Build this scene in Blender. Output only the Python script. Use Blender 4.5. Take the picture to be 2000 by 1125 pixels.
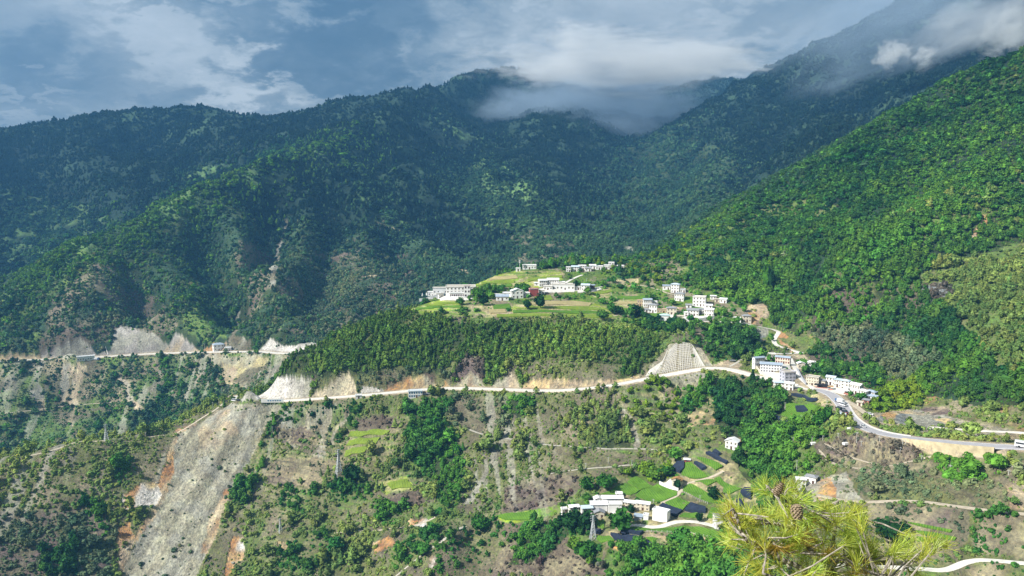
import bpy, bmesh, math, random
import numpy as np
from mathutils import Vector, Matrix

random.seed(7)
RNG = np.random.default_rng(11)
for o in list(bpy.data.objects):
    bpy.data.objects.remove(o, do_unlink=True)
SC = bpy.context.scene
COL = SC.collection

# ------------------------------------------------------------------ camera
CAMZ = 350.0                      # eye height above the datum, metres
F = 1540.0                        # focal length in photo pixels (2000 wide)
HOR = 380.0                       # photo row of the horizon
PITCH = math.atan((562.5 - HOR) / F)
SCALE = 0.75                      # metres per survey unit used in the tables below
cam_d = bpy.data.cameras.new('camera')
cam = bpy.data.objects.new('camera', cam_d)
COL.objects.link(cam)
cam.location = (0, 0, CAMZ)
cam.rotation_euler = (math.pi / 2 - PITCH, 0, 0)
cam_d.sensor_width = 36.0
cam_d.lens = 36.0 * F / 2000.0
cam_d.clip_start = 0.2
cam_d.clip_end = 30000
SC.camera = cam

# ------------------------------------------------------------------ sun, sky, exposure
SUN_EL, SUN_AZ = math.radians(38), math.radians(-116)      # azimuth from +Y towards +X: from the left, a little behind the camera
sun_d = bpy.data.lights.new('sun', 'SUN')
sun_d.energy = 4.7
sun_d.angle = math.radians(0.5)
sun_d.color = (1.0, 0.965, 0.90)
sun = bpy.data.objects.new('sun', sun_d)
COL.objects.link(sun)
sd = Vector((math.sin(SUN_AZ) * math.cos(SUN_EL), math.cos(SUN_AZ) * math.cos(SUN_EL), math.sin(SUN_EL)))
sun.rotation_euler = sd.to_track_quat('Z', 'Y').to_euler()
sun.location = (0, 0, CAMZ + 900)


class NT:
    """small helper for node trees"""
    def __init__(self, tree):
        self.t = tree

    def n(self, typ, loc=None, **kw):
        nd = self.t.nodes.new(typ)
        for k, v in kw.items():
            setattr(nd, k, v)
        return nd

    def link(self, a, b):
        self.t.links.new(a, b)

    def put(self, nd, **inputs):
        for k, v in inputs.items():
            s = nd.inputs[k]
            if hasattr(v, 'is_output') or isinstance(v, bpy.types.NodeSocket):
                self.link(v, s)
            else:
                s.default_value = v
        return nd

    def math(self, op, a, b=None, c=None, clamp=False):
        nd = self.n('ShaderNodeMath', operation=op, use_clamp=clamp)
        for i, v in enumerate((a, b, c)):
            if v is None:
                continue
            if isinstance(v, bpy.types.NodeSocket):
                self.link(v, nd.inputs[i])
            else:
                nd.inputs[i].default_value = v
        return nd.outputs[0]

    def mix(self, fac, a, b, blend='MIX'):
        nd = self.n('ShaderNodeMix', data_type='RGBA', blend_type=blend)
        nd.clamp_factor = True
        for i, v in ((0, fac), (6, a), (7, b)):
            if isinstance(v, bpy.types.NodeSocket):
                self.link(v, nd.inputs[i])
            elif i == 0:
                nd.inputs[0].default_value = v
            else:
                nd.inputs[i].default_value = (*v[:3], 1.0)
        return nd.outputs[2]

    def noise(self, vec, scale, detail=4, rough=0.55, dist=0.0):
        nd = self.n('ShaderNodeTexNoise')
        nd.inputs['Scale'].default_value = scale
        nd.inputs['Detail'].default_value = detail
        nd.inputs['Roughness'].default_value = rough
        nd.inputs['Distortion'].default_value = dist
        if vec is not None:
            self.link(vec, nd.inputs['Vector'])
        return nd

    def ramp(self, fac, stops, interp='LINEAR'):
        nd = self.n('ShaderNodeValToRGB')
        cr = nd.color_ramp
        cr.interpolation = interp
        while len(cr.elements) > 1:
            cr.elements.remove(cr.elements[-1])
        for i, (p, c) in enumerate(stops):
            e = cr.elements[0] if i == 0 else cr.elements.new(p)
            e.position = p
            e.color = (*c, 1) if len(c) == 3 else c
        self.link(fac, nd.inputs[0])
        return nd.outputs[0]

    def maprange(self, v, a, b, c=0.0, d=1.0, smooth=True):
        nd = self.n('ShaderNodeMapRange')
        nd.interpolation_type = 'SMOOTHSTEP' if smooth else 'LINEAR'
        self.link(v, nd.inputs[0])
        for i, x in enumerate((a, b, c, d)):
            nd.inputs[i + 1].default_value = x
        return nd.outputs[0]


world = bpy.data.worlds.new('World')
SC.world = world
world.use_nodes = True
wt = NT(world.node_tree)
for nd in list(world.node_tree.nodes):
    world.node_tree.nodes.remove(nd)


# cloud banks (+) and gaps (-): photo position of the middle, half length, half height, tilt, weight
BANKS = [(640, 105, 260, 75, 0.52, -0.22), (790, 30, 170, 75, 0.1, -0.17), (330, 0, 150, 34, 0.0, -0.12), (100, 150, 150, 60, 0.0, -0.07), (400, 120, 280, 62, 0.5, 0.14), (960, 70, 95, 80, 0.0, 0.13),
         (1260, 100, 320, 60, -0.08, 0.14), (1100, 20, 260, 40, 0.0, 0.10), (500, 190, 200, 40, 0.1, 0.10), (1150, 205, 260, 60, 0.0, -0.12), (1500, 70, 200, 60, 0.0, 0.06), (60, 225, 120, 30, 0, 0.10), (1960, 50, 60, 50, 0.6, 0.12), (1700, 10, 120, 40, 0, -0.03)]


def build_world():
    out = wt.n('ShaderNodeOutputWorld')
    bg = wt.n('ShaderNodeBackground')
    sky = wt.n('ShaderNodeTexSky', sky_type='NISHITA')
    sky.sun_disc = False
    sky.sun_elevation = SUN_EL
    sky.sun_rotation = SUN_AZ
    sky.altitude = 2400
    sky.air_density = 1.2
    sky.dust_density = 0.6
    tc = wt.n('ShaderNodeTexCoord')
    d = tc.outputs['Generated']
    sep = wt.n('ShaderNodeSeparateXYZ')
    wt.link(d, sep.inputs[0])
    # cloud sheet: the view direction projected on a layer overhead
    zz = wt.math('ADD', wt.math('MAXIMUM', sep.outputs[2], 0.0), 0.34)
    cx = wt.math('DIVIDE', sep.outputs[0], zz)
    cy = wt.math('DIVIDE', sep.outputs[1], zz)
    cmb = wt.n('ShaderNodeCombineXYZ')
    wt.link(cx, cmb.inputs[0])
    wt.link(cy, cmb.inputs[1])
    cmb.inputs[2].default_value = 3.7
    n1 = wt.noise(cmb.outputs[0], 1.15, 8, 0.55, 0.35)
    n2 = wt.noise(cmb.outputs[0], 3.4, 8, 0.56, 0.25)
    n3 = wt.noise(cmb.outputs[0], 9.0, 8, 0.6, 0.2)
    mixn = wt.math('ADD', wt.math('MULTIPLY', n1.outputs[0], 0.62), wt.math('MULTIPLY', n2.outputs[0], 0.50))
    mixn = wt.math('ADD', mixn, wt.math('MULTIPLY', wt.math('SUBTRACT', n3.outputs[0], 0.5), 0.34))
    # the larger banks and the blue-grey gap between them, as they stand over the ridge
    yy = wt.math('MAXIMUM', sep.outputs[1], 0.05)
    s_ = wt.math('DIVIDE', sep.outputs[0], yy)
    e_ = wt.math('DIVIDE', sep.outputs[2], yy)
    nw = wt.noise(cmb.outputs[0], 5.0, 6, 0.6, 0.3)
    sw = wt.math('ADD', s_, wt.math('MULTIPLY', wt.math('SUBTRACT', nw.outputs[0], 0.5), 0.26))
    ew = wt.math('ADD', e_, wt.math('MULTIPLY', wt.math('SUBTRACT', n3.outputs[0], 0.5), 0.34))
    tot = mixn
    for u, v, a, b, ang, k in BANKS:
        s0, e0 = (u - 1000) / 1540.0, (380 - v) / 1540.0
        ds = wt.math('SUBTRACT', sw, s0)
        de = wt.math('SUBTRACT', ew, e0)
        c, n = math.cos(ang), math.sin(ang)
        p = wt.math('ADD', wt.math('MULTIPLY', ds, c * 1540 / a), wt.math('MULTIPLY', de, -n * 1540 / a))
        q = wt.math('ADD', wt.math('MULTIPLY', ds, n * 1540 / b), wt.math('MULTIPLY', de, c * 1540 / b))
        r2 = wt.math('ADD', wt.math('MULTIPLY', p, p), wt.math('MULTIPLY', q, q))
        f = wt.maprange(r2, 0.0, 1.6, k, 0.0)
        tot = wt.math('ADD', tot, f)
    ccol = wt.ramp(tot, [(0.16, (0.48, 0.72, 0.96)), (0.30, (0.72, 0.99, 1.23)), (0.42, (1.15, 1.46, 1.68)),
                         (0.52, (1.75, 2.05, 2.2)), (0.64, (2.4, 2.65, 2.72)), (0.82, (3.7, 3.9, 3.9))])
    cov = wt.maprange(n1.outputs[0], 0.02, 0.16)
    col = wt.mix(cov, sky.outputs[0], ccol)
    wt.put(bg, Color=col, Strength=0.1)
    wt.link(bg.outputs[0], out.inputs[0])


build_world()

SC.view_settings.view_transform = 'Standard'
SC.view_settings.look = 'None'
SC.view_settings.exposure = 0.75
SC.view_settings.gamma = 1.0
SC.view_settings.use_curve_mapping = False
SC.render.engine = 'CYCLES'
cy_ = SC.cycles
cy_.use_denoising = True
try:
    cy_.denoiser = 'OPENIMAGEDENOISE'
    cy_.denoising_input_passes = 'RGB_ALBEDO_NORMAL'
    cy_.denoising_prefilter = 'ACCURATE'
except Exception:
    pass
cy_.max_bounces = 5
cy_.diffuse_bounces = 1
cy_.glossy_bounces = 2
cy_.transmission_bounces = 2
cy_.volume_bounces = 2
cy_.transparent_max_bounces = 6
cy_.caustics_reflective = False
cy_.caustics_refractive = False
cy_.sample_clamp_indirect = 6.0
cy_.use_adaptive_sampling = False
# ------------------------------------------------------------------ geometry helpers
CP, SP = math.cos(PITCH), math.sin(PITCH)


def pix(u, v, d):
    """photo pixel + forward distance (survey units) -> world point"""
    a = (u - 1000.0) / F
    b = -(v - 562.5) / F
    y = CP + b * SP
    z = -SP + b * CP
    k = d * SCALE / y
    return (a * k, d * SCALE, CAMZ + z * k)


def to_pix(x, y, z):
    zz = z - CAMZ
    fw = y * CP - zz * SP
    up = y * SP + zz * CP
    fw = np.where(fw > 0.01, fw, 0.01)
    return 1000.0 + F * x / fw, 562.5 - F * up / fw


_T = np.random.default_rng(5).random((512, 512))


def vnoise(x, y, seed=0):
    x = x + seed * 37.13
    y = y + seed * 91.7
    xi, yi = np.floor(x).astype(np.int64), np.floor(y).astype(np.int64)
    fx, fy = x - xi, y - yi
    fx = fx * fx * fx * (fx * (fx * 6 - 15) + 10)
    fy = fy * fy * fy * (fy * (fy * 6 - 15) + 10)
    a = _T[xi & 511, yi & 511]
    b = _T[(xi + 1) & 511, yi & 511]
    c = _T[xi & 511, (yi + 1) & 511]
    d = _T[(xi + 1) & 511, (yi + 1) & 511]
    return (a * (1 - fx) + b * fx) * (1 - fy) + (c * (1 - fx) + d * fx) * fy


def fbm(x, y, octv=4, seed=0, gain=0.5):
    s, a, t = 0.0, 1.0, 0.0
    for i in range(octv):
        ang = 0.6 + i
        xr = x * math.cos(ang) - y * math.sin(ang)
        yr = x * math.sin(ang) + y * math.cos(ang)
        s = s + a * (vnoise(xr, yr, seed + i) - 0.5)
        t += a
        a *= gain
        x, y = x * 2.03, y * 2.03
    return s / t * 2


def ridged(x, y, octv=4, seed=0):
    s, a, t = 0.0, 1.0, 0.0
    for i in range(octv):
        ang = 0.9 + 1.3 * i
        xr = x * math.cos(ang) - y * math.sin(ang)
        yr = x * math.sin(ang) + y * math.cos(ang)
        s = s + a * (1 - 2 * np.abs(vnoise(xr, yr, seed + i) - 0.5))
        t += a
        a *= 0.5
        x, y = x * 2.1, y * 2.1
    return s / t


def sstep(a, b, x):
    t = np.clip((x - a) / (b - a), 0, 1)
    return t * t * (3 - 2 * t)


def _k(f, line):
    """spurs stand nearer and gullies lie deeper than the face between them"""
    return [(u, v, d * (1 + (f - 1) * min(1, i))) for i, (u, v, d) in enumerate(line)]


# ------------------------------------------------------------------ survey of the valley: (photo u, photo v, distance)
LINES = [
    # main road, spur side and round to the right
    [(455, 775, 1000), (500, 781, 985), (550, 783, 960), (700, 773, 930), (870, 759, 920), (1050, 763, 880), (1120, 761, 866), (1200, 752, 852),
     (1300, 733, 850), (1400, 719, 850), (1480, 736, 808), (1540, 752, 775), (1610, 765, 748), (1640, 785, 712),
     (1665, 820, 665), (1720, 846, 620), (1850, 864, 570), (2000, 875, 540), (2150, 884, 515)],
    # far road on the left
    [(640, 688, 1290), (600, 689, 1350), (550, 690, 1390), (500, 687, 1410), (400, 688, 1450), (300, 691, 1480), (200, 697, 1480), (150, 700, 1480),
     (0, 706, 1470), (-150, 716, 1460)],
    # spur crest
    [(500, 740, 962), (560, 706, 975), (650, 666, 1000), (720, 632, 1020), (800, 603, 1050), (840, 590, 1075), (925, 556, 1150), (960, 541, 1180),
     (1010, 528, 1210), (1050, 524, 1260), (1120, 523, 1320), (1200, 519, 1340), (1295, 492, 1330), (1350, 450, 1350),
     (1425, 395, 1380), (1500, 350, 1400), (1580, 311, 1400), (1650, 276, 1400), (1780, 207, 1350), (1820, 177, 1330),
     (1860, 156, 1300), (1905, 142, 1260), (1950, 138, 1225), (1995, 116, 1200), (2150, 50, 1150), (2400, -40, 1100)],
    # foot of spur forest / terraces
    [(620, 700, 975), (700, 680, 970), (830, 620, 1012), (920, 622, 990), (1060, 616, 995), (1200, 630, 985), (1300, 640, 962), (1400, 650, 935)],
    [(560, 745, 955), (640, 752, 948), (750, 750, 938), (950, 742, 905), (1150, 735, 870), (1240, 722, 866)],
    [(1050, 575, 1085), (1200, 572, 1100), (1350, 570, 1085), (1450, 572, 1065), (1540, 590, 1010)],
    [(960, 580, 1075), (1000, 560, 1120)],
    [(1360, 612, 1010), (1450, 622, 985), (1500, 610, 1000)],
    [(1300, 700, 878), (1330, 671, 892), (1375, 690, 880)],
    [(1490, 652, 965), (1465, 700, 880)],
    [(1500, 712, 828), (1570, 725, 808), (1640, 745, 768)],
    # near-left ridge
    [(470, 790, 985), (440, 785, 985), (400, 803, 955), (340, 845, 915), (300, 853, 900), (200, 862, 880), (100, 882, 855), (0, 907, 835), (-150, 950, 800)],
    # foreground slope
    [(480, 900, 885), (440, 1000, 825), (380, 1125, 765), (350, 1300, 690)],
    [(700, 880, 860), (690, 1000, 795), (690, 1125, 735), (700, 1320, 660)],
    [(1000, 880, 815), (960, 1000, 752), (900, 1125, 690), (880, 1320, 620)],
    [(1250, 850, 770), (1200, 905, 735)],
    [(200, 960, 825), (150, 1040, 785), (100, 1125, 745), (60, 1300, 680)],
    [(0, 1000, 795), (0, 1125, 735), (-150, 1125, 720)],
    # lower village knoll
    [(1290, 925, 715), (1200, 985, 682), (1160, 1045, 645), (1170, 1125, 605), (1170, 1300, 545)],
    [(1150, 970, 690), (1060, 1003, 712), (960, 1012, 728), (880, 1050, 705)],
    [(1330, 960, 680), (1440, 950, 668), (1330, 1015, 640), (1250, 1060, 610), (1400, 1050, 590), (1330, 1125, 560), (1330, 1300, 500)],
    [(1420, 885, 705), (1440, 868, 712)],
    # ravine under the bridge
    [(1430, 742, 835), (1420, 790, 770), (1400, 850, 722), (1470, 930, 672), (1480, 1000, 610)],
    [(1330, 790, 810), (1340, 850, 745)],
    [(1520, 820, 722), (1560, 815, 718), (1600, 800, 722), (1580, 860, 672), (1530, 900, 668)],
    # right-hand slope under the road
    [(1700, 905, 600), (1560, 955, 610), (1640, 975, 560), (1760, 978, 535), (1900, 992, 505), (2000, 1004, 488), (2150, 1020, 465)],
    [(1880, 920, 545), (2000, 930, 522)],
    [(1500, 1125, 512), (1600, 1125, 496), (1740, 1112, 494), (1850, 1116, 480), (1910, 1090, 483), (2000, 1098, 462), (2150, 1105, 448)],
    [(1500, 1300, 425), (1740, 1300, 412), (2000, 1300, 392)],
    [(1750, 1045, 513), (1860, 1040, 500)],
    # foot of the near-right mountain
    [(1520, 655, 965), (1570, 670, 925), (1610, 702, 880), (1700, 752, 775), (1790, 795, 700), (1900, 832, 622), (2000, 850, 588), (2150, 860, 555)],
    [(1780, 835, 640), (1840, 845, 605), (1960, 856, 572)],
    # near-right mountain: spurs and hollows
    [(1720, 580, 960), (1640, 600, 955), (1560, 622, 958)],
    [(2000, 355, 1010), (1880, 400, 1020), (1780, 455, 1010), (1690, 505, 995), (1620, 555, 985)],
    [(2000, 420, 985), (1900, 470, 985), (1800, 530, 965)],
    [(1860, 200, 1275), (1800, 300, 1180), (1700, 380, 1130), (1560, 450, 1130), (1420, 490, 1150)],
    [(2000, 200, 1150), (1900, 290, 1130), (1780, 390, 1100)],
    [(1500, 560, 1045), (1510, 500, 1130), (1530, 430, 1235)],
    [(1400, 520, 1130), (1340, 500, 1210)],
    [(1800, 700, 770), (1900, 600, 805), (2000, 560, 790)],
    [(1900, 760, 672), (2000, 700, 650), (2150, 640, 660)],
    # far side of the left gorge
    [(-100, 870, 1290), (0, 890, 1290), (100, 868, 1305), (200, 852, 1320), (300, 838, 1335), (380, 815, 1330), (440, 765, 1330)],
    [(130, 760, 1425), (120, 830, 1350)],
    [(230, 720, 1450), (280, 800, 1350)],
    [(330, 720, 1440), (370, 790, 1345)],
    [(455, 705, 1425), (455, 755, 1345)],
    [(530, 710, 1370), (500, 745, 1330)],
    # crest of the middle mountain
    [(-200, 680, 1560), (-60, 600, 1650), (20, 556, 1700), (80, 510, 1755), (140, 467, 1800), (240, 443, 1850), (310, 411, 1920), (375, 361, 2000), (450, 336, 2120),
     (540, 301, 2250), (585, 281, 2400), (665, 266, 2600), (720, 241, 2750), (755, 211, 2900), (795, 167, 3200)],
    # its spurs and gullies
    _k(0.9575, [(235, 470, 1815), (225, 520, 1735), (160, 600, 1620), (140, 655, 1530)]),
    _k(0.9745, [(60, 620, 1590), (30, 670, 1510)]),
    _k(0.9745, [(300, 480, 1825), (340, 540, 1720), (390, 600, 1610), (420, 650, 1520)]),
    _k(1.034, [(250, 560, 1700), (290, 640, 1560)]),
    _k(1.051, [(400, 450, 1940), (415, 540, 1770), (440, 610, 1620), (455, 650, 1535), (457, 680, 1475)]),
    _k(1.059, [(545, 400, 2130), (535, 480, 1930), (528, 530, 1810), (480, 610, 1625)]),
    _k(0.966, [(470, 380, 2080), (470, 470, 1880), (490, 560, 1700)]),
    _k(0.9575, [(600, 330, 2350), (600, 420, 2070), (590, 500, 1850), (570, 570, 1670), (510, 640, 1530)]),
    _k(1.025, [(660, 400, 2180), (650, 480, 1960), (600, 600, 1660), (580, 650, 1520)]),
    _k(0.966, [(668, 300, 2500), (700, 370, 2290), (720, 440, 2090), (710, 520, 1850), (670, 600, 1620)]),
    _k(1.059, [(745, 440, 2150), (770, 500, 1960), (780, 560, 1780)]),
    _k(0.966, [(690, 290, 2560), (735, 360, 2420), (775, 440, 2170), (830, 490, 1980), (885, 525, 1830), (915, 545, 1765)]),
    _k(1.025, [(850, 440, 2220), (930, 480, 1980), (1000, 500, 1850)]),
    [(850, 340, 2620), (950, 400, 2300), (1040, 430, 2050), (1080, 470, 1860), (1100, 510, 1740)],
    _k(1.034, [(800, 250, 3020), (850, 290, 2850), (900, 330, 2680)]),
    _k(0.9745, [(860, 200, 3350), (900, 240, 3200), (930, 260, 3120)]),
    [(980, 180, 3750), (960, 220, 3500)],
    # creek between the middle mountain and the dome, and the tributary creek
    [(1135, 512, 1720), (1122, 440, 2020), (1085, 380, 2320), (1040, 340, 2580), (990, 300, 2880), (945, 250, 3350)],
    [(955, 272, 3150), (1000, 237, 3250), (1070, 219, 3300), (1150, 232, 3350), (1200, 271, 3320)],
    _k(0.9745, [(1070, 300, 2900), (1110, 370, 2480)]),
    [(1240, 276, 3400), (1215, 290, 3200), (1165, 350, 2700), (1128, 420, 2140)],
    # far-right mountain
    [(1260, 272, 3250), (1330, 237, 3200), (1400, 197, 3200), (1450, 177, 3200), (1500, 152, 3200), (1600, 105, 3150), (1690, 74, 3100),
     (1750, 37, 3050), (1800, 6, 3000), (1900, -50, 2950), (2100, -120, 2900), (2400, -180, 2900)],
    _k(0.9575, [(1350, 270, 3050), (1290, 350, 2720), (1210, 430, 2230), (1150, 490, 1830)]),
    _k(1.042, [(1330, 340, 2780), (1250, 440, 2150)]),
    _k(0.9575, [(1480, 220, 2950), (1420, 320, 2600), (1320, 420, 2180), (1240, 495, 1820)]),
    _k(1.059, [(1540, 230, 2800), (1520, 310, 2450), (1420, 390, 2150)]),
    _k(0.9405, [(1590, 193, 2750), (1590, 250, 2450), (1570, 310, 2230)]),
    _k(1.034, [(1660, 270, 2480), (1640, 230, 2650)]),
    [(1750, 120, 2800), (1750, 180, 2450)],
    [(1880, 90, 2700), (1830, 160, 2350)],
    # ridges lost in cloud
    [(1235, 272, 4300), (1390, 206, 4200), (1450, 166, 4200), (1600, 97, 4200), (1750, 14, 4200), (1900, -60, 4200), (2200, -150, 4200)],
    # skyline on the left
    [(-400, 330, 3200), (-200, 285, 3250), (0, 251, 3300), (50, 245, 3300), (100, 233, 3320), (170, 225, 3350), (300, 213, 3400), (400, 209, 3450), (430, 215, 3440), (455, 226, 3400), (500, 222, 3400),
     (560, 222, 3300), (600, 211, 3250), (680, 196, 3200), (740, 186, 3200), (795, 167, 3200), (840, 158, 3400), (880, 151, 3600), (920, 134, 3800), (980, 126, 4000),
     (1040, 150, 4200), (1120, 165, 4400), (1250, 180, 4600), (1400, 150, 4800)],
    # left mountain: spurs and hollows
    _k(1.042, [(0, 265, 3200), (60, 330, 2900), (120, 400, 2600), (170, 440, 2350)]),
    _k(0.9575, [(130, 260, 3150), (170, 320, 2920), (250, 400, 2560)]),
    [(60, 400, 2680), (30, 480, 2380)],
    _k(0.9575, [(310, 240, 3250), (400, 262, 3080), (470, 300, 2880), (520, 305, 2780)]),
    _k(1.051, [(200, 250, 3230), (270, 300, 3020), (330, 345, 2780), (370, 358, 2650)]),
    _k(0.966, [(280, 270, 3100), (360, 330, 2800)]),
    _k(1.051, [(620, 225, 3150), (560, 260, 2950)]),
    _k(0.9745, [(700, 215, 3100), (640, 250, 2850)]),
    [(0, 530, 2230), (60, 500, 2290), (110, 470, 2330), (0, 590, 2080)],
]
# points hidden from the eye: (x, y, z) in survey units relative to the eye
HIDDEN = [
    (0, 0, -3.5), (20, 0, -3.5), (-20, 0, -3.5), (0, -15, -1), (0, 12, -14), (0, 60, -70), (0, 150, -150), (0, 260, -240), (0, 380, -330), (0, 480, -372),
    (-150, 60, -80), (150, 60, -75), (-300, 150, -190), (250, 150, -140), (-400, 400, -380), (-250, 560, -385), (0, 560, -368), (160, 430, -300), (320, 330, -235),
    (-600, 700, -420), (-900, 900, -440), (-100, 300, -290), (-200, 450, -375), (230, 260, -190), (450, 300, -190),
    (-400, 0, -30), (400, 0, 10), (0, -400, 180), (-800, -200, 60), (800, -200, 160), (0, -1500, 500), (-1800, -900, 300), (1800, -900, 420),
    (-900, 300, -200), (800, 300, -60), (1000, 700, 40), (1300, 1000, 260), (1600, 1400, 300),
    # gorge behind the spur
    (-560, 1120, -420), (-420, 1150, -395), (-280, 1200, -360), (-140, 1270, -320), (0, 1400, -270), (90, 1530, -210),
    (-700, 1080, -430),
    # hollow behind the near-right crest
    (330, 1560, -120), (480, 1650, -70), (640, 1720, -20), (860, 1700, 60), (1050, 1600, 140), (830, 1340, 140), (720, 1440, 120), (960, 1300, 190), (620, 1480, 80),
    # valley behind the middle crest
    (-1250, 1950, -300), (-1100, 2060, -245), (-950, 2180, -190), (-830, 2330, -110), (-720, 2480, -30), (-642, 2950, 120), (-555, 3060, 190),
    # behind the skyline
    (-430, 3680, 350), (-601, 3560, 290), (-935, 3600, 230), (-1201, 3700, 230), (-1480, 3800, 240), (-1826, 3750, 200), (-2133, 3650, 150), (-266, 4100, 470), (-28, 4400, 560), (-2454, 3600, 130),
    (-2600, 4200, 60), (-1400, 4300, 120), (-600, 4200, 200), (0, 4900, 380), (1000, 5200, 420), (2200, 4900, 560), (3200, 3600, 600),
    (-3400, 2600, 150), (-2200, 1700, -180), (-2000, 2300, 0), (2600, 2200, 620), (2300, 1200, 420),
    (-4500, 6500, 100), (0, 8000, 250), (4500, 6500, 350), (7000, 0, 400), (-7000, 0, 200), (0, -7000, 400), (5000, -5000, 400), (-5000, -5000, 300),
    (1200, 3700, 500), (700, 3900, 320),
]


def control_points():
    pts = []
    for ln in LINES:
        P = [np.array(pix(*p)) for p in ln]
        for a, b in zip(P[:-1], P[1:]):
            step = max(22.0, 0.035 * a[1])
            n = max(1, int(np.linalg.norm(b - a) / step))
            for k in range(n):
                pts.append(a + (b - a) * (k / n))
        pts.append(P[-1])
    for x, y, z in HIDDEN:
        pts.append(np.array((x * SCALE, y * SCALE, CAMZ + z * SCALE)))
    pts = np.array(pts)
    # drop near-duplicates (average them)
    keep, used = [], np.zeros(len(pts), bool)
    for i in range(len(pts)):
        if used[i]:
            continue
        near = (np.hypot(pts[:, 0] - pts[i, 0], pts[:, 1] - pts[i, 1]) < 6.0) & ~used
        used |= near
        keep.append(pts[near].mean(0))
    return np.array(keep)


CTRL = control_points()


def fit_rbf(P):
    n = len(P)
    X = P[:, :2] / 1000.0
    c2 = 0.012 ** 2
    D = np.sqrt(((X[:, None] - X[None]) ** 2).sum(-1) + c2)
    A = np.zeros((n + 3, n + 3))
    A[:n, :n] = D - np.diag(0.002 + 0.03 * np.clip((np.hypot(P[:, 0], P[:, 1]) - 1100) / 1500, 0, 1))
    A[:n, n] = A[n, :n] = 1
    A[:n, n + 1:] = X
    A[n + 1:, :n] = X.T
    b = np.zeros(n + 3)
    b[:n] = P[:, 2]
    return X, np.linalg.solve(A, b), c2


RX, RW, RC2 = fit_rbf(CTRL)


def rbf(x, y):
    """interpolated height and distance to the nearest surveyed point"""
    x = np.asarray(x, float).ravel() / 1000
    y = np.asarray(y, float).ravel() / 1000
    z, dm = np.empty_like(x), np.empty_like(x)
    n = len(RX)
    for i in range(0, len(x), 20000):
        xs, ys = x[i:i + 20000].astype(np.float32), y[i:i + 20000].astype(np.float32)
        R2 = (xs[:, None] - RX[None, :, 0].astype(np.float32)) ** 2
        R2 += (ys[:, None] - RX[None, :, 1].astype(np.float32)) ** 2
        dm[i:i + 20000] = np.sqrt(R2.min(1))
        R2 += np.float32(RC2)
        np.sqrt(R2, out=R2)
        z[i:i + 20000] = R2.astype(np.float64) @ RW[:n] + RW[n] + RW[n + 1] * xs + RW[n + 2] * ys
    return z, dm * 1000


# ------------------------------------------------------------------ the ground: one sheet round the eye, finest where the slopes are near
fine = np.radians(np.linspace(-37.5, 37.5, 860))
AZ = np.concatenate([np.radians(np.arange(-180, -37.6, 4.0)), fine, np.radians(np.arange(40, 180.1, 4.0))])
RHO = np.concatenate([np.geomspace(1.5, 300, 50)[:-1], np.geomspace(300, 820, 430)[:-1], np.geomspace(820, 1300, 170)[:-1], np.geomspace(1300, 3400, 230)[:-1],
                      np.geomspace(3400, 4300, 12)])
NA, NR = len(AZ), len(RHO)
GX = np.sin(AZ)[:, None] * RHO[None]
GY = np.cos(AZ)[:, None] * RHO[None]


def smooth_line(P, step=1.5):
    """Catmull-Rom through 3-D points, resampled every step metres"""
    P = [np.array(p, float) for p in P]
    P = [2 * P[0] - P[1]] + P + [2 * P[-1] - P[-2]]
    out = []
    for i in range(1, len(P) - 2):
        p0, p1, p2, p3 = P[i - 1:i + 3]
        n = max(2, int(np.linalg.norm(p2 - p1) / step))
        for t in np.arange(n) / n:
            out.append(0.5 * ((2 * p1) + (p2 - p0) * t + (2 * p0 - 5 * p1 + 4 * p2 - p3) * t * t + (3 * p1 - p0 - 3 * p2 + p3) * t ** 3))
    out.append(P[-2])
    return np.array(out)


MAIN_ROAD = smooth_line([pix(*p) for p in LINES[0]])
FAR_ROAD = smooth_line([pix(*p) for p in LINES[1]])


def near_line(x, y, L, reach):
    """for the points within reach of a polyline: index, distance, nearest sample"""
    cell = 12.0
    r = int(reach / cell) + 1
    occ = set()
    for p in L[::4]:
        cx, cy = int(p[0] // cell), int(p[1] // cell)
        for i in range(-r, r + 1):
            for j in range(-r, r + 1):
                occ.add((cx + i) * 100003 + cy + j)
    key = (np.floor(x / cell).astype(np.int64)) * 100003 + np.floor(y / cell).astype(np.int64)
    idx = np.nonzero(np.isin(key, np.fromiter(occ, np.int64)))[0]
    dist, near = np.empty(len(idx)), np.empty(len(idx), np.int64)
    Lx, Ly = L[:, 0].astype(np.float32), L[:, 1].astype(np.float32)
    for s in range(0, len(idx), 8000):
        k = idx[s:s + 8000]
        D = (x[k].astype(np.float32)[:, None] - Lx) ** 2 + (y[k].astype(np.float32)[:, None] - Ly) ** 2
        near[s:s + 8000] = D.argmin(1)
        dist[s:s + 8000] = np.sqrt(D.min(1))
    return idx, dist, near


def carve(x, y, z, L, half, blend):
    idx, dist, near = near_line(x, y, L, half + blend)
    w = sstep(half, half + blend, dist)
    z[idx] = L[near, 2] * (1 - w) + z[idx] * w


CALM = [(1310, 985, 660, 85, 60), (1410, 920, 690, 40, 40), (1100, 585, 1070, 130, 90), (1000, 555, 1130, 70, 60), (1380, 600, 1015, 80, 60), (1515, 722, 805, 55, 40), (1565, 808, 716, 30, 25),
        (1660, 768, 735, 45, 40), (1240, 575, 1090, 80, 60)]


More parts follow.
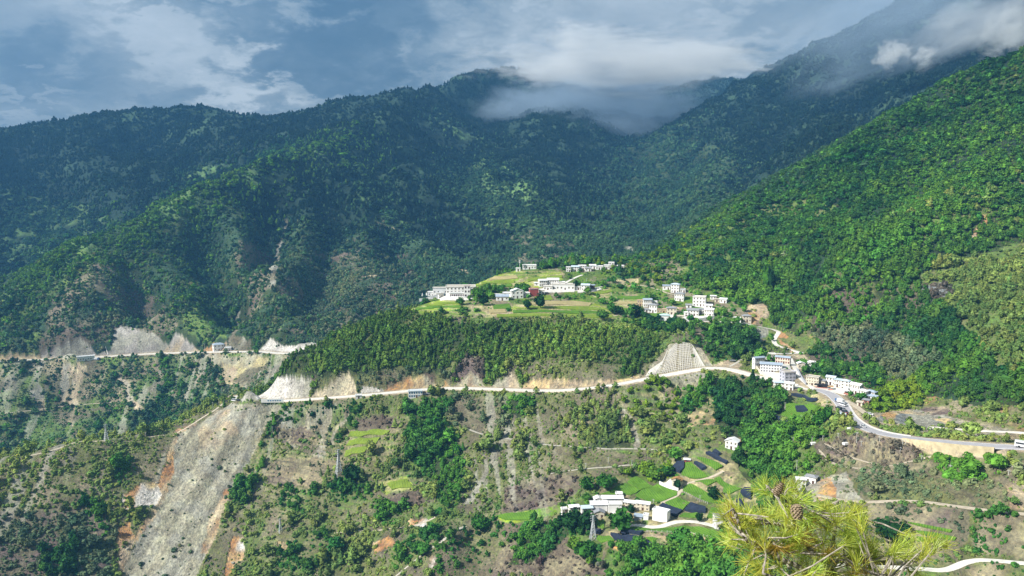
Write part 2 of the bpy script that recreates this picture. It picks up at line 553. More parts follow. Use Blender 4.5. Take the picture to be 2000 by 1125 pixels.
def ground_height(x, y):
    z, dm = rbf(x, y)
    z0 = z.copy()
    rho = np.hypot(x, y)
    far = sstep(800, 1500, rho)
    pin = sstep(5, 90, dm) * far + sstep(3, 60, dm) * (1 - far)
    wx = x + 60 * fbm(x / 300, y / 300, 3, 21)
    wy = y + 60 * fbm(x / 300, y / 300, 3, 22)
    big = (ridged(wx / 330, wy / 330, 4, 3) - 0.62) * 85
    mid = (ridged(wx / 120, wy / 120, 4, 9) - 0.6) * 40
    small = fbm(x / 26, y / 26, 4, 14) * 3.4
    near = sstep(120, 330, rho)
    z = z + pin * far * (big + mid) + (0.35 + 0.65 * pin) * small * near * (0.7 + 1.2 * far) + pin * (1 - far) * mid * 0.42 * near
    calm = np.zeros_like(z)
    for u, v, d, r0, r1 in CALM:
        p = pix(u, v, d)
        calm = np.maximum(calm, 1 - sstep(r0, r0 + r1, np.hypot(x - p[0], y - p[1])))
    return z0 + (z - z0) * (1 - 0.8 * calm)


def in_poly(u, v, poly):
    poly = np.asarray(poly, float)
    m = np.zeros(u.shape, bool)
    lo, hi = poly.min(0), poly.max(0)
    idx = np.nonzero((u >= lo[0]) & (u <= hi[0]) & (v >= lo[1]) & (v <= hi[1]))[0]
    if not len(idx):
        return m
    uu, vv = u[idx], v[idx]
    inside = np.zeros(len(idx), bool)
    n = len(poly)
    for i in range(n):
        x1, y1 = poly[i]
        x2, y2 = poly[(i + 1) % n]
        if y1 == y2:
            continue
        cond = ((y1 > vv) != (y2 > vv)) & (uu < (x2 - x1) * (vv - y1) / (y2 - y1) + x1)
        inside ^= cond
    m[idx] = inside
    return m


def terrace(poly_mask, z, step, sharp=0.78):
    """cut a slope into level treads with steep risers"""
    q = z / step
    f = np.floor(q)
    t = q - f
    t2 = np.where(t < sharp, t * 0.12 / sharp, 0.12 + (t - sharp) / (1 - sharp) * 0.88)
    return np.where(poly_mask, (f + t2) * step, z)


gx, gy = GX.ravel(), GY.ravel()
gz = ground_height(gx, gy)
SLIDE = [(452, 787), (520, 790), (556, 792), (522, 830), (492, 890), (452, 960), (420, 1040), (385, 1125), (350, 1300), (180, 1300), (232, 1125), (285, 1020), (322, 965), (334, 890), (345, 852), (400, 818)]
_u, _v = to_pix(gx, gy, gz)
_m = in_poly(_u, _v, SLIDE) & (gy / SCALE > 600) & (gy / SCALE < 1010)
gz[_m] += 2.6 * (ridged(gx[_m] / 13, gy[_m] / 30, 3, 61) - 0.62) - 0.8
carve(gx, gy, gz, FAR_ROAD, 6.0, 16.0)
carve(gx, gy, gz, MAIN_ROAD, 6.5, 14.0)


gu, gv = to_pix(gx, gy, gz)
gd = gy / SCALE
# old field benches run faintly across the dry slopes
_w = np.clip(0.45 + 1.3 * fbm(gx / 90, gy / 90, 3, 71), 0, 0.8) * (gd > 430) * (gd < 1010) * (gv > 745) * (1 - sstep(1500, 1900, gu) * 0.4)
_w[in_poly(gu, gv, SLIDE)] = 0
gz = gz + _w * (terrace(np.ones(len(gz), bool), gz, 3.1, 0.7) - gz)
RISER = (_w > 0.35) & (((gz / 3.1) % 1.0) > 0.16) & (((gz / 3.1) % 1.0) < 0.95)
TERRACES = [   # outline in the photograph, nearest and farthest distance, step height
    ([(795, 606), (860, 585), (930, 583), (1000, 590), (1030, 600), (1060, 592), (1150, 588), (1190, 597), (1215, 618), (1205, 636), (1100, 622), (920, 620), (845, 612)], 960, 1120, 2.3),
    ([(918, 556), (960, 540), (1010, 529), (1105, 528), (1060, 548), (1000, 566), (930, 570)], 1080, 1300, 2.6),
    ([(1150, 572), (1220, 565), (1260, 580), (1250, 610), (1215, 606), (1190, 590)], 1000, 1200, 1.6),
    ([(668, 840), (780, 835), (770, 905), (660, 905)], 800, 960, 1.8),
    ([(1240, 770), (1360, 745), (1400, 780), (1340, 830), (1250, 810)], 740, 880, 2.0),
    ([(1610, 855), (1760, 850), (1800, 900), (1620, 915)], 560, 700, 2.2),
    ([(500, 830), (680, 830), (640, 960), (480, 930)], 780, 930, 2.4),
]
TRISER = np.zeros(len(gz), bool)
for poly, d0, d1, st in TERRACES:
    m = in_poly(gu, gv, poly) & (gd > d0) & (gd < d1)
    q = (gz / st) % 1.0
    TRISER |= m & (q > 0.70) & (q < 0.98)
    gz = terrace(m, gz, st, 0.58)
carve(gx, gy, gz, MAIN_ROAD, 6.5, 7.0)
_k2, _dist, _near = near_line(gx, gy, MAIN_ROAD, 34.0)
_ur = to_pix(MAIN_ROAD[:, 0], MAIN_ROAD[:, 1], MAIN_ROAD[:, 2])[0][_near]
_h = np.interp(_ur, [1770, 1805, 1860, 1910, 1945, 1965], [0.0, 2.8, 6.2, 7.2, 7.6, 0.0])
_below = (np.hypot(gx[_k2], gy[_k2]) < np.hypot(MAIN_ROAD[_near, 0], MAIN_ROAD[_near, 1])) & (_dist > 5.2) & (_h > 0.1)
_zz = MAIN_ROAD[_near, 2] - _h - np.maximum(_dist - 6.5, 0) * 0.30
gz[_k2[_below]] = np.minimum(gz[_k2[_below]], _zz[_below])
GZ = gz.reshape(NA, NR)
SLOPE = (GZ - CAMZ) / RHO[None]


def hit(u, v, dmin=0.0):
    """where the line of sight through a photo pixel meets the ground"""
    a = (u - 1000.0) / F
    b = -(v - 562.5) / F
    y, z = CP + b * SP, -SP + b * CP
    az = math.atan2(a, y)
    t = z / math.hypot(a, y)
    i = int(np.searchsorted(AZ, az)) - 1
    i = min(max(i, 0), NA - 2)
    w = (az - AZ[i]) / (AZ[i + 1] - AZ[i])
    prof = SLOPE[i] * (1 - w) + SLOPE[i + 1] * w
    ok = (prof >= t) & (RHO > max(250.0, dmin))
    if not ok.any():
        j = NR - 2
        f = 0.0
    else:
        j = max(int(np.argmax(ok)) - 1, 0)
        den = prof[j + 1] - prof[j]
        f = min(max((t - prof[j]) / den, 0), 1) if den > 1e-9 else 0.5
    rho = RHO[j] + (RHO[j + 1] - RHO[j]) * f
    return np.array((math.sin(az) * rho, math.cos(az) * rho, CAMZ + t * rho))


LR = np.log(RHO)


def zat(x, y):
    """ground height from the sheet (bilinear)"""
    x, y = np.atleast_1d(np.asarray(x, float)), np.atleast_1d(np.asarray(y, float))
    az, rho = np.arctan2(x, y), np.hypot(x, y)
    i = np.clip(np.searchsorted(AZ, az) - 1, 0, NA - 2)
    j = np.clip(np.searchsorted(RHO, rho) - 1, 0, NR - 2)
    a = np.clip((az - AZ[i]) / (AZ[i + 1] - AZ[i]), 0, 1)
    b = np.clip((rho - RHO[j]) / (RHO[j + 1] - RHO[j]), 0, 1)
    return (GZ[i, j] * (1 - a) + GZ[i + 1, j] * a) * (1 - b) + (GZ[i, j + 1] * (1 - a) + GZ[i + 1, j + 1] * a) * b


def z1(x, y):
    return float(zat(x, y)[0])
# ------------------------------------------------------------------ what covers the ground where
gz = GZ.ravel()
gu, gv = to_pix(gx, gy, gz)
GC = dict(
    floor=(0.050, 0.072, 0.030), dimfloor=(0.018, 0.034, 0.024), teal=(0.036, 0.066, 0.036), brown=(0.145, 0.115, 0.088), greybrown=(0.165, 0.150, 0.100),  # second entry: high forest floor, darkened to stand for cloud shadow
    tan=(0.27, 0.235, 0.155), olive=(0.155, 0.170, 0.070), grass=(0.125, 0.190, 0.050), purple=(0.155, 0.120, 0.108), scree=(0.355, 0.335, 0.245),
    greyscree=(0.34, 0.33, 0.27), orange=(0.47, 0.275, 0.13), ochre=(0.52, 0.40, 0.22), pale=(0.62, 0.59, 0.54), cream=(0.56, 0.49, 0.35), bluegrey=(0.20, 0.22, 0.22),
    lime=(0.30, 0.40, 0.055), field=(0.145, 0.275, 0.035), terr=(0.16, 0.25, 0.045), straw=(0.46, 0.40, 0.22), sand=(0.46, 0.38, 0.26),
    meadow=(0.10, 0.17, 0.06), mound=(0.40, 0.375, 0.34),
)
# leaf colours (two ends of the range met within a stand)
TINTS = [
    ((0.030, 0.058, 0.030), (0.060, 0.100, 0.040)),     # 0 pine of the middle mountain
    ((0.014, 0.030, 0.024), (0.030, 0.055, 0.036)),     # 1 high conifer forest, cloud shadow put into its dark bluish colour
    ((0.056, 0.100, 0.020), (0.118, 0.168, 0.030)),     # 2 spur pines
    ((0.030, 0.075, 0.022), (0.095, 0.165, 0.022)),     # 3 lush hillside
    ((0.110, 0.190, 0.018), (0.190, 0.260, 0.022)),     # 4 bright broadleaf
    ((0.016, 0.048, 0.018), (0.050, 0.110, 0.022)),     # 5 dark broadleaf
    ((0.050, 0.072, 0.040), (0.105, 0.125, 0.058)),     # 6 grey-green scrub
    ((0.075, 0.110, 0.030), (0.135, 0.165, 0.040)),     # 7 olive scrub
    ((0.075, 0.060, 0.052), (0.110, 0.098, 0.070)),     # 8 withered brown scrub
    ((0.032, 0.085, 0.018), (0.075, 0.150, 0.020)),     # 9 fresh green
]
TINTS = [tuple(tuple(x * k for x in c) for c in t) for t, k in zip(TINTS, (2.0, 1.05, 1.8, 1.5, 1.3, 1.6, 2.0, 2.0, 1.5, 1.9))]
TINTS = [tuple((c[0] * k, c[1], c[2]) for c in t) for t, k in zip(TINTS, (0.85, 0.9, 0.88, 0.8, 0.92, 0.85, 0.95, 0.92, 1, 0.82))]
N = len(gx)
gd = gy / SCALE
rho_ = np.hypot(gx, gy)
wu = gu + 9 * fbm(gx / 14, gy / 14, 3, 31)
wv = gv + 6 * fbm(gx / 14, gy / 14, 3, 32)
_f = sstep(1150, 1700, gd)
wu = wu + _f * 26 * fbm(gx / 95, gy / 95, 4, 33)
wv = wv + _f * 18 * fbm(gx / 95, gy / 95, 4, 34)
col = np.zeros((N, 3))
den = np.zeros((N, 3))            # conifers, broadleaf trees, bushes per hectare
tin = np.zeros(N, np.int8)
siz = np.ones(N)
rock = np.zeros(N)


def blend(a, b, t):
    return np.array(GC[a])[None] * (1 - t[:, None]) + np.array(GC[b])[None] * t[:, None]


def zone(poly=None, d0=0, d1=1e9, g=None, con=None, bro=None, shr=None, tint=None, size=None, rk=None, soft=True, n=18.0, mask=None):
    if mask is None:
        if poly is None:
            m = (gd >= d0) & (gd < d1)
        else:
            m = in_poly(wu if soft else gu, wv if soft else gv, poly) & (gd >= d0) & (gd < d1)
    else:
        m = mask
    k = np.nonzero(m)[0]
    if not len(k):
        return
    if g:
        if isinstance(g, str):
            g = (g, g)
        t = sstep(-0.28, 0.28, fbm(gx[k] / n, gy[k] / n, 4, 41 + len(g[0])))
        col[k] = blend(g[0], g[1], t)
        if len(g) > 2:
            t2 = sstep(0.05, 0.4, fbm(gx[k] / n * 0.8 + 40, gy[k] / n * 0.8, 4, 57))
            col[k] = col[k] * (1 - t2[:, None]) + np.array(GC[g[2]])[None] * t2[:, None]
    for i, x in enumerate((con, bro, shr)):
        if x is not None:
            den[k, i] = x
    if tint is not None:
        tin[k] = tint
    if size is not None:
        siz[k] = size
    rock[k] = 0.0 if rk is None else rk


# ---- the wide slopes
zone(d0=-1e9, d1=1180, g=('olive', 'greybrown', 'grass'), con=44, bro=16, shr=480, tint=7)
zone(d0=1180, g=('floor', 'teal'), con=240, bro=40, shr=80, tint=0, n=60)
zone(d0=2020, g=('dimfloor', 'dimfloor', 'teal'), con=190, bro=0, shr=0, tint=1, size=1.35, n=90)
# left far slopes under the far road
zone([(-60, 700), (640, 690), (560, 745), (470, 790), (340, 850), (0, 910), (-80, 920)], 1180, 1560, g=('grass', 'greybrown', 'tan'), con=45, bro=20, shr=420, tint=6, n=22)
zone([(-60, 800), (300, 800), (330, 850), (0, 910), (-60, 910)], 1180, 1560, g=('grass', 'meadow', 'greybrown'), con=70, bro=40, shr=350, tint=9)
zone([(250, 790), (330, 780), (440, 770), (400, 815), (340, 850), (240, 850)], 1180, 1560, g=('meadow', 'floor'), con=260, bro=120, shr=300, tint=9)
zone([(200, 710), (270, 730), (290, 800), (265, 810), (215, 740)], 1180, 1560, con=120, shr=500, tint=9)
zone([(290, 705), (405, 702), (430, 740), (440, 770), (330, 790), (290, 760)], 1180, 1560, g=('meadow', 'greybrown'), con=170, bro=30, shr=420, tint=5)
# middle mountain, by parts
zone([(0, 560), (240, 445), (300, 470), (230, 530), (160, 600), (120, 680), (0, 690)], 1440, 2000, g=('teal', 'grass'), con=260, bro=60, shr=150, tint=3, n=50)
zone([(100, 580), (210, 510), (280, 560), (350, 640), (300, 665), (150, 670), (80, 690)], 1440, 1900, g=('greybrown', 'brown', 'teal'), con=150, bro=10, shr=420, tint=6, n=26)
zone([(330, 540), (400, 560), (440, 660), (400, 672), (360, 640)], 1440, 1900, g=('teal', 'grass'), con=300, bro=40, shr=120, tint=3, n=40)
zone([(470, 470), (540, 470), (530, 560), (480, 640), (470, 560)], 1440, 2100, g=('brown', 'greybrown'), con=130, shr=320, tint=0, n=30)
zone([(540, 560), (620, 500), (680, 470), (760, 530), (770, 600), (700, 640), (600, 680), (520, 670)], 1440, 2100, g=('greybrown', 'brown', 'teal'), con=170, shr=420, tint=6, n=28)
zone([(545, 600), (600, 590), (590, 640), (540, 645)], 1440, 1900, g=('grass', 'teal'), con=320, shr=200, tint=3)
zone([(690, 460), (750, 430), (800, 500), (830, 560), (800, 590), (740, 520)], 1440, 2400, g=('brown', 'teal'), con=200, shr=200, tint=0)
zone([(690, 300), (740, 380), (800, 450), (870, 500), (930, 540), (880, 545), (820, 505), (740, 430), (670, 330)], 1600, 2800, g=('meadow', 'teal'), con=280, bro=60, tint=0, n=40)
zone([(850, 330), (960, 300), (1080, 400), (1110, 440), (1040, 480), (940, 460), (850, 400)], 1700, 3000, g=('meadow', 'teal'), con=270, bro=90, tint=0, size=1.05, n=60)
zone([(985, 450), (1080, 430), (1130, 510), (1100, 530), (1000, 520)], 1500, 2200, g=('greybrown', 'teal'), con=150, shr=150, tint=0)
zone([(340, 335), (380, 310), (470, 330), (450, 345), (372, 364)], 2200, 3200, g=('meadow', 'teal'), con=110, tint=0, size=1.2)
zone([(0, 370), (120, 390), (220, 430), (180, 450), (0, 540)], 1990, 2800, g=('teal', 'meadow'), con=130, bro=50, tint=0, size=1.25)
zone([(840, 210), (900, 250), (960, 270), (900, 280), (830, 230)], 2800, 3900, g=('meadow', 'teal'), con=120, tint=0, size=1.3)
zone([(0, 560), (140, 462), (240, 438), (375, 355), (450, 330), (540, 296), (585, 276), (665, 262), (720, 236), (735, 250), (680, 290), (600, 310), (540, 330), (450, 370), (380, 400), (260, 470), (150, 500), (20, 590)], 1600, 2900, g=('teal', 'meadow'), con=300, bro=90, tint=3, n=50)
for sc in ([(540, 425), (548, 425), (546, 470), (538, 500), (540, 545), (530, 575), (518, 575), (530, 500)], [(452, 610), (461, 610), (459, 660), (473, 668), (480, 694), (428, 694), (446, 660)]):
    zone(sc, 1380, 2200, g=('greyscree', 'greybrown'), con=0, bro=0, shr=40, rk=0.6)
for sc in ([(672, 545), (720, 535), (722, 540), (674, 552)], [(745, 425), (800, 465), (798, 470), (740, 432)], [(905, 520), (925, 530), (922, 540), (900, 530)]):
    zone(sc, 1500, 2400, g=('sand', 'greybrown'), con=40, bro=0, shr=60)
# dome and right-hand far mountain
zone([(955, 270), (1070, 215), (1215, 285), (1130, 420), (1040, 340)], 2000, 3600, g=('dimfloor', 'teal'), con=230, tint=1, size=1.2)
zone([(1130, 440), (1215, 285), (1340, 235), (1500, 300), (1420, 400), (1290, 500), (1130, 520)], 1500, 3400, g=('floor', 'teal'), con=210, bro=30, tint=0, size=1.1)
zone([(1340, 235), (1500, 150), (1810, 0), (1960, 0), (1960, 120), (1780, 210), (1560, 330), (1450, 330)], 1700, 3300, g=('dimfloor', 'dimfloor', 'teal'), con=220, tint=1, size=1.25)
zone([(1190, 490), (1240, 480), (1260, 510), (1190, 520)], 1500, 2100, g=('greyscree', 'teal'), con=120, tint=0)
# near-right mountain
RIGHT = [(1285, 505), (1350, 452), (1425, 397), (1500, 352), (1580, 312), (1650, 277), (1780, 208), (1860, 143), (1905, 123), (1995, 97), (2300, -40), (2400, 900),
         (2150, 868), (2000, 846), (1900, 832), (1790, 795), (1700, 752), (1610, 702), (1540, 645), (1470, 600), (1390, 540)]
zone(RIGHT, 560, 1440, g=('floor', 'teal'), con=330, bro=260, shr=260, tint=3, n=40)
zone([(1560, 330), (1780, 190), (1860, 140), (2010, 85), (2010, 330), (1850, 330), (1700, 400), (1600, 420)], 900, 1440, g=('dimfloor', 'floor'), con=330, bro=160, tint=5)
zone([(1290, 520), (1420, 420), (1620, 390), (1620, 450), (1500, 470), (1380, 540), (1300, 545)], 900, 1440, g=('grass', 'floor'), con=170, bro=220, tint=3)
zone([(1430, 400), (1560, 390), (1640, 400), (1600, 430), (1500, 440), (1420, 450)], 900, 1440, g=('grass', 'olive'), con=100, bro=330, shr=200, tint=9)
zone([(1590, 560), (1700, 480), (1850, 410), (2010, 345), (2010, 390), (1880, 440), (1740, 510), (1620, 600)], 800, 1300, g=('grass', 'olive'), con=140, bro=320, shr=300, tint=9)
zone([(1780, 540), (1900, 500), (2010, 470), (2010, 760), (1920, 700), (1850, 620)], 560, 1100, g=('grass', 'olive'), con=200, bro=140, shr=300, tint=7)
zone([(1540, 645), (1640, 560), (1800, 540), (1850, 640), (1800, 740), (1640, 700)], 620, 1050, g=('floor', 'olive', 'brown'), con=220, bro=80, shr=350, tint=3)
zone([(1580, 650), (1640, 640), (1760, 660), (1830, 720), (1780, 760), (1700, 740), (1620, 700)], 620, 1000, g=('olive', 'brown', 'floor'), con=190, bro=70, shr=520, tint=6)
zone([(1580, 690), (1660, 690), (1740, 740), (1720, 770), (1640, 735), (1590, 715)], 620, 1000, g=('floor', 'brown'), con=150, bro=200, shr=300, tint=5)
zone([(1800, 560), (1840, 550), (1870, 580), (1820, 600)], 700, 1100, g=('bluegrey', 'brown'), con=60, shr=400, tint=8)
zone([(1912, 425), (1930, 418), (1925, 440), (1905, 465), (1880, 485), (1868, 492), (1890, 470), (1905, 450)], 600, 1200, g=('orange', 'sand'), con=0, bro=0, shr=20, rk=0.6)
zone([(1490, 470), (1502, 470), (1505, 560), (1497, 565)], 900, 1300, con=60, bro=420, tint=5)
zone([(1800, 770), (1900, 790), (2010, 800), (2010, 850), (1900, 832), (1800, 800)], 540, 760, g=('olive', 'tan', 'orange'), con=110, bro=40, shr=420, tint=7)
# spur
SPUR = [(470, 775), (500, 740), (560, 703), (650, 663), (800, 608), (845, 622), (920, 634), (1060, 632), (1200, 645), (1290, 660), (1270, 690), (1250, 735), (1200, 748), (1050, 758), (870, 755), (700, 770), (600, 775)]
zone(SPUR, 830, 1090, g=('floor', 'olive'), con=900, bro=70, shr=300, tint=2, size=0.74)
zone([(480, 765), (560, 703), (650, 663), (720, 632), (800, 605), (760, 650), (680, 690), (600, 735)], 900, 1090, con=760, bro=20, shr=520, tint=2, size=0.72)
zone([(885, 745), (900, 700), (930, 695), (950, 745)], 830, 1000, g=('greybrown', 'purple', 'tan'), con=110, shr=500, tint=8)
zone([(980, 745), (980, 700), (1010, 700), (1015, 745)], 830, 1000, g=('greybrown', 'tan'), con=140, shr=420, tint=7)
zone([(1010, 715), (1100, 700), (1220, 715), (1210, 745), (1020, 750)], 820, 960, g=('olive', 'greybrown', 'tan'), con=120, shr=560, tint=7)
zone([(600, 740), (760, 728), (880, 730), (880, 758), (620, 770)], 880, 1000, g=('olive', 'greybrown', 'brown'), con=150, shr=450, tint=6)
zone([(830, 612), (960, 590), (960, 620), (900, 625)], 950, 1100, g=('purple', 'brown'), con=20, bro=20, shr=500, tint=8)
# terraced plateau with the upper village
PLAT = [(795, 607), (835, 592), (925, 556), (1010, 527), (1120, 522), (1200, 516), (1290, 500), (1390, 545), (1470, 600), (1540, 645), (1520, 690), (1450, 660), (1300, 640), (1200, 632), (1060, 617), (920, 624), (840, 613)]
zone(PLAT, 930, 1370, g=('grass', 'terr', 'tan'), con=6, bro=42, shr=130, tint=9, n=14)
for p, g in (([(795, 607), (860, 586), (905, 590), (900, 605), (840, 612)], ('terr', 'lime')), ([(918, 556), (960, 541), (1010, 530), (1040, 540), (1000, 560), (930, 570)], ('terr', 'lime')),
             ([(990, 560), (1030, 540), (1105, 530), (1100, 545), (1040, 565)], ('terr', 'lime', 'straw')), ([(955, 612), (1010, 596), (1100, 592), (1160, 593), (1195, 605), (1210, 620), (1190, 628), (1060, 617)], ('terr', 'lime', 'straw')),
             ([(1030, 590), (1140, 589), (1155, 600), (1060, 598)], ('straw', 'sand')), ([(1148, 570), (1190, 560), (1200, 575), (1190, 583), (1160, 580)], ('terr', 'straw')),
             ([(1190, 590), (1250, 582), (1260, 600), (1245, 620), (1215, 612)], ('terr', 'straw', 'field'))):
    zone(p, 930, 1320, g=g, con=0, bro=0, shr=8, tint=9, n=9)
zone([(915, 618), (920, 600), (960, 595), (1000, 608), (985, 618)], 930, 1100, g=('sand', 'straw', 'terr'), con=0, bro=4, shr=60, tint=9)
zone([(1190, 520), (1290, 497), (1330, 530), (1300, 560), (1210, 556)], 1000, 1360, g=('grass', 'olive', 'tan'), con=20, bro=150, shr=350, tint=4)
zone([(1195, 545), (1250, 543), (1250, 556), (1200, 556)], 1000, 1300, g=('sand', 'straw', 'orange'), con=0, bro=4, shr=30, tint=7)
zone([(1290, 520), (1400, 545), (1480, 600), (1540, 640), (1470, 610), (1380, 570), (1300, 555)], 900, 1250, g=('grass', 'olive', 'tan'), con=60, bro=170, shr=360, tint=3)
zone([(1455, 600), (1490, 590), (1500, 610), (1490, 640), (1465, 625)], 900, 1100, g=('orange', 'sand', 'brown'), con=0, bro=6, shr=60, tint=7)
zone([(1340, 640), (1460, 640), (1480, 690), (1400, 712), (1360, 680)], 860, 1010, g=('grass', 'brown', 'greybrown'), con=30, bro=170, shr=420, tint=5)
zone([(1405, 675), (1480, 650), (1485, 690), (1410, 715)], 840, 1000, con=20, bro=420, shr=200, tint=5)
zone([(1230, 612), (1330, 625), (1340, 650), (1240, 645)], 900, 1060, g=('grass', 'field'), con=10, bro=260, shr=200, tint=5)
zone([(1480, 645), (1500, 645), (1490, 668), (1478, 672)], 860, 1010, g=('bluegrey', 'greyscree'), con=0, bro=0, shr=20)
zone([(1515, 640), (1530, 640), (1560, 685), (1550, 695), (1520, 668)], 820, 1000, g=('sand', 'orange', 'straw'), con=0, bro=5, shr=80, tint=7)
zone([(1520, 660), (1585, 655), (1585, 690), (1545, 683)], 800, 960, g=('olive', 'grass', 'orange'), con=0, bro=10, shr=220, tint=7)
# school and roadside hamlet
zone([(1455, 700), (1500, 690), (1560, 690), (1620, 720), (1720, 765), (1700, 800), (1640, 770), (1560, 765), (1490, 735)], 690, 900, g=('sand', 'greybrown', 'tan'), con=0, bro=22, shr=90, tint=9)
zone([(1560, 725), (1640, 715), (1660, 735), (1610, 738)], 700, 880, g=('floor', 'grass'), con=10, bro=330, shr=200, tint=5)
zone([(1700, 765), (1740, 745), (1790, 748), (1805, 780), (1760, 808), (1700, 812)], 600, 800, g=('grass', 'lime'), con=0, bro=460, shr=200, tint=4)
zone([(1600, 760), (1635, 775), (1632, 800), (1600, 790), (1580, 775)], 690, 800, g=('sand', 'olive', 'straw'), con=0, bro=10, shr=160, tint=7)
# cutting above the road on the right
zone([(1700, 805), (1790, 800), (1860, 815), (2010, 850), (2010, 862), (1900, 855), (1790, 838), (1720, 835)], 540, 720, g=('sand', 'greyscree', 'ochre'), con=0, bro=0, shr=70, rk=0.8, tint=7)
zone([(1710, 812), (1750, 810), (1830, 820), (1850, 835), (1780, 832), (1720, 826)], 560, 720, g=('bluegrey', 'greyscree'), con=0, bro=0, shr=10, rk=0.7)
zone([(1720, 808), (1740, 802), (1755, 812), (1740, 822), (1720, 818)], 560, 720, g=('orange', 'ochre'), con=0, bro=0, shr=10, rk=0.8)
zone([(1795, 800), (1840, 792), (1860, 808), (1820, 815)], 560, 740, g=('sand', 'purple', 'orange'), con=0, bro=5, shr=140, tint=8)
# slope under the spur road
zone([(560, 795), (700, 790), (700, 830), (640, 860), (640, 900), (560, 870), (520, 850)], 780, 990, g=('greyscree', 'grass', 'greybrown'), con=70, shr=380, tint=6)
for p in ([(692, 790), (700, 790), (670, 840), (655, 870), (645, 868), (660, 830)], [(600, 800), (612, 800), (596, 850), (588, 850)], [(640, 800), (650, 800), (640, 845), (628, 870), (618, 868)]):
    zone(p, 780, 990, g=('greyscree', 'scree'), con=0, bro=0, shr=60, rk=0.3)
zone([(540, 795), (640, 790), (690, 785), (680, 810), (610, 830), (550, 830)], 800, 990, con=190, bro=20, shr=420, tint=5)
zone([(500, 925), (505, 870), (525, 820), (540, 825), (530, 880), (500, 940), (480, 990), (455, 985), (470, 940)], 760, 990, g=('floor', 'grass'), con=330, bro=60, shr=300, tint=9)
zone([(690, 790), (705, 790), (690, 860), (660, 880), (655, 860)], 780, 990, g=('floor', 'grass'), con=300, bro=100, shr=300, tint=9)
zone([(530, 835), (610, 840), (600, 870), (540, 868)], 780, 950, g=('purple', 'greybrown'), con=12, bro=0, shr=220, tint=8)
zone([(510, 905), (600, 890), (650, 900), (620, 950), (520, 945)], 760, 930, g=('purple', 'tan', 'greybrown'), con=10, bro=0, shr=260, tint=6)
zone([(510, 860), (620, 860), (650, 890), (560, 905), (500, 900)], 770, 950, con=40, shr=520, tint=7)
zone([(670, 842), (780, 836), (772, 868), (730, 900), (665, 905)], 760, 950, g=('terr', 'olive', 'tan'), con=16, bro=60, shr=380, tint=7, n=10)
zone([(692, 818), (770, 810), (782, 836), (700, 842)], 780, 960, g=('purple', 'brown'), con=6, bro=0, shr=240, tint=8)
zone([(790, 790), (880, 775), (870, 830), (905, 880), (905, 940), (890, 1010), (862, 1010), (850, 950), (820, 930), (785, 890), (800, 840)], 680, 950, g=('floor', 'grass'), con=130, bro=120, shr=450, tint=9)
zone([(1060, 772), (1200, 764), (1215, 850), (1130, 868), (1060, 850)], 720, 900, g=('greybrown', 'olive', 'tan'), con=260, bro=0, shr=300, tint=7, size=0.72)
zone([(1130, 828), (1222, 822), (1232, 872), (1140, 874)], 700, 860, g=('olive', 'floor'), con=420, bro=0, shr=300, tint=7, size=0.72)
zone([(930, 885), (1100, 880), (1260, 892), (1250, 930), (1010, 935), (940, 930)], 680, 850, g=('olive', 'greybrown'), con=140, bro=0, shr=620, tint=7, size=0.7)
zone([(880, 780), (1000, 775), (985, 850), (910, 840), (870, 830)], 760, 930, g=('greybrown', 'tan', 'olive'), con=50, shr=430, tint=6)
zone([(1000, 770), (1060, 775), (1040, 810), (1000, 820), (985, 800)], 760, 930, g=('floor', 'grass'), con=240, bro=60, shr=400, tint=9)
zone([(1216, 800), (1232, 800), (1250, 875), (1240, 880)], 700, 860, g=('greyscree', 'scree'), con=0, bro=0, shr=60, rk=0.3)
zone([(1005, 808), (1014, 810), (990, 858), (965, 910), (925, 985), (912, 985), (955, 900), (980, 850)], 690, 900, g=('greyscree', 'greybrown'), con=6, bro=0, shr=120, tint=6)
zone([(985, 955), (1110, 925), (1140, 950), (1070, 998), (985, 998)], 660, 820, g=('purple', 'greybrown', 'brown'), con=0, bro=0, shr=240, tint=8, n=7)
zone([(740, 945), (795, 932), (815, 955), (755, 962)], 690, 860, g=('straw', 'lime'), con=0, bro=6, shr=80, tint=7)
zone([(725, 972), (820, 958), (838, 985), (770, 1000)], 680, 840, g=('purple', 'brown'), con=6, bro=0, shr=240, tint=8)
for p in ([(640, 950), (720, 940), (740, 980), (660, 1000)], [(560, 950), (620, 960), (600, 1010), (540, 990)], [(720, 990), (790, 1000), (780, 1030), (730, 1020)], [(760, 1060), (860, 1040), (900, 1060), (860, 1110), (760, 1110)],
          [(560, 1060), (640, 1040), (660, 1080), (600, 1125), (540, 1110)]):
    zone(p, 640, 900, g=('grass', 'olive'), con=90, bro=110, shr=450, tint=9)
for p in ([(455, 1050), (480, 1045), (470, 1090), (445, 1125), (432, 1125)], [(800, 1015), (835, 1010), (830, 1030), (798, 1030)], [(720, 1060), (760, 1048), (775, 1062), (730, 1085)], [(545, 1055), (560, 1055), (562, 1080), (545, 1085)],
          [(835, 1090), (865, 1080), (860, 1110), (835, 1112)], [(1000, 1085), (1030, 1085), (1020, 1110), (1000, 1108)]):
    zone(p, 600, 900, g=('ochre', 'orange', 'pale'), con=0, bro=0, shr=50, rk=1.0)
zone([(980, 1060), (1090, 1040), (1180, 1060), (1190, 1125), (960, 1130)], 540, 760, g=('brown', 'tan', 'purple'), con=10, bro=6, shr=300, tint=8, n=9)
zone([(860, 1060), (960, 1020), (1040, 1020), (1080, 1040), (980, 1070), (960, 1125), (840, 1125)], 580, 780, g=('greybrown', 'olive', 'brown'), con=110, bro=90, shr=520, tint=9)
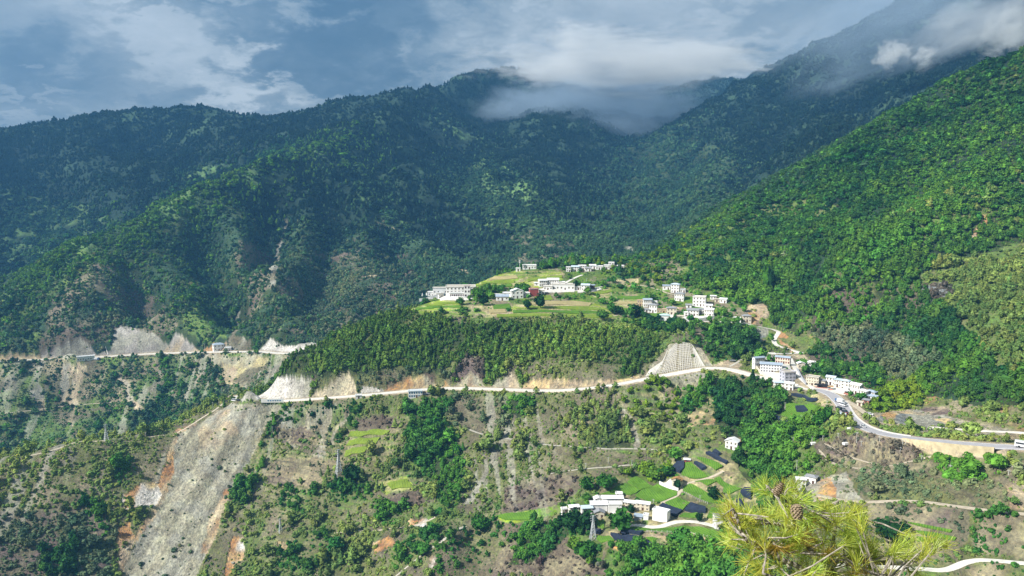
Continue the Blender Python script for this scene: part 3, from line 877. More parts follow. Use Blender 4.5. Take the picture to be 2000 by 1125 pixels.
# ravine and its woods
zone([(1390, 770), (1425, 742), (1500, 752), (1535, 785), (1520, 830), (1430, 862), (1395, 850), (1385, 800)], 640, 900, g=('floor', 'floor'), con=60, bro=520, shr=200, tint=5)
zone([(1325, 760), (1400, 735), (1395, 800), (1370, 830), (1330, 825), (1310, 790)], 700, 900, g=('grass', 'olive', 'tan'), con=30, bro=190, shr=300, tint=9)
zone([(1200, 765), (1300, 745), (1330, 770), (1330, 830), (1250, 820), (1210, 790)], 700, 900, g=('olive', 'grass', 'tan'), con=30, bro=150, shr=420, tint=4)
zone([(1340, 810), (1395, 790), (1390, 840), (1345, 835)], 700, 860, g=('ochre', 'olive', 'orange'), con=0, bro=12, shr=180, tint=7)
zone([(1300, 738), (1370, 725), (1395, 740), (1350, 765), (1320, 760)], 740, 900, g=('greyscree', 'scree', 'olive'), con=6, bro=10, shr=80, tint=7, rk=0.4)
zone([(1260, 830), (1400, 830), (1420, 880), (1360, 890), (1330, 905), (1250, 905)], 640, 840, g=('grass', 'olive', 'greybrown'), con=20, bro=70, shr=430, tint=7)
zone([(1425, 880), (1450, 862), (1530, 835), (1570, 880), (1540, 930), (1500, 980), (1490, 1030), (1455, 985), (1440, 930)], 540, 740, g=('floor', 'grass'), con=20, bro=430, shr=200, tint=9)
zone([(1380, 880), (1440, 870), (1460, 905), (1470, 960), (1440, 975), (1420, 930)], 580, 740, g=('floor', 'grass'), con=0, bro=520, shr=200, tint=5)
zone([(1530, 835), (1600, 825), (1620, 860), (1600, 925), (1550, 930), (1545, 880)], 580, 740, g=('grass', 'olive'), con=10, bro=110, shr=420, tint=3)
zone([(1190, 1068), (1260, 1062), (1390, 1072), (1450, 1062), (1500, 1130), (1400, 1330), (1200, 1330), (1185, 1100)], 380, 640, g=('floor', 'grass'), con=30, bro=430, shr=250, tint=9)
zone([(1090, 985), (1150, 970), (1180, 960), (1155, 1010), (1140, 1040), (1095, 1030)], 600, 740, g=('grass', 'floor'), con=0, bro=330, shr=250, tint=9)
zone([(1100, 1035), (1150, 1040), (1180, 1060), (1180, 1110), (1130, 1080)], 560, 700, g=('grass', 'olive'), con=10, bro=260, shr=300, tint=9)
zone([(1020, 1040), (1110, 1005), (1130, 1030), (1060, 1090), (990, 1110)], 560, 760, g=('floor', 'grass'), con=40, bro=300, shr=300, tint=9)
# village knoll: grass between the plots
zone([(1150, 975), (1230, 925), (1300, 905), (1360, 880), (1425, 885), (1475, 960), (1480, 1000), (1440, 1060), (1300, 1070), (1190, 1066), (1150, 1050), (1160, 1010)], 540, 740, g=('olive', 'straw', 'grass'), con=0, bro=3, shr=40, tint=9, n=8)
zone([(1225, 935), (1270, 905), (1310, 908), (1310, 935), (1290, 945)], 600, 760, g=('grass', 'field'), con=0, bro=180, shr=320, tint=4)
zone([(1250, 1045), (1345, 1038), (1420, 1058), (1430, 1072), (1340, 1055)], 520, 640, g=('sand', 'ochre', 'olive'), con=0, bro=0, shr=80, tint=7)
zone([(1195, 1062), (1235, 1068), (1225, 1080), (1200, 1075)], 520, 660, g=('orange', 'brown'), con=0, bro=0, shr=40, rk=1.0)
zone([(960, 1013), (1044, 997), (1090, 985), (1095, 1000), (1034, 1020), (987, 1020)], 600, 780, g=('field', 'lime'), con=0, bro=16, shr=60, tint=9)
# right-hand slope under the road
zone([(1590, 870), (1640, 850), (1760, 850), (1810, 880), (1760, 905), (1640, 915), (1600, 905)], 520, 700, g=('purple', 'greybrown', 'tan'), con=4, bro=10, shr=560, tint=8, n=8)
zone([(1640, 905), (1780, 905), (1900, 890), (2150, 900), (2150, 1005), (1900, 990), (1760, 972), (1650, 972)], 440, 640, g=('greybrown', 'olive', 'tan'), con=16, bro=14, shr=620, tint=6)
zone([(1830, 885), (1960, 880), (1960, 930), (1860, 945), (1820, 920)], 460, 620, g=('floor', 'olive'), con=30, bro=60, shr=700, tint=9)
zone([(1560, 950), (1650, 925), (1680, 975), (1600, 985)], 500, 640, g=('orange', 'greyscree', 'sand'), con=0, bro=0, shr=90, rk=0.5)
zone([(1620, 930), (1650, 930), (1690, 978), (1640, 975)], 500, 620, g=('greyscree', 'scree'), con=0, bro=0, shr=120, rk=0.3, tint=6)
zone([(1690, 988), (1900, 1000), (1890, 1060), (1850, 1090), (1700, 1095)], 430, 540, g=('tan', 'greybrown', 'purple'), con=0, bro=14, shr=260, tint=6)
zone([(1890, 1005), (2150, 1020), (2150, 1090), (1990, 1080), (1900, 1070)], 420, 520, g=('tan', 'olive', 'greybrown'), con=20, bro=30, shr=420, tint=9)
zone([(1500, 1108), (2150, 1095), (2150, 1300), (1500, 1300)], 300, 500, g=('olive', 'tan', 'grass'), con=0, bro=6, shr=260, tint=9, size=0.6)
zone([(1960, 950), (2010, 930), (2150, 930), (2150, 1000), (1970, 990)], 430, 560, g=('sand', 'tan', 'orange'), con=0, bro=4, shr=160, rk=0.4, tint=7)
# near-left knoll and the landslide
zone([(-150, 945), (0, 905), (100, 880), (200, 860), (345, 848), (330, 950), (300, 1000), (240, 1125), (100, 1330), (-150, 1330)], 560, 930, g=('olive', 'greybrown', 'tan'), con=14, bro=12, shr=560, tint=7, n=14)
zone([(-150, 1000), (200, 1000), (240, 1040), (200, 1140), (-150, 1140)], 560, 900, g=('greybrown', 'purple', 'olive'), con=16, bro=20, shr=480, tint=6, n=12)
zone([(215, 905), (270, 890), (260, 930), (225, 950)], 700, 900, con=30, bro=80, shr=600, tint=9)
zone([(80, 1085), (150, 1060), (150, 1125), (70, 1130)], 600, 800, con=60, bro=260, shr=400, tint=5)
zone([(160, 990), (210, 985), (215, 1050), (190, 1060)], 640, 850, con=60, bro=120, shr=400, tint=9)
_S = [(452, 787), (520, 790), (556, 792), (522, 830), (492, 890), (452, 960), (420, 1040), (385, 1125), (350, 1300), (180, 1300), (232, 1125), (285, 1020), (322, 965), (334, 890), (345, 852), (400, 818)]
wu2, wv2 = wu, wv
wu, wv = gu + 0.35 * (wu - gu), gv + 0.35 * (wv - gv)
zone(SLIDE, 600, 1010, g=('scree', 'greyscree', 'scree'), con=0, bro=0, shr=26, rk=0.45, tint=6, n=9)
wu, wv = wu2, wv2
zone([(420, 800), (500, 795), (480, 840), (420, 880), (380, 900), (390, 840)], 700, 1010, g=('scree', 'sand', 'greyscree'), con=0, bro=0, shr=40, rk=0.4, tint=7)
for p in ([(332, 868), (344, 850), (340, 920), (326, 965), (296, 1015), (258, 1070), (236, 1130), (226, 1130), (236, 1030), (252, 1020), (262, 1050), (300, 980)], [(452, 958), (422, 1040), (402, 1085), (390, 1080), (412, 1010), (436, 955)],
          [(335, 850), (348, 838), (385, 818), (380, 830), (350, 850)]):
    zone(p, 600, 1010, g=('orange', 'sand'), con=0, bro=0, shr=30, rk=0.5)
zone([(236, 972), (275, 945), (310, 940), (318, 965), (300, 990), (240, 998)], 640, 900, g=('ochre', 'pale', 'orange'), con=0, bro=0, shr=30, rk=1.0)
zone([(160, 1050), (190, 1040), (185, 1062), (160, 1070)], 600, 850, g=('sand', 'tan'), con=0, bro=0, shr=60)
# scars on the far side of the gorge
for p in ([(128, 706), (140, 712), (132, 760), (125, 795), (115, 780), (118, 740)], [(145, 712), (165, 712), (155, 760), (140, 800), (142, 830), (128, 830), (132, 790)], [(222, 732), (236, 732), (262, 775), (275, 800), (266, 802), (240, 760)],
          [(292, 712), (306, 712), (326, 738), (313, 741)], [(230, 700), (238, 700), (236, 718), (230, 718)], [(300, 700), (312, 706), (305, 712)], [(385, 730), (393, 730), (390, 750), (384, 750)], [(55, 760), (75, 750), (85, 800), (70, 810)]):
    zone(p, 1250, 1520, g=('sand', 'greyscree', 'tan'), con=0, bro=0, shr=50, rk=0.4)
zone([(405, 702), (525, 698), (495, 735), (468, 757), (446, 757), (430, 735)], 1280, 1470, g=('scree', 'straw', 'greybrown'), con=0, bro=0, shr=60, rk=0.5)
zone([(425, 715), (460, 720), (458, 752), (446, 750)], 1280, 1470, g=('straw', 'sand'), con=0, bro=0, shr=30, rk=0.3)
zone([(0, 890), (42, 890), (28, 904), (0, 912)], 1200, 1400, g=('field', 'lime'), con=0, bro=6, shr=30)
wu, wv = gu + 0.35 * (wu - gu), gv + 0.4 * (wv - gv)
k_ = np.nonzero(in_poly(gu, gv, _S) & (gd > 600) & (gd < 1010) & (rock > 0.3))[0]
col[k_] *= (1 + 0.5 * fbm(gx[k_] / 4.5 - gy[k_] / 14, gy[k_] / 40 + gx[k_] / 60, 4, 95))[:, None]
# rock cuts over the far road
for p, g in (([(-60, 704), (30, 692), (80, 696), (80, 702), (0, 708)], ('ochre', 'sand')), ([(78, 698), (128, 670), (160, 656), (186, 684), (192, 698)], ('mound', 'greyscree', 'mound')), ([(185, 696), (214, 686), (222, 648), (240, 636), (264, 640), (300, 654), (330, 676), (334, 692)], ('mound', 'greyscree', 'mound')),
             ([(316, 690), (350, 650), (390, 684), (388, 690)], ('mound', 'sand')), ([(384, 688), (420, 672), (444, 672), (436, 686)], ('orange', 'sand')), ([(500, 688), (527, 663), (548, 676), (575, 676), (606, 668), (640, 680), (620, 692)], ('pale', 'greyscree'))):
    zone(p, 1260, 1600, g=g, con=0, bro=0, shr=12, rk=0.35)
# rock cuts over the spur road
for p, g in (([(468, 782), (484, 758), (500, 744), (530, 736), (600, 737), (608, 746), (602, 778), (500, 782)], ('pale', 'pale', 'greyscree')), ([(606, 776), (640, 752), (668, 730), (682, 730), (692, 745), (700, 774)], ('cream', 'scree')),
             ([(703, 773), (708, 755), (745, 760), (765, 768), (745, 772)], ('greyscree', 'pale')), ([(745, 770), (760, 758), (790, 742), (830, 734), (852, 752), (862, 762), (800, 770)], ('ochre', 'orange', 'scree')),
             ([(880, 758), (920, 728), (935, 738), (948, 756)], ('orange', 'scree', 'ochre')), ([(862, 760), (872, 744), (880, 757)], ('orange', 'sand')), ([(952, 758), (1000, 728), (1012, 745), (1018, 760)], ('pale', 'scree', 'sand')),
             ([(1014, 760), (1040, 744), (1090, 740), (1150, 746), (1205, 742), (1250, 734), (1250, 742), (1120, 764)], ('sand', 'ochre', 'orange')), ([(1235, 742), (1255, 735), (1305, 672), (1350, 670), (1382, 716), (1300, 735)], ('scree', 'tan')),
             ([(1352, 670), (1362, 672), (1392, 714), (1380, 717)], ('sand', 'greyscree')), ([(1388, 715), (1420, 702), (1450, 712), (1440, 722), (1400, 719)], ('orange', 'sand'))):
    zone(p, 790, 1010, g=g, con=0, bro=0, shr=8, rk=0.55)

wu, wv = wu2, wv2
# clumps and clearings inside the stands
cl = fbm(gx / 38, gy / 38, 4, 77)
wood = np.clip((den[:, 0] + den[:, 1] - 120) / 200, 0, 1)
den[:, :2] *= np.clip(1 + (1.7 - 1.1 * wood) * cl, 0.12, 2.2)[:, None]
den[:, 2] *= np.clip(1 + 1.5 * fbm(gx / 16, gy / 16, 4, 78), 0.15, 2.2)
# pale wash lines run down the dry faces, and the risers of old benches show bare
st = fbm(gx / 5.5 + 0.2 * gy / 9, gy / 75, 3, 83)
st2 = sstep(0.16, 0.40, st) * (((gv > 768) & (gd > 600) & (gd < 1005)) | ((gd > 1240) & (gd < 1480) & (gv > 690)))
st2 = (st2 * (wood < 0.5) * (rock < 0.2) * sstep(-0.1, 0.25, fbm(gx / 120, gy / 120, 3, 84)))
col = col * (1 - 0.65 * st2[:, None]) + np.array(GC['greyscree']) * 0.65 * st2[:, None]
den *= (1 - 0.85 * st2)[:, None]
rz_ = RISER & (wood < 0.6)
col[rz_] = col[rz_] * 0.5 + np.array(GC['tan']) * 0.55 * (0.7 + 0.5 * fbm(gx[rz_] / 20, gy[rz_] / 20, 3, 85))[:, None]
den[rz_] *= 0.55
col[TRISER] = col[TRISER] * 0.5 + np.array(GC['straw']) * 0.45
den[TRISER] *= 0.2
# crest light and hollow shade put into the colour far off; crests also thinner
G2 = GZ
def _blur(a, ra, rr):
    c = np.cumsum(np.pad(a, ((ra + 1, ra), (0, 0)), mode='edge'), 0)
    a = (c[2 * ra + 1:] - c[:-2 * ra - 1]) / (2 * ra + 1)
    c = np.cumsum(np.pad(a, ((0, 0), (rr + 1, rr)), mode='edge'), 1)
    return (c[:, 2 * rr + 1:] - c[:, :-2 * rr - 1]) / (2 * rr + 1)
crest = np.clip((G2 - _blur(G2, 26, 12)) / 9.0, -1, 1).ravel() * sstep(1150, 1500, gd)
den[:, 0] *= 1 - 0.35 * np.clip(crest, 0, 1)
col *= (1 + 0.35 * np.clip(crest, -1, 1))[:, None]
# small random mottling of the ground tone
col *= (1 + 0.22 * fbm(gx / 9, gy / 9, 3, 91))[:, None]
# nothing grows on the roads
for L in (MAIN_ROAD, FAR_ROAD):
    k, dist, _ = near_line(gx, gy, L, 9.5)
    kk = k[dist < 8.5]
    den[kk] = 0
    t = sstep(9.5, 6.5, dist)[:, None]
    col[k] = col[k] * (1 - t) + np.array(GC['sand'])[None] * t
CLEAR = []        # world outlines (x, y, radius) kept free of plants, filled in by the builders below
# ------------------------------------------------------------------ materials
def mat(name, color=(0.5, 0.5, 0.5), rough=0.85, metal=0.0, vary=0.18, scale=0.6, bump=0.0, spec=0.25):
    m = bpy.data.materials.new(name)
    m.use_nodes = True
    t = NT(m.node_tree)
    b = m.node_tree.nodes['Principled BSDF']
    b.inputs['Roughness'].default_value = rough
    b.inputs['Metallic'].default_value = metal
    b.inputs['Specular IOR Level'].default_value = spec
    tc = t.n('ShaderNodeTexCoord')
    nz = t.noise(tc.outputs['Object'], scale, 5, 0.6)
    f = t.maprange(nz.outputs[0], 0.25, 0.75, 1 - vary, 1 + vary)
    nd = t.n('ShaderNodeVectorMath', operation='SCALE')
    nd.inputs[0].default_value = color
    t.link(f, nd.inputs['Scale'])
    t.link(nd.outputs[0], b.inputs['Base Color'])
    if bump:
        bp = t.n('ShaderNodeBump')
        bp.inputs['Strength'].default_value = 0.6
        bp.inputs['Distance'].default_value = bump
        n2 = t.noise(tc.outputs['Object'], scale * 4, 4, 0.6)
        t.link(n2.outputs[0], bp.inputs['Height'])
        t.link(bp.outputs[0], b.inputs['Normal'])
    return m


def ground_material():
    m = bpy.data.materials.new('ground')
    m.use_nodes = True
    t = NT(m.node_tree)
    b = m.node_tree.nodes['Principled BSDF']
    b.inputs['Roughness'].default_value = 0.95
    b.inputs['Specular IOR Level'].default_value = 0.1
    a = t.n('ShaderNodeAttribute', attribute_name='gcol')
    r = t.n('ShaderNodeAttribute', attribute_name='rock')
    tc = t.n('ShaderNodeTexCoord')
    n1 = t.noise(tc.outputs['Object'], 0.55, 6, 0.62, 0.3)
    n2 = t.noise(tc.outputs['Object'], 0.11, 5, 0.6, 0.4)
    mp = t.n('ShaderNodeMapping')
    mp.inputs['Scale'].default_value = (0.32, 0.32, 0.045)          # runnels down bare faces
    t.link(tc.outputs['Object'], mp.inputs[0])
    n3 = t.noise(mp.outputs[0], 1.0, 5, 0.62, 0.2)
    f1 = t.maprange(n1.outputs[0], 0.3, 0.72, 0.62, 1.32)
    f2 = t.maprange(n2.outputs[0], 0.3, 0.7, 0.8, 1.2)
    f3 = t.maprange(n3.outputs[0], 0.3, 0.7, 0.7, 1.2)
    f3 = t.math('ADD', t.math('MULTIPLY', r.outputs['Fac'], t.math('SUBTRACT', f3, 1.0)), 1.0)
    f = t.math('MULTIPLY', t.math('MULTIPLY', f1, f2), f3)
    sc = t.n('ShaderNodeVectorMath', operation='SCALE')
    t.link(a.outputs['Color'], sc.inputs[0])
    t.link(f, sc.inputs['Scale'])
    # faint drift of hue
    hs = t.n('ShaderNodeHueSaturation')
    t.link(t.maprange(n2.outputs[0], 0.3, 0.7, 0.485, 0.512), hs.inputs['Hue'])
    t.link(t.maprange(n1.outputs[0], 0.3, 0.7, 0.85, 1.15), hs.inputs['Saturation'])
    t.link(sc.outputs[0], hs.inputs['Color'])
    t.link(hs.outputs[0], b.inputs['Base Color'])
    bp = t.n('ShaderNodeBump')
    bp.inputs['Strength'].default_value = 0.9
    bp.inputs['Distance'].default_value = 1.4
    h = t.math('ADD', n1.outputs[0], t.math('MULTIPLY', n3.outputs[0], t.math('MULTIPLY', r.outputs['Fac'], 1.6)))
    t.link(h, bp.inputs['Height'])
    t.link(bp.outputs[0], b.inputs['Normal'])
    return m


def link_mesh(name, verts, faces, material, parent=None, smooth=False):
    me = bpy.data.meshes.new(name)
    me.from_pydata([tuple(v) for v in verts], [], [tuple(f) for f in faces])
    if smooth:
        me.polygons.foreach_set('use_smooth', [True] * len(me.polygons))
    for mm in (material if isinstance(material, (list, tuple)) else [material]):
        me.materials.append(mm)
    me.update()
    o = bpy.data.objects.new(name, me)
    COL.objects.link(o)
    if parent is not None:
        o.parent = parent
    return o


def tag(o, label=None, cat=None, group=None, kind=None):
    for k, v in (('label', label), ('category', cat), ('group', group), ('kind', kind)):
        if v:
            o[k] = v
    return o


def empty(name, loc, rz=0.0, label=None, cat=None, group=None):
    o = bpy.data.objects.new(name, None)
    COL.objects.link(o)
    o.empty_display_size = 0.5
    o.location = loc
    o.rotation_euler = (0, 0, rz)
    return tag(o, label, cat, group)


class MB:
    """collects boxes, bars and prisms for one mesh"""
    def __init__(self):
        self.v, self.f, self.mi = [], [], []

    def quad(self, pts, mi=0):
        b = len(self.v)
        self.v += [tuple(p) for p in pts]
        self.f.append(tuple(range(b, b + len(pts))))
        self.mi.append(mi)

    def box(self, x0, y0, z0, x1, y1, z1, mi=0, top=None):
        b = len(self.v)
        t = top if top is not None else 0.0
        self.v += [(x0, y0, z0), (x1, y0, z0), (x1, y1, z0), (x0, y1, z0), (x0 + t, y0 + t, z1), (x1 - t, y0 + t, z1), (x1 - t, y1 - t, z1), (x0 + t, y1 - t, z1)]
        for q in ((0, 3, 2, 1), (4, 5, 6, 7), (0, 1, 5, 4), (1, 2, 6, 5), (2, 3, 7, 6), (3, 0, 4, 7)):
            self.f.append(tuple(b + i for i in q))
            self.mi.append(mi)

    def bar(self, p, q, r=0.1, n=4, r2=None, mi=0):
        p, q = Vector(p), Vector(q)
        d = (q - p)
        if d.length < 1e-6:
            return
        d.normalize()
        a = d.orthogonal().normalized()
        c = d.cross(a)
        r2 = r if r2 is None else r2
        b = len(self.v)
        for s, rr in ((p, r), (q, r2)):
            for i in range(n):
                an = 2 * math.pi * i / n + math.pi / 4
                self.v.append(tuple(s + a * (rr * math.cos(an)) + c * (rr * math.sin(an))))
        for i in range(n):
            j = (i + 1) % n
            self.f.append((b + i, b + j, b + n + j, b + n + i))
            self.mi.append(mi)
        self.f.append(tuple(b + i for i in reversed(range(n))))
        self.f.append(tuple(b + n + i for i in range(n)))
        self.mi += [mi, mi]

    def build(self, name, material, parent=None, smooth=False):
        o = link_mesh(name, self.v, self.f, material, parent, smooth)
        if any(self.mi):
            o.data.polygons.foreach_set('material_index', self.mi)
        return o


# ------------------------------------------------------------------ the ground sheet
def build_ground():
    me = bpy.data.meshes.new('terrain')
    idx = np.arange(NA * NR).reshape(NA, NR)
    q = np.stack([idx[:-1, :-1], idx[1:, :-1], idx[1:, 1:], idx[:-1, 1:]], -1).reshape(-1, 4)[:, ::-1]
    me.vertices.add(NA * NR)
    me.vertices.foreach_set('co', np.stack([gx, gy, gz], 1).ravel().astype(np.float32))
    me.loops.add(q.size)
    me.loops.foreach_set('vertex_index', np.ascontiguousarray(q).ravel().astype(np.int32))
    me.polygons.add(len(q))
    me.polygons.foreach_set('loop_start', np.arange(0, q.size, 4, dtype=np.int32))
    me.polygons.foreach_set('use_smooth', np.ones(len(q), bool))
    at = me.attributes.new('gcol', 'FLOAT_COLOR', 'POINT')
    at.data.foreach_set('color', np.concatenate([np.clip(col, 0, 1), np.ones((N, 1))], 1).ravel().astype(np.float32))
    at = me.attributes.new('rock', 'FLOAT', 'POINT')
    at.data.foreach_set('value', rock.astype(np.float32))
    me.materials.append(ground_material())
    me.update()
    o = bpy.data.objects.new('terrain', me)
    COL.objects.link(o)
    tag(o, 'mountain valley ground with forested slopes, terraces and a grey landslide', 'terrain', kind='structure')



# ------------------------------------------------------------------ haze: the air between the eye and the far slopes
def build_haze():
    m = bpy.data.materials.new('haze')
    m.use_nodes = True
    nt = m.node_tree
    for nd in list(nt.nodes):
        nt.nodes.remove(nd)
    out = nt.nodes.new('ShaderNodeOutputMaterial')
    pv = nt.nodes.new('ShaderNodeVolumePrincipled')
    pv.inputs['Color'].default_value = HAZE_COLOR
    pv.inputs['Density'].default_value = HAZE_DENSITY
    pv.inputs['Anisotropy'].default_value = 0.0
    nt.links.new(pv.outputs[0], out.inputs['Volume'])
    b = MB()
    R = 4400
    b.box(-R, -R, gz.min() - 1.5, R, R, gz.max() + 25)
    o = b.build('haze', m)
    tag(o, 'pale blue haze filling the valley', 'haze', kind='stuff')


HAZE_COLOR = (0.18, 0.52, 1.0, 1.0)
HAZE_DENSITY = 0.000095
if HAZE_DENSITY > 0:
    build_haze()
# ------------------------------------------------------------------ materials for what people built
M = dict(
    asphalt=mat('asphalt', (0.40, 0.39, 0.41), 0.9, vary=0.12, scale=0.35),
    concrete=mat('concrete', (0.68, 0.65, 0.59), 0.9, vary=0.14, scale=0.3),
    wall_concrete=mat('wall_concrete', (0.56, 0.47, 0.30), 0.9, vary=0.22, scale=0.35, bump=0.05),
    dirt=mat('dirt_track', (0.50, 0.43, 0.33), 0.95, vary=0.2, scale=0.5),
    dirt_grey=mat('grey_track', (0.46, 0.43, 0.36), 0.95, vary=0.2, scale=0.5),
    paint=mat('white_road_paint', (0.8, 0.8, 0.78), 0.7, vary=0.08),
    white=mat('whitewash', (0.86, 0.85, 0.83), 0.85, vary=0.07, scale=0.5, bump=0.02),
    cream=mat('cream_render', (0.70, 0.63, 0.50), 0.85, vary=0.10, scale=0.5, bump=0.02),
    tan=mat('rammed_earth', (0.55, 0.42, 0.27), 0.95, vary=0.16, scale=0.5, bump=0.04),
    grey=mat('grey_render', (0.42, 0.43, 0.47), 0.85, vary=0.10, scale=0.4, bump=0.02),
    lilac=mat('grey_lilac_render', (0.50, 0.50, 0.57), 0.85, vary=0.08, scale=0.4),
    red=mat('dark_red_render', (0.36, 0.08, 0.07), 0.85, vary=0.12, scale=0.5),
    pink=mat('pink_tiles', (0.55, 0.22, 0.17), 0.8, vary=0.12, scale=0.5),
    maroon=mat('maroon_paint', (0.16, 0.05, 0.05), 0.8),
    teal=mat('pale_teal_sheet', (0.50, 0.66, 0.66), 0.7),
    roofw=mat('white_roof_sheet', (0.82, 0.83, 0.84), 0.55, vary=0.08, scale=0.4),
    roofb=mat('blue_grey_roof_sheet', (0.36, 0.43, 0.52), 0.5, vary=0.12, scale=0.4),
    roofp=mat('pale_blue_roof_sheet', (0.56, 0.66, 0.74), 0.5, vary=0.10, scale=0.4),
    roofg=mat('grey_roof_tiles', (0.30, 0.31, 0.33), 0.8, vary=0.15, scale=0.6),
    rooft=mat('earth_roof', (0.50, 0.45, 0.37), 0.95, vary=0.14, scale=0.5),
    roofo=mat('rusty_roof', (0.42, 0.24, 0.10), 0.8, vary=0.2, scale=0.7),
    glass=mat('dark_glass', (0.03, 0.04, 0.055), 0.25, vary=0.05, spec=0.5),
    frame=mat('window_frame', (0.22, 0.12, 0.09), 0.7),
    wood=mat('dark_wood', (0.12, 0.07, 0.05), 0.8, vary=0.2, scale=2),
    net=mat('black_shade_net', (0.022, 0.032, 0.058), 0.8, vary=0.25, scale=0.4),
    steel=mat('galvanised_steel', (0.55, 0.58, 0.60), 0.5, metal=0.2, vary=0.05),
    polec=mat('pale_concrete_pole', (0.62, 0.62, 0.58), 0.8, vary=0.05),
    rubber=mat('tyre_rubber', (0.02, 0.02, 0.02), 0.9),
    carw=mat('white_car_paint', (0.75, 0.76, 0.78), 0.3, vary=0.02, spec=0.5),
    card=mat('dark_car_paint', (0.03, 0.035, 0.045), 0.3, vary=0.02, spec=0.5),
    carb=mat('blue_car_paint', (0.08, 0.16, 0.34), 0.3, vary=0.02, spec=0.5),
    carr=mat('red_car_paint', (0.35, 0.04, 0.03), 0.3, vary=0.02, spec=0.5),
    cars=mat('silver_car_paint', (0.45, 0.47, 0.50), 0.3, metal=0.4, vary=0.02, spec=0.5),
    blue=mat('blue_paint', (0.06, 0.22, 0.42), 0.7),
    canopy=mat('black_canopy', (0.02, 0.02, 0.025), 0.8),
)


def field_material(name, c0, c1, rows=1.3):
    """planted rows: alternate leaf and soil along the plot's own direction"""
    m = bpy.data.materials.new(name)
    m.use_nodes = True
    t = NT(m.node_tree)
    b = m.node_tree.nodes['Principled BSDF']
    b.inputs['Roughness'].default_value = 0.95
    b.inputs['Specular IOR Level'].default_value = 0.1
    tc = t.n('ShaderNodeTexCoord')
    wv = t.n('ShaderNodeTexWave', wave_type='BANDS', bands_direction='X')
    wv.inputs['Scale'].default_value = 0.314 / rows
    wv.inputs['Distortion'].default_value = 0.7
    wv.inputs['Detail'].default_value = 2
    t.link(tc.outputs['Object'], wv.inputs[0])
    n1 = t.noise(tc.outputs['Object'], 0.10, 5, 0.6)
    n2 = t.noise(tc.outputs['Object'], 1.1, 4, 0.6)
    f = t.math('ADD', t.math('MULTIPLY', wv.outputs[1], 0.35), t.math('MULTIPLY', n1.outputs[0], 0.9))
    f = t.math('ADD', f, t.math('MULTIPLY', t.math('SUBTRACT', n2.outputs[0], 0.5), 0.9))
    c = t.mix(t.maprange(f, 0.2, 1.0), c0, c1)
    t.link(c, b.inputs['Base Color'])
    bp = t.n('ShaderNodeBump')
    bp.inputs['Distance'].default_value = 0.35
    bp.inputs['Strength'].default_value = 0.8
    t.link(f, bp.inputs['Height'])
    t.link(bp.outputs[0], b.inputs['Normal'])
    return m


M['crop'] = field_material('green_crop_rows', (0.055, 0.130, 0.018), (0.135, 0.270, 0.030))
M['crop2'] = field_material('yellow_green_crop_rows', (0.11, 0.17, 0.025), (0.25, 0.34, 0.045))

# ------------------------------------------------------------------ roads and tracks
UP = np.array((0, 0, 1.0))


def ribbon(name, L, width, material, lift, label, cat='road', parent=None, side=0.0, drop=0.25, follow=False):
    """a strip of road along world points L; follow lays every edge on the ground"""
    L = np.asarray(L)
    T = np.gradient(L, axis=0)
    T[:, 2] = 0
    T /= np.linalg.norm(T, axis=1)[:, None] + 1e-9
    Nn = np.stack([-T[:, 1], T[:, 0], np.zeros(len(T))], 1)
    V, Fc = [], []
    offs = (-width / 2 - 0.25, -width / 2, 0.0, width / 2, width / 2 + 0.25)
    zl = []
    for o_ in offs:
        P = L + Nn * (o_ + side)
        if follow:
            z = np.maximum(zat(P[:, 0], P[:, 1]), zat(L[:, 0], L[:, 1]) - 0.4)
            P[:, 2] = z
        zl.append(P)
    if follow:
        zm = np.maximum.reduce([p[:, 2] for p in zl])
        for p in zl:
            p[:, 2] = zm
    for i in range(len(L)):
        for q, o_ in enumerate(offs):
            p = zl[q][i].copy()
            p[2] += lift - (drop + lift if q in (0, 4) else 0.0)
            V.append(p)
    for i in range(len(L) - 1):
        for q in range(4):
            a = i * 5 + q
            Fc.append((a, a + 5, a + 6, a + 1))
    o = link_mesh(name, V, Fc, material, parent)
    if parent is None:
        tag(o, label, cat, kind='structure')
    return o


def resample(L, step):
    d = np.concatenate([[0], np.cumsum(np.linalg.norm(np.diff(L, axis=0), axis=1))])
    n = max(2, int(d[-1] / step))
    s = np.linspace(0, d[-1], n)
    return np.stack([np.interp(s, d, L[:, k]) for k in range(3)], 1)


def px_line(pts, step=3.0, dmin=0):
    """a line drawn over the photograph, laid on the ground"""
    Q = smooth_line([(u, v, 0.0) for u, v in pts], 3.0) if len(pts) > 2 else np.array([(pts[0][0] + (pts[1][0] - pts[0][0]) * t, pts[0][1] + (pts[1][1] - pts[0][1]) * t, 0) for t in np.linspace(0, 1, 8)])
    P = np.array([hit(u, v, dmin) for u, v, _ in Q])
    n = min(9, len(P) // 2 * 2 - 1)
    if n >= 3:
        h = n // 2
        E = np.concatenate([2 * P[:1] - P[h:0:-1], P, 2 * P[-1:] - P[-2:-h - 2:-1]])
        P = np.stack([np.convolve(E[:, k], np.ones(n) / n, 'valid') for k in range(3)], 1)
        P[:, 2] = zat(P[:, 0], P[:, 1])
    return resample(P, step)


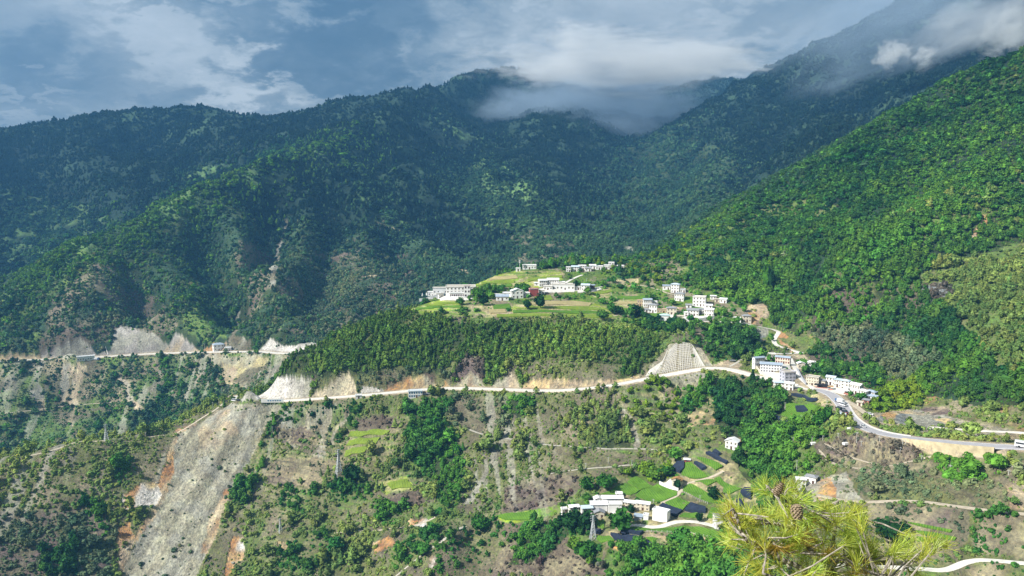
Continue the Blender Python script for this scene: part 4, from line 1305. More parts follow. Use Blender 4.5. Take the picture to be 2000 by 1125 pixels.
_split = int(np.argmin(np.abs(to_pix(MAIN_ROAD[:, 0], MAIN_ROAD[:, 1], MAIN_ROAD[:, 2])[0] - 1585)))
ribbon('road', resample(MAIN_ROAD[:_split + 2], 2.5), 9.0, M['concrete'], 0.14, 'pale concrete road cut along the foot of the wooded spur')
ribbon('road', resample(MAIN_ROAD[_split:], 2.5), 9.0, M['asphalt'], 0.14, 'grey asphalt road curving down to the right past the roadside houses')
for s in (-4.1, 4.1):
    ribbon('edge_line', resample(MAIN_ROAD[_split:], 2.5), 0.22, M['paint'], 0.155, 'white edge line painted on the asphalt road', 'road marking', side=s, drop=0.0)
ribbon('road', resample(FAR_ROAD, 4.0), 8.5, M['concrete'], 0.2, 'pale concrete road under grey rock cuts across the left gorge')

TRACKS = [
    ('track', M['concrete'], 4.2, [(1211, 1037), (1216, 1030), (1230, 1025), (1255, 1026), (1290, 1029), (1318, 1022), (1340, 1018), (1370, 1021), (1400, 1028), (1420, 1040), (1434, 1056)], 'pale winding track in front of the big white house in the lower village'),
    ('track', M['dirt'], 2.6, [(1291, 983), (1323, 969), (1331, 957), (1336, 945), (1350, 940), (1380, 936), (1394, 932), (1413, 920)], 'narrow pale track between the green plots of the lower village'),
    ('track', M['dirt'], 3.6, [(1575, 962), (1600, 967), (1640, 975), (1680, 981), (1760, 978), (1800, 980), (1850, 986), (1930, 997), (2010, 1005)], 'pale farm track crossing the right-hand slope'),
    ('track', M['dirt'], 3.0, [(1577, 985), (1592, 979), (1615, 977), (1640, 979)], 'short pale branch of the farm track behind the pine'),
    ('track', M['concrete'], 4.2, [(1600, 1106), (1680, 1104), (1740, 1110), (1800, 1110), (1840, 1119), (1862, 1112), (1880, 1100), (1905, 1092), (1940, 1094), (2010, 1101)], 'white concrete track winding along the bottom right edge'),
    ('footpath', M['dirt'], 2.2, [(1602, 878), (1610, 897), (1635, 910), (1680, 916), (1720, 914), (1760, 907), (1800, 891), (1832, 889)], 'sandy footpath round the purple terraced slope'),
    ('footpath', M['dirt'], 1.8, [(1612, 866), (1640, 884), (1680, 900), (1712, 903)], 'orange footpath across the purple terraces'),
    ('footpath', M['dirt_grey'], 2.0, [(1885, 885), (1920, 896), (1945, 905), (1970, 908), (2010, 915)], 'dusty footpath below the concrete retaining wall'),
    ('footpath', M['dirt_grey'], 2.2, [(905, 835), (940, 848), (985, 855), (1020, 862), (1060, 868), (1130, 873), (1200, 877), (1260, 876), (1310, 884), (1340, 892)], 'long grey footpath across the middle of the dry slope'),
    ('footpath', M['dirt_grey'], 1.8, [(1075, 925), (1120, 918), (1180, 912), (1240, 908)], 'faint path above the purple ground left of the green plots'),
    ('footpath', M['dirt'], 2.0, [(650, 1042), (690, 1036), (720, 1038), (755, 1034), (790, 1030), (830, 1022), (850, 1010)], 'pale footpath low on the slope under the middle of the spur'),
    ('footpath', M['dirt_grey'], 2.6, [(770, 1128), (810, 1095), (850, 1064), (880, 1040), (910, 1028)], 'grey path climbing the narrow ridge at the bottom centre'),
    ('footpath', M['dirt'], 2.6, [(190, 995), (225, 997), (260, 993), (300, 985)], 'yellow path cut to the left edge of the landslide'),
    ('footpath', M['dirt'], 2.2, [(40, 895), (100, 880), (150, 864), (200, 861), (260, 856), (320, 850)], 'pale path on the crest of the knoll left of the landslide'),
    ('footpath', M['dirt'], 2.0, [(345, 846), (372, 832), (400, 812), (430, 793), (446, 782)], 'pale path along the rim above the landslide'),
    ('footpath', M['dirt'], 2.0, [(0, 808), (60, 802), (110, 795), (160, 790), (225, 786), (262, 786)], 'thin pale path low on the far side of the left gorge'),
    ('footpath', M['dirt'], 2.0, [(170, 760), (200, 755), (228, 746)], 'short pale path on the far side of the left gorge'),
    ('village_lane', M['concrete'], 4.0, [(1452, 630), (1480, 640), (1505, 640), (1522, 641), (1524, 650), (1510, 660), (1508, 668), (1520, 677), (1540, 682), (1556, 686), (1570, 690)], 'pale lane looping down from the terraces to the school'),
    ('village_lane', M['concrete'], 3.4, [(1508, 690), (1530, 691), (1550, 691), (1565, 690)], 'short pale lane behind the school'),
    ('village_lane', M['concrete'], 4.2, [(1543, 700), (1553, 718), (1562, 735), (1572, 748), (1590, 760)], 'lane running down between the school and the roadside houses'),
    ('village_lane', M['dirt'], 3.0, [(1250, 557), (1272, 561), (1290, 566), (1302, 574), (1312, 576), (1330, 577)], 'sandy lane curving to the three storey house in the upper village'),
    ('village_lane', M['concrete'], 3.4, [(926, 574), (960, 575), (1000, 579), (1030, 575), (1060, 571), (1085, 563), (1100, 556), (1116, 545), (1137, 537)], 'pale lane through the middle of the upper village'),
    ('village_lane', M['concrete'], 3.4, [(1100, 570), (1130, 568), (1155, 563), (1176, 560)], 'pale lane past the house with the pale blue roof in the upper village'),
    ('village_lane', M['dirt'], 2.6, [(1190, 617), (1205, 620), (1212, 615), (1204, 607), (1196, 604)], 'sandy lane round the end of the oval terrace'),
    ('village_lane', M['concrete'], 3.2, [(1374, 628), (1400, 628), (1432, 629), (1470, 632)], 'pale lane in front of the cream house at the right end of the upper village'),
    ('village_lane', M['dirt'], 4.0, [(1652, 782), (1668, 790), (1684, 803), (1694, 812), (1712, 817)], 'sandy lane dropping behind the roadside houses on the right'),
    ('footpath', M['dirt'], 2.0, [(1330, 648), (1380, 652), (1420, 650), (1460, 651)], 'pale path on the bank below the upper village'),
    ('footpath', M['dirt_grey'], 2.4, [(1480, 672), (1462, 690), (1445, 705), (1425, 716)], 'path along the bank behind the school'),
    ('footpath', M['dirt_grey'], 2.6, [(1186, 498), (1196, 490), (1207, 488), (1215, 484), (1235, 490)], 'zigzag path on the far slope behind the upper village'),
]
for nm, mt, w, pts, lab in TRACKS:
    far = 1300 * SCALE if pts[0][1] < 510 else 0
    L = px_line(pts, 2.5, far)
    k = min(13, (len(L) - 1) // 2 * 2 - 1)
    if k >= 3:
        h = k // 2
        zz = L[:, 2]
        zz = np.concatenate([2 * zz[0] - zz[h:0:-1], zz, 2 * zz[-1] - zz[-2:-h - 2:-1]])
        L[:, 2] = np.convolve(zz, np.ones(k) / k, 'valid')
    L = resample(L, 0.5)
    carve(gx, gy, gz, L, w * 0.5 + 0.9, 4.0)
    L = resample(L, 1.8)
    ribbon(nm, L, w, mt, 0.16, lab, 'lane' if nm == 'village_lane' else ('track' if nm == 'track' else 'path'), drop=0.5)
    for p in L[::2]:
        CLEAR.append((p[0], p[1], w * 0.5 + 0.8))

# ------------------------------------------------------------------ plots of crops and shade nets, laid on the ground
GZ = gz.reshape(NA, NR)
SLOPE = (GZ - CAMZ) / RHO[None]
build_ground()
from mathutils.geometry import delaunay_2d_cdt


def patch(name, pts, material, label, cat, lift=0.25, grid=3.5, skirt=0.5, kind='structure', ang=None, thick=True):
    W = [hit(u, v) for u, v in pts]
    c = np.mean(W, axis=0)
    e = W[1][:2] - W[0][:2]
    ang = math.atan2(e[1], e[0]) if ang is None else ang
    ca, sa = math.cos(-ang), math.sin(-ang)
    loc = [((p[0] - c[0]) * ca - (p[1] - c[1]) * sa, (p[0] - c[0]) * sa + (p[1] - c[1]) * ca) for p in W]
    B = []
    for i in range(len(loc)):
        a, b = np.array(loc[i]), np.array(loc[(i + 1) % len(loc)])
        n = max(1, int(np.linalg.norm(b - a) / grid))
        B += [tuple(a + (b - a) * k / n) for k in range(n)]
    lo, hi = np.min(B, 0), np.max(B, 0)
    X, Y = np.meshgrid(np.arange(lo[0], hi[0], grid), np.arange(lo[1], hi[1], grid))
    X, Y = X.ravel(), Y.ravel()
    ins = in_poly(X, Y, B)
    Bn = np.array(B)
    keep = [k for k in np.nonzero(ins)[0] if np.min((Bn[:, 0] - X[k]) ** 2 + (Bn[:, 1] - Y[k]) ** 2) > (0.5 * grid) ** 2]
    vs = [Vector(p) for p in B] + [Vector((X[k], Y[k])) for k in keep]
    res = delaunay_2d_cdt(vs, [], [list(range(len(B)))], 1, 1e-5)
    P2 = np.array([tuple(p) for p in res[0]])
    wx = c[0] + P2[:, 0] * math.cos(ang) - P2[:, 1] * math.sin(ang)
    wy = c[1] + P2[:, 0] * math.sin(ang) + P2[:, 1] * math.cos(ang)
    # stand clear of the highest ground close by
    wz = np.maximum.reduce([zat(wx + a, wy + b) for a, b in ((0, 0), (1.2, 0), (-1.2, 0), (0, 1.2), (0, -1.2))])
    k0 = min(3, 1 + int(thick) * 2)
    V = [(P2[i, 0], P2[i, 1], wz[i] + lift - c[2]) for i in range(len(P2))]
    Fc = [tuple(f) for f in res[2]]
    orig = {}
    for i, og in enumerate(res[3]):
        for q in og:
            orig[q] = i
    ring = [orig.get(i, i) for i in range(len(B))]
    n0 = len(V)
    V += [(V[i][0], V[i][1], V[i][2] - skirt - lift) for i in ring]
    for i in range(len(ring)):
        j = (i + 1) % len(ring)
        Fc.append((ring[i], n0 + i, n0 + j, ring[j]))
    o = link_mesh(name, V, Fc, material)
    o.location = c
    o.rotation_euler = (0, 0, ang)
    tag(o, label, cat, kind=kind)
    step = 3.0
    for x, y in zip(wx, wy):
        CLEAR.append((x, y, 2.2))
    return o


FIELDS = [
    ([(1171, 966), (1221, 944), (1250, 959), (1232, 967), (1212, 966)], 'green crop plot behind the largest cluster of white roofs'),
    ([(1225, 943), (1242, 931), (1276, 951), (1252, 958)], 'small green crop plot at the upper left corner of the lower village plots'),
    ([(1252, 960), (1284, 947), (1322, 962), (1322, 968), (1290, 981), (1266, 979), (1240, 968)], 'wide green crop plot below the courtyard house with the rusty roof'),
    ([(1299, 982), (1323, 972), (1348, 982), (1333, 997), (1304, 988)], 'green crop plot with clear rows between two black nets'),
    ([(1338, 907), (1349, 905), (1382, 932), (1347, 936), (1331, 929)], 'green crop plot beside the rounded black net at the top of the village plots'),
    ([(1361, 897), (1370, 894), (1412, 914), (1398, 921)], 'slanting green crop strip under the long black net'),
    ([(1357, 941), (1392, 938), (1400, 942), (1382, 950)], 'small green crop plot with a tree at its lower edge'),
    ([(1334, 952), (1347, 946), (1408, 973), (1408, 984), (1382, 981), (1334, 959)], 'long green crop plot stepping down to the pine branches'),
    ([(1395, 936), (1405, 933), (1449, 955), (1424, 966), (1412, 961), (1413, 952)], 'green crop plot on the right side of the village plots by the wooded gully'),
    ([(1326, 1010), (1336, 1002), (1362, 1003), (1361, 1012)], 'striped green crop plot under the wide black net'),
    ([(1380, 1013), (1389, 993), (1411, 995), (1418, 1000), (1396, 1012)], 'striped green crop plot beside the white house with the grey roof'),
    ([(1212, 1036), (1226, 1030), (1272, 1034), (1304, 1031), (1336, 1027), (1366, 1031), (1398, 1038), (1424, 1053), (1420, 1058), (1352, 1040), (1256, 1038)], 'long green crop strip below the winding pale track'),
    ([(1262, 1052), (1285, 1052), (1278, 1061), (1268, 1058)], 'small green crop plot under the trees below the long crop strip'),
    ([(1352, 1058), (1384, 1062), (1381, 1070), (1360, 1068)], 'green crop plot beside the wood at the foot of the village'),
    ([(1164, 1017), (1181, 1018), (1179, 1034), (1166, 1030)], 'green grass plot right behind the lattice tower of the lower village'),
    ([(1158, 1050), (1190, 1050), (1200, 1058), (1174, 1062)], 'green grass plot at the foot of the lattice tower'),
    ([(1535, 784), (1583, 791), (1604, 799), (1602, 813), (1590, 829), (1565, 821), (1525, 811), (1534, 800)], 'broad green crop field on the ledge below the asphalt road'),
    ([(963, 1012), (1027, 1002), (1044, 998), (1034, 1016), (987, 1016)], 'narrow green meadow on the nose of the village ridge'),
]
for pts, lab in FIELDS:
    patch('crop_field', pts, M['crop'], lab, 'field')
for pts, lab in (([(1773, 1022), (1800, 1026), (1860, 1038), (1857, 1042), (1800, 1030)], 'upper of the thin green crop strips at the bottom right'), ([(1788, 1038), (1820, 1042), (1868, 1053), (1864, 1057), (1800, 1045)], 'lower of the thin green crop strips at the bottom right'),
                 ([(1790, 1050), (1830, 1056), (1826, 1062), (1790, 1058)], 'short green crop strip beside the pine twigs at the bottom right')):
    patch('crop_field', pts, M['crop'], lab, 'field', grid=2.5)
for pts, lab in (([(1046, 579), (1075, 577), (1081, 586), (1042, 588)], 'small bright green plot below the red house'), ([(963, 596), (994, 593), (998, 602), (964, 606)], 'rectangular green plot left of the large terrace trees'),
                 ([(1212, 603), (1232, 603), (1240, 611), (1230, 615), (1212, 613)], 'rounded green plot at the end of the oval terrace'), ([(1204, 579), (1262, 577), (1270, 584), (1210, 585)], 'long green strip left of the tall white houses of the upper village'),
                 ([(1337, 580), (1356, 580), (1352, 590), (1332, 588)], 'small green plot left of the big white block in the upper village'), ([(1258, 613), (1300, 611), (1308, 620), (1290, 624), (1250, 620)], 'green plot in front of the tan houses of the upper village')):
    patch('crop_field', pts, M['crop2'] if 'bright' in lab else M['crop'], lab, 'field')
# yellow-green terraces half way up the slope
for pts, lab in (([(684, 846), (762, 842), (748, 850), (680, 855)], 'topmost yellow-green terrace on the slope below the road'), ([(682, 861), (742, 857), (734, 868), (676, 872)], 'middle yellow-green terrace on the slope below the road'),
                 ([(676, 880), (722, 874), (712, 886), (672, 892)], 'lowest yellow-green terrace on the slope below the road'), ([(756, 946), (795, 938), (806, 952), (765, 958)], 'pale straw clearing on the slope below the yellow-green terraces')):
    patch('terrace_field', pts, M['crop2'], lab, 'field', grid=2.5, lift=0.12)

M['straw'] = field_material('cut_straw_stubble', (0.30, 0.25, 0.12), (0.46, 0.40, 0.20))
STRIPS = [
    ([(1036, 590), (1120, 588), (1155, 593), (1150, 598), (1100, 595), (1036, 596)], 'straw', 'topmost straw coloured terrace of the oval'), ([(1026, 599), (1100, 598), (1164, 601), (1178, 606), (1100, 604), (1026, 604)], 'crop2', 'second terrace of the oval, yellow-green'),
    ([(1002, 607), (1100, 607), (1184, 609), (1194, 613), (1100, 612), (1002, 612)], 'crop', 'third terrace of the oval, deep green'), ([(970, 615), (1100, 615), (1195, 616), (1198, 620), (1100, 620), (970, 620)], 'crop2', 'lowest terrace of the oval along the forest edge'),
    ([(812, 603), (850, 598), (900, 597), (900, 601), (850, 602), (814, 607)], 'crop', 'lower terrace at the left tip under the monastery'), ([(832, 596), (870, 591), (904, 590), (904, 594), (870, 595), (834, 599)], 'crop2', 'upper terrace at the left tip under the monastery'),
    ([(934, 560), (998, 556), (1000, 560), (936, 565)], 'crop', 'lowest terrace behind the monastery'), ([(940, 552), (1004, 548), (1005, 553), (940, 557)], 'crop2', 'middle terrace behind the monastery'),
    ([(956, 544), (1008, 539), (1012, 544), (956, 549)], 'straw', 'highest terrace behind the monastery, straw coloured'), ([(1030, 546), (1098, 538), (1098, 543), (1032, 551)], 'crop2', 'yellow-green terrace below the skyline row of houses'),
    ([(1152, 573), (1194, 566), (1197, 570), (1154, 577)], 'crop2', 'small yellow-green terrace below the house with the pale blue roof'), ([(1206, 590), (1248, 588), (1250, 593), (1207, 595)], 'straw', 'straw coloured strip left of the right-hand hamlet'),
    ([(955, 606), (985, 604), (990, 611), (958, 613)], 'straw', 'straw coloured plot left of the oval terrace'), ([(1345, 598), (1374, 602), (1370, 606), (1342, 603)], 'crop', 'green strip below the biggest white block'),
]
for pts, mt, lab in STRIPS:
    patch('terrace_field', pts, M[mt], lab, 'field', grid=2.5, lift=0.3, skirt=1.2)

NETS = [
    ([(1313, 914), (1323, 906), (1336, 906), (1336, 919), (1328, 926), (1315, 920)], 'rounded black shade net at the top of the village plots'),
    ([(1378, 889), (1386, 886), (1422, 906), (1418, 910)], 'long slanting black shade net under the house with the white gable'),
    ([(1391, 886), (1397, 884), (1408, 889), (1403, 891)], 'short black shade net above the long slanting one'),
    ([(1355, 907), (1360, 905), (1379, 917), (1371, 919)], 'narrow black shade net between two green plots'),
    ([(1286, 994), (1294, 986), (1333, 1000), (1320, 1011)], 'large black shade net right of the big white house'),
    ([(1337, 998), (1349, 985), (1378, 994), (1378, 1003), (1360, 1002)], 'wide black shade net beside the striped green plot'),
    ([(1446, 963), (1454, 957), (1467, 958), (1466, 977), (1453, 971)], 'black shade net against the wooded gully'),
    ([(1192, 1048), (1242, 1050), (1272, 1064), (1240, 1066), (1201, 1058)], 'big black shade net above the orange bank'),
    ([(1213, 1041), (1257, 1042), (1250, 1046), (1214, 1045)], 'thin black shade net below the long crop strip'),
    ([(1146, 1039), (1174, 1039), (1173, 1044), (1146, 1044)], 'small black shade net behind the lattice tower'),
    ([(1437, 981), (1449, 978), (1450, 992), (1440, 996)], 'dark shade net half hidden by the pine'),
    ([(1510, 816), (1517, 815), (1540, 828), (1535, 831), (1514, 822)], 'dark shade net on the bank below the broad green field'),
    ([(1553, 797), (1570, 796), (1577, 806), (1556, 806)], 'square dark net standing in the broad green field'),
    ([(1545, 774), (1556, 773), (1570, 777), (1566, 779)], 'left half of the black netting row above the broad green field'),
    ([(1567, 779), (1571, 777), (1597, 783), (1594, 786)], 'right half of the black netting row above the broad green field'),
]
for pts, lab in NETS:
    patch('shade_net', pts, M['net'], lab, 'shade net', lift=1.5, grid=4.0, skirt=0.3, kind=None)

# ------------------------------------------------------------------ houses
WIN = {}


def window_mesh(w, h, key):
    """frame with sill and hood, and the pane that sits in it"""
    k = (round(w, 2), round(h, 2), key)
    if k not in WIN:
        b = MB()
        for x0, z0, x1, z1 in ((-w / 2 - .14, -.14, -w / 2, h + .14), (w / 2, -.14, w / 2 + .14, h + .14), (-w / 2, -.14, w / 2, 0), (-w / 2, h, w / 2, h + .14), (-.05, 0, .05, h)):
            b.box(x0, -0.12, z0, x1, 0.02, z1)
        b.box(-w / 2 - 0.3, -0.32, h + 0.15, w / 2 + 0.3, 0.02, h + 0.28)
        me = bpy.data.meshes.new('window')
        me.from_pydata(b.v, [], b.f)
        me.materials.append(M[key])
        me.update()
        p = MB()
        p.box(-w / 2 + .003, -0.06, .003, w / 2 - .003, 0.015, h - .003)
        pe = bpy.data.meshes.new('pane')
        pe.from_pydata(p.v, [], p.f)
        pe.materials.append(M['glass'])
        pe.update()
        WIN[k] = (me, pe)
    return WIN[k]


def add_window(meshes, root, loc, rz=0.0):
    o = bpy.data.objects.new('window', meshes[0])
    COL.objects.link(o)
    o.parent = root
    o.location = loc
    o.rotation_euler = (0, 0, rz)
    q = bpy.data.objects.new('pane', meshes[1])
    COL.objects.link(q)
    q.parent = o


def metre(px, p):
    return px / F * p[1]


def house(u0, v0, u1, v1, label, roof='flat', wall='white', rmat='roofw', storeys=2, wins=4, yaw=0.0, deep=0.7, trim='cream', side=True, cat='house', name='house', group=None, dmin=0, door=True, down=0.0):
    """u0..u1, v0..v1 frame the front of the house in the photograph, eaves to ground"""
    p = hit((u0 + u1) / 2, v1 + down, dmin)
    w = metre(u1 - u0, p)
    w, hh = w * 1.12, metre(v1 - v0, p) * 1.12
    ya = math.radians(yaw)
    w = w / (abs(math.cos(ya)) + deep * abs(math.sin(ya)))
    dp = max(3.0, w * deep)
    face = math.atan2(p[0], p[1])
    rz = -face + ya
    root = empty(name, (p[0], p[1], p[2]), rz, label, cat, group)
    b = MB()
    b.box(-w / 2, 0, -4.0, w / 2, dp, hh)
    b.build('wall', M[wall], root)
    if roof == 'flat':
        r = MB()
        r.box(-w / 2 - 0.35, -0.35, hh, w / 2 + 0.35, dp + 0.35, hh + 0.22)
        r.build('roof', M[rmat], root)
        q = MB()
        for x0, y0, x1, y1 in ((-w / 2 - .1, -.1, w / 2 + .1, .22), (-w / 2 - .1, dp - .22, w / 2 + .1, dp + .1), (-w / 2 - .1, .222, -w / 2 + .22, dp - .222), (w / 2 - .22, .222, w / 2 + .1, dp - .222)):
            q.box(x0, y0, hh + 0.221, x1, y1, hh + 0.75)
        q.build('parapet', M[wall], root)
    elif roof == 'flatw':                   # parapet flush, with a dark cornice band
        r = MB()
        r.box(-w / 2 + 0.2, 0.2, hh + 0.003, w / 2 - 0.2, dp - 0.2, hh + 0.1)
        r.build('roof', M[rmat], root)
        q = MB()
        q.box(-w / 2 - .12, -.12, hh - 0.5, w / 2 + .12, dp + .12, hh - 0.15)
        q.build('cornice', M[trim], root)
    elif roof in ('gable', 'gablex'):       # ridge along the front / from front to back
        rise = 0.18 * (dp if roof == 'gable' else w) + 0.2
        r = MB()
        e = 0.6
        t = 0.16
        if roof == 'gable':
            for s0, s1 in ((-e, dp / 2), (dp + e, dp / 2)):
                z0 = hh - 0.12 if s0 < 0 else hh - 0.12
                A = [(-w / 2 - e, s0, z0), (w / 2 + e, s0, z0), (w / 2 + e, s1, hh + rise), (-w / 2 - e, s1, hh + rise)]
                B = [(x, y, z + t) for x, y, z in A]
                r.quad(A)
                r.quad(B)
                for i in range(4):
                    j = (i + 1) % 4
                    r.quad((A[i], A[j], B[j], B[i]))
            gs = [[(sx, 0, hh), (sx, dp, hh), (sx, dp / 2, hh + rise * 0.97)] for sx in (-w / 2, w / 2)]
        else:
            for s0, s1 in ((-w / 2 - e, 0), (w / 2 + e, 0)):
                A = [(s0, -e, hh - 0.12), (s0, dp + e, hh - 0.12), (s1, dp + e, hh + rise), (s1, -e, hh + rise)]
                B = [(x, y, z + t) for x, y, z in A]
                r.quad(A)
                r.quad(B)
                for i in range(4):
                    j = (i + 1) % 4
                    r.quad((A[i], A[j], B[j], B[i]))
            gs = [[(-w / 2, sy, hh), (w / 2, sy, hh), (0, sy, hh + rise * 0.97)] for sy in (0, dp)]
        r.build('roof', M[rmat], root)
        for q in gs:
            g = MB()
            g.quad(q)
            g.build('gable', M[wall], root)
    elif roof == 'shed':
        r = MB()
        A = [(-w / 2 - .5, -.7, hh + .02), (w / 2 + .5, -.7, hh + .02), (w / 2 + .5, dp + .4, hh + 0.12 * dp), (-w / 2 - .5, dp + .4, hh + 0.12 * dp)]
        B = [(x, y, z + .16) for x, y, z in A]
        r.quad(A)
        r.quad(B)
        for i in range(4):
            j = (i + 1) % 4
            r.quad((A[i], A[j], B[j], B[i]))
        r.build('roof', M[rmat], root)
    elif roof == 'hip':
        r = MB()
        e = 0.7
        rise = 0.16 * min(w, dp) + 0.3
        i0 = min(w, dp) * 0.45
        A = [(-w / 2 - e, -e, hh), (w / 2 + e, -e, hh), (w / 2 + e, dp + e, hh), (-w / 2 - e, dp + e, hh)]
        T = [(-w / 2 + i0, dp / 2 - .1, hh + rise), (w / 2 - i0, dp / 2 - .1, hh + rise), (w / 2 - i0, dp / 2 + .1, hh + rise), (-w / 2 + i0, dp / 2 + .1, hh + rise)]
        r.quad(A[::-1])
        r.quad(T)
        for i in range(4):
            j = (i + 1) % 4
            r.quad((A[i], A[j], T[j], T[i]))
        r.build('roof', M[rmat], root)
    # windows on the front and on the side turned to the viewer
    if wins:
        sh = hh / storeys
        ww = min(1.15, 0.32 * w / wins)
        wh = min(1.4, sh * 0.40)
        me = window_mesh(ww, wh, trim)
        mid = wins // 2
        for s in range(storeys):
            for k in range(wins):
                if door and s == 0 and k == mid:
                    continue
                add_window(me, root, (-w / 2 + (k + 0.5) * w / wins, -0.02, sh * s + sh * 0.34))
        if side and yaw:
            n2 = max(1, int(wins * deep))
            sx = w / 2 if yaw < 0 else -w / 2
            for s in range(storeys):
                for k in range(n2):
                    add_window(me, root, (sx + (0.02 if yaw < 0 else -0.02), (k + 0.5) * dp / n2, sh * s + sh * 0.34), math.pi / 2 if yaw < 0 else -math.pi / 2)
        if door:
            d = MB()
            d.box(-0.65, -0.12, 0.0, 0.65, 0.02, min(2.3, sh * 0.75), 0)
            d.box(-0.85, -0.20, min(2.3, sh * 0.75), 0.85, 0.02, min(2.3, sh * 0.75) + 0.25, 0)
            do = d.build('door', M['wood'], root)
            do.location = (-w / 2 + (mid + 0.5) * w / wins, 0, 0)
    cx, cy = p[0] + math.sin(face) * dp / 2, p[1] + math.cos(face) * dp / 2
    CLEAR.append((cx, cy, 0.62 * math.hypot(w, dp) + 0.5))
    CLEAR.append((p[0] - math.sin(face) * 2.5, p[1] - math.cos(face) * 2.5, w * 0.5))
    return root


def wall_line(name, pts, height, material, label, thick=0.5, dmin=0, cat='wall', batter=0.0, cap=True, under=2.0):
    """a free-standing wall along photo points"""
    L = px_line(pts, 2.5, dmin)
    T = np.gradient(L, axis=0)
    T[:, 2] = 0
    T /= np.linalg.norm(T, axis=1)[:, None] + 1e-9
    Nn = np.stack([-T[:, 1], T[:, 0], np.zeros(len(T))], 1) * thick / 2
    zt = L[:, 2] + height
    k = np.ones(5) / 5
    if len(zt) > 8:
        zt = np.convolve(np.pad(zt, 2, mode='edge'), k, 'valid')
    c = L[0].copy()
    V, Fc = [], []
    for i in range(len(L)):
        for s, z in ((-1, L[i, 2] - under), (-1, zt[i]), (1, zt[i]), (1, L[i, 2] - under)):
            q = L[i] + Nn[i] * s
            V.append((q[0] - c[0], q[1] - c[1], z - c[2]))
    for i in range(len(L) - 1):
        a, b = i * 4, i * 4 + 4
        for q in range(3):
            Fc.append((a + q, a + q + 1, b + q + 1, b + q))
    Fc.append((0, 3, 2, 1))
    e = (len(L) - 1) * 4
    Fc.append((e, e + 1, e + 2, e + 3))
    o = link_mesh(name, V, Fc, material)
    o.location = c
    tag(o, label, cat)
    for p in L[::2]:
        CLEAR.append((p[0], p[1], thick + 0.8))
    return o


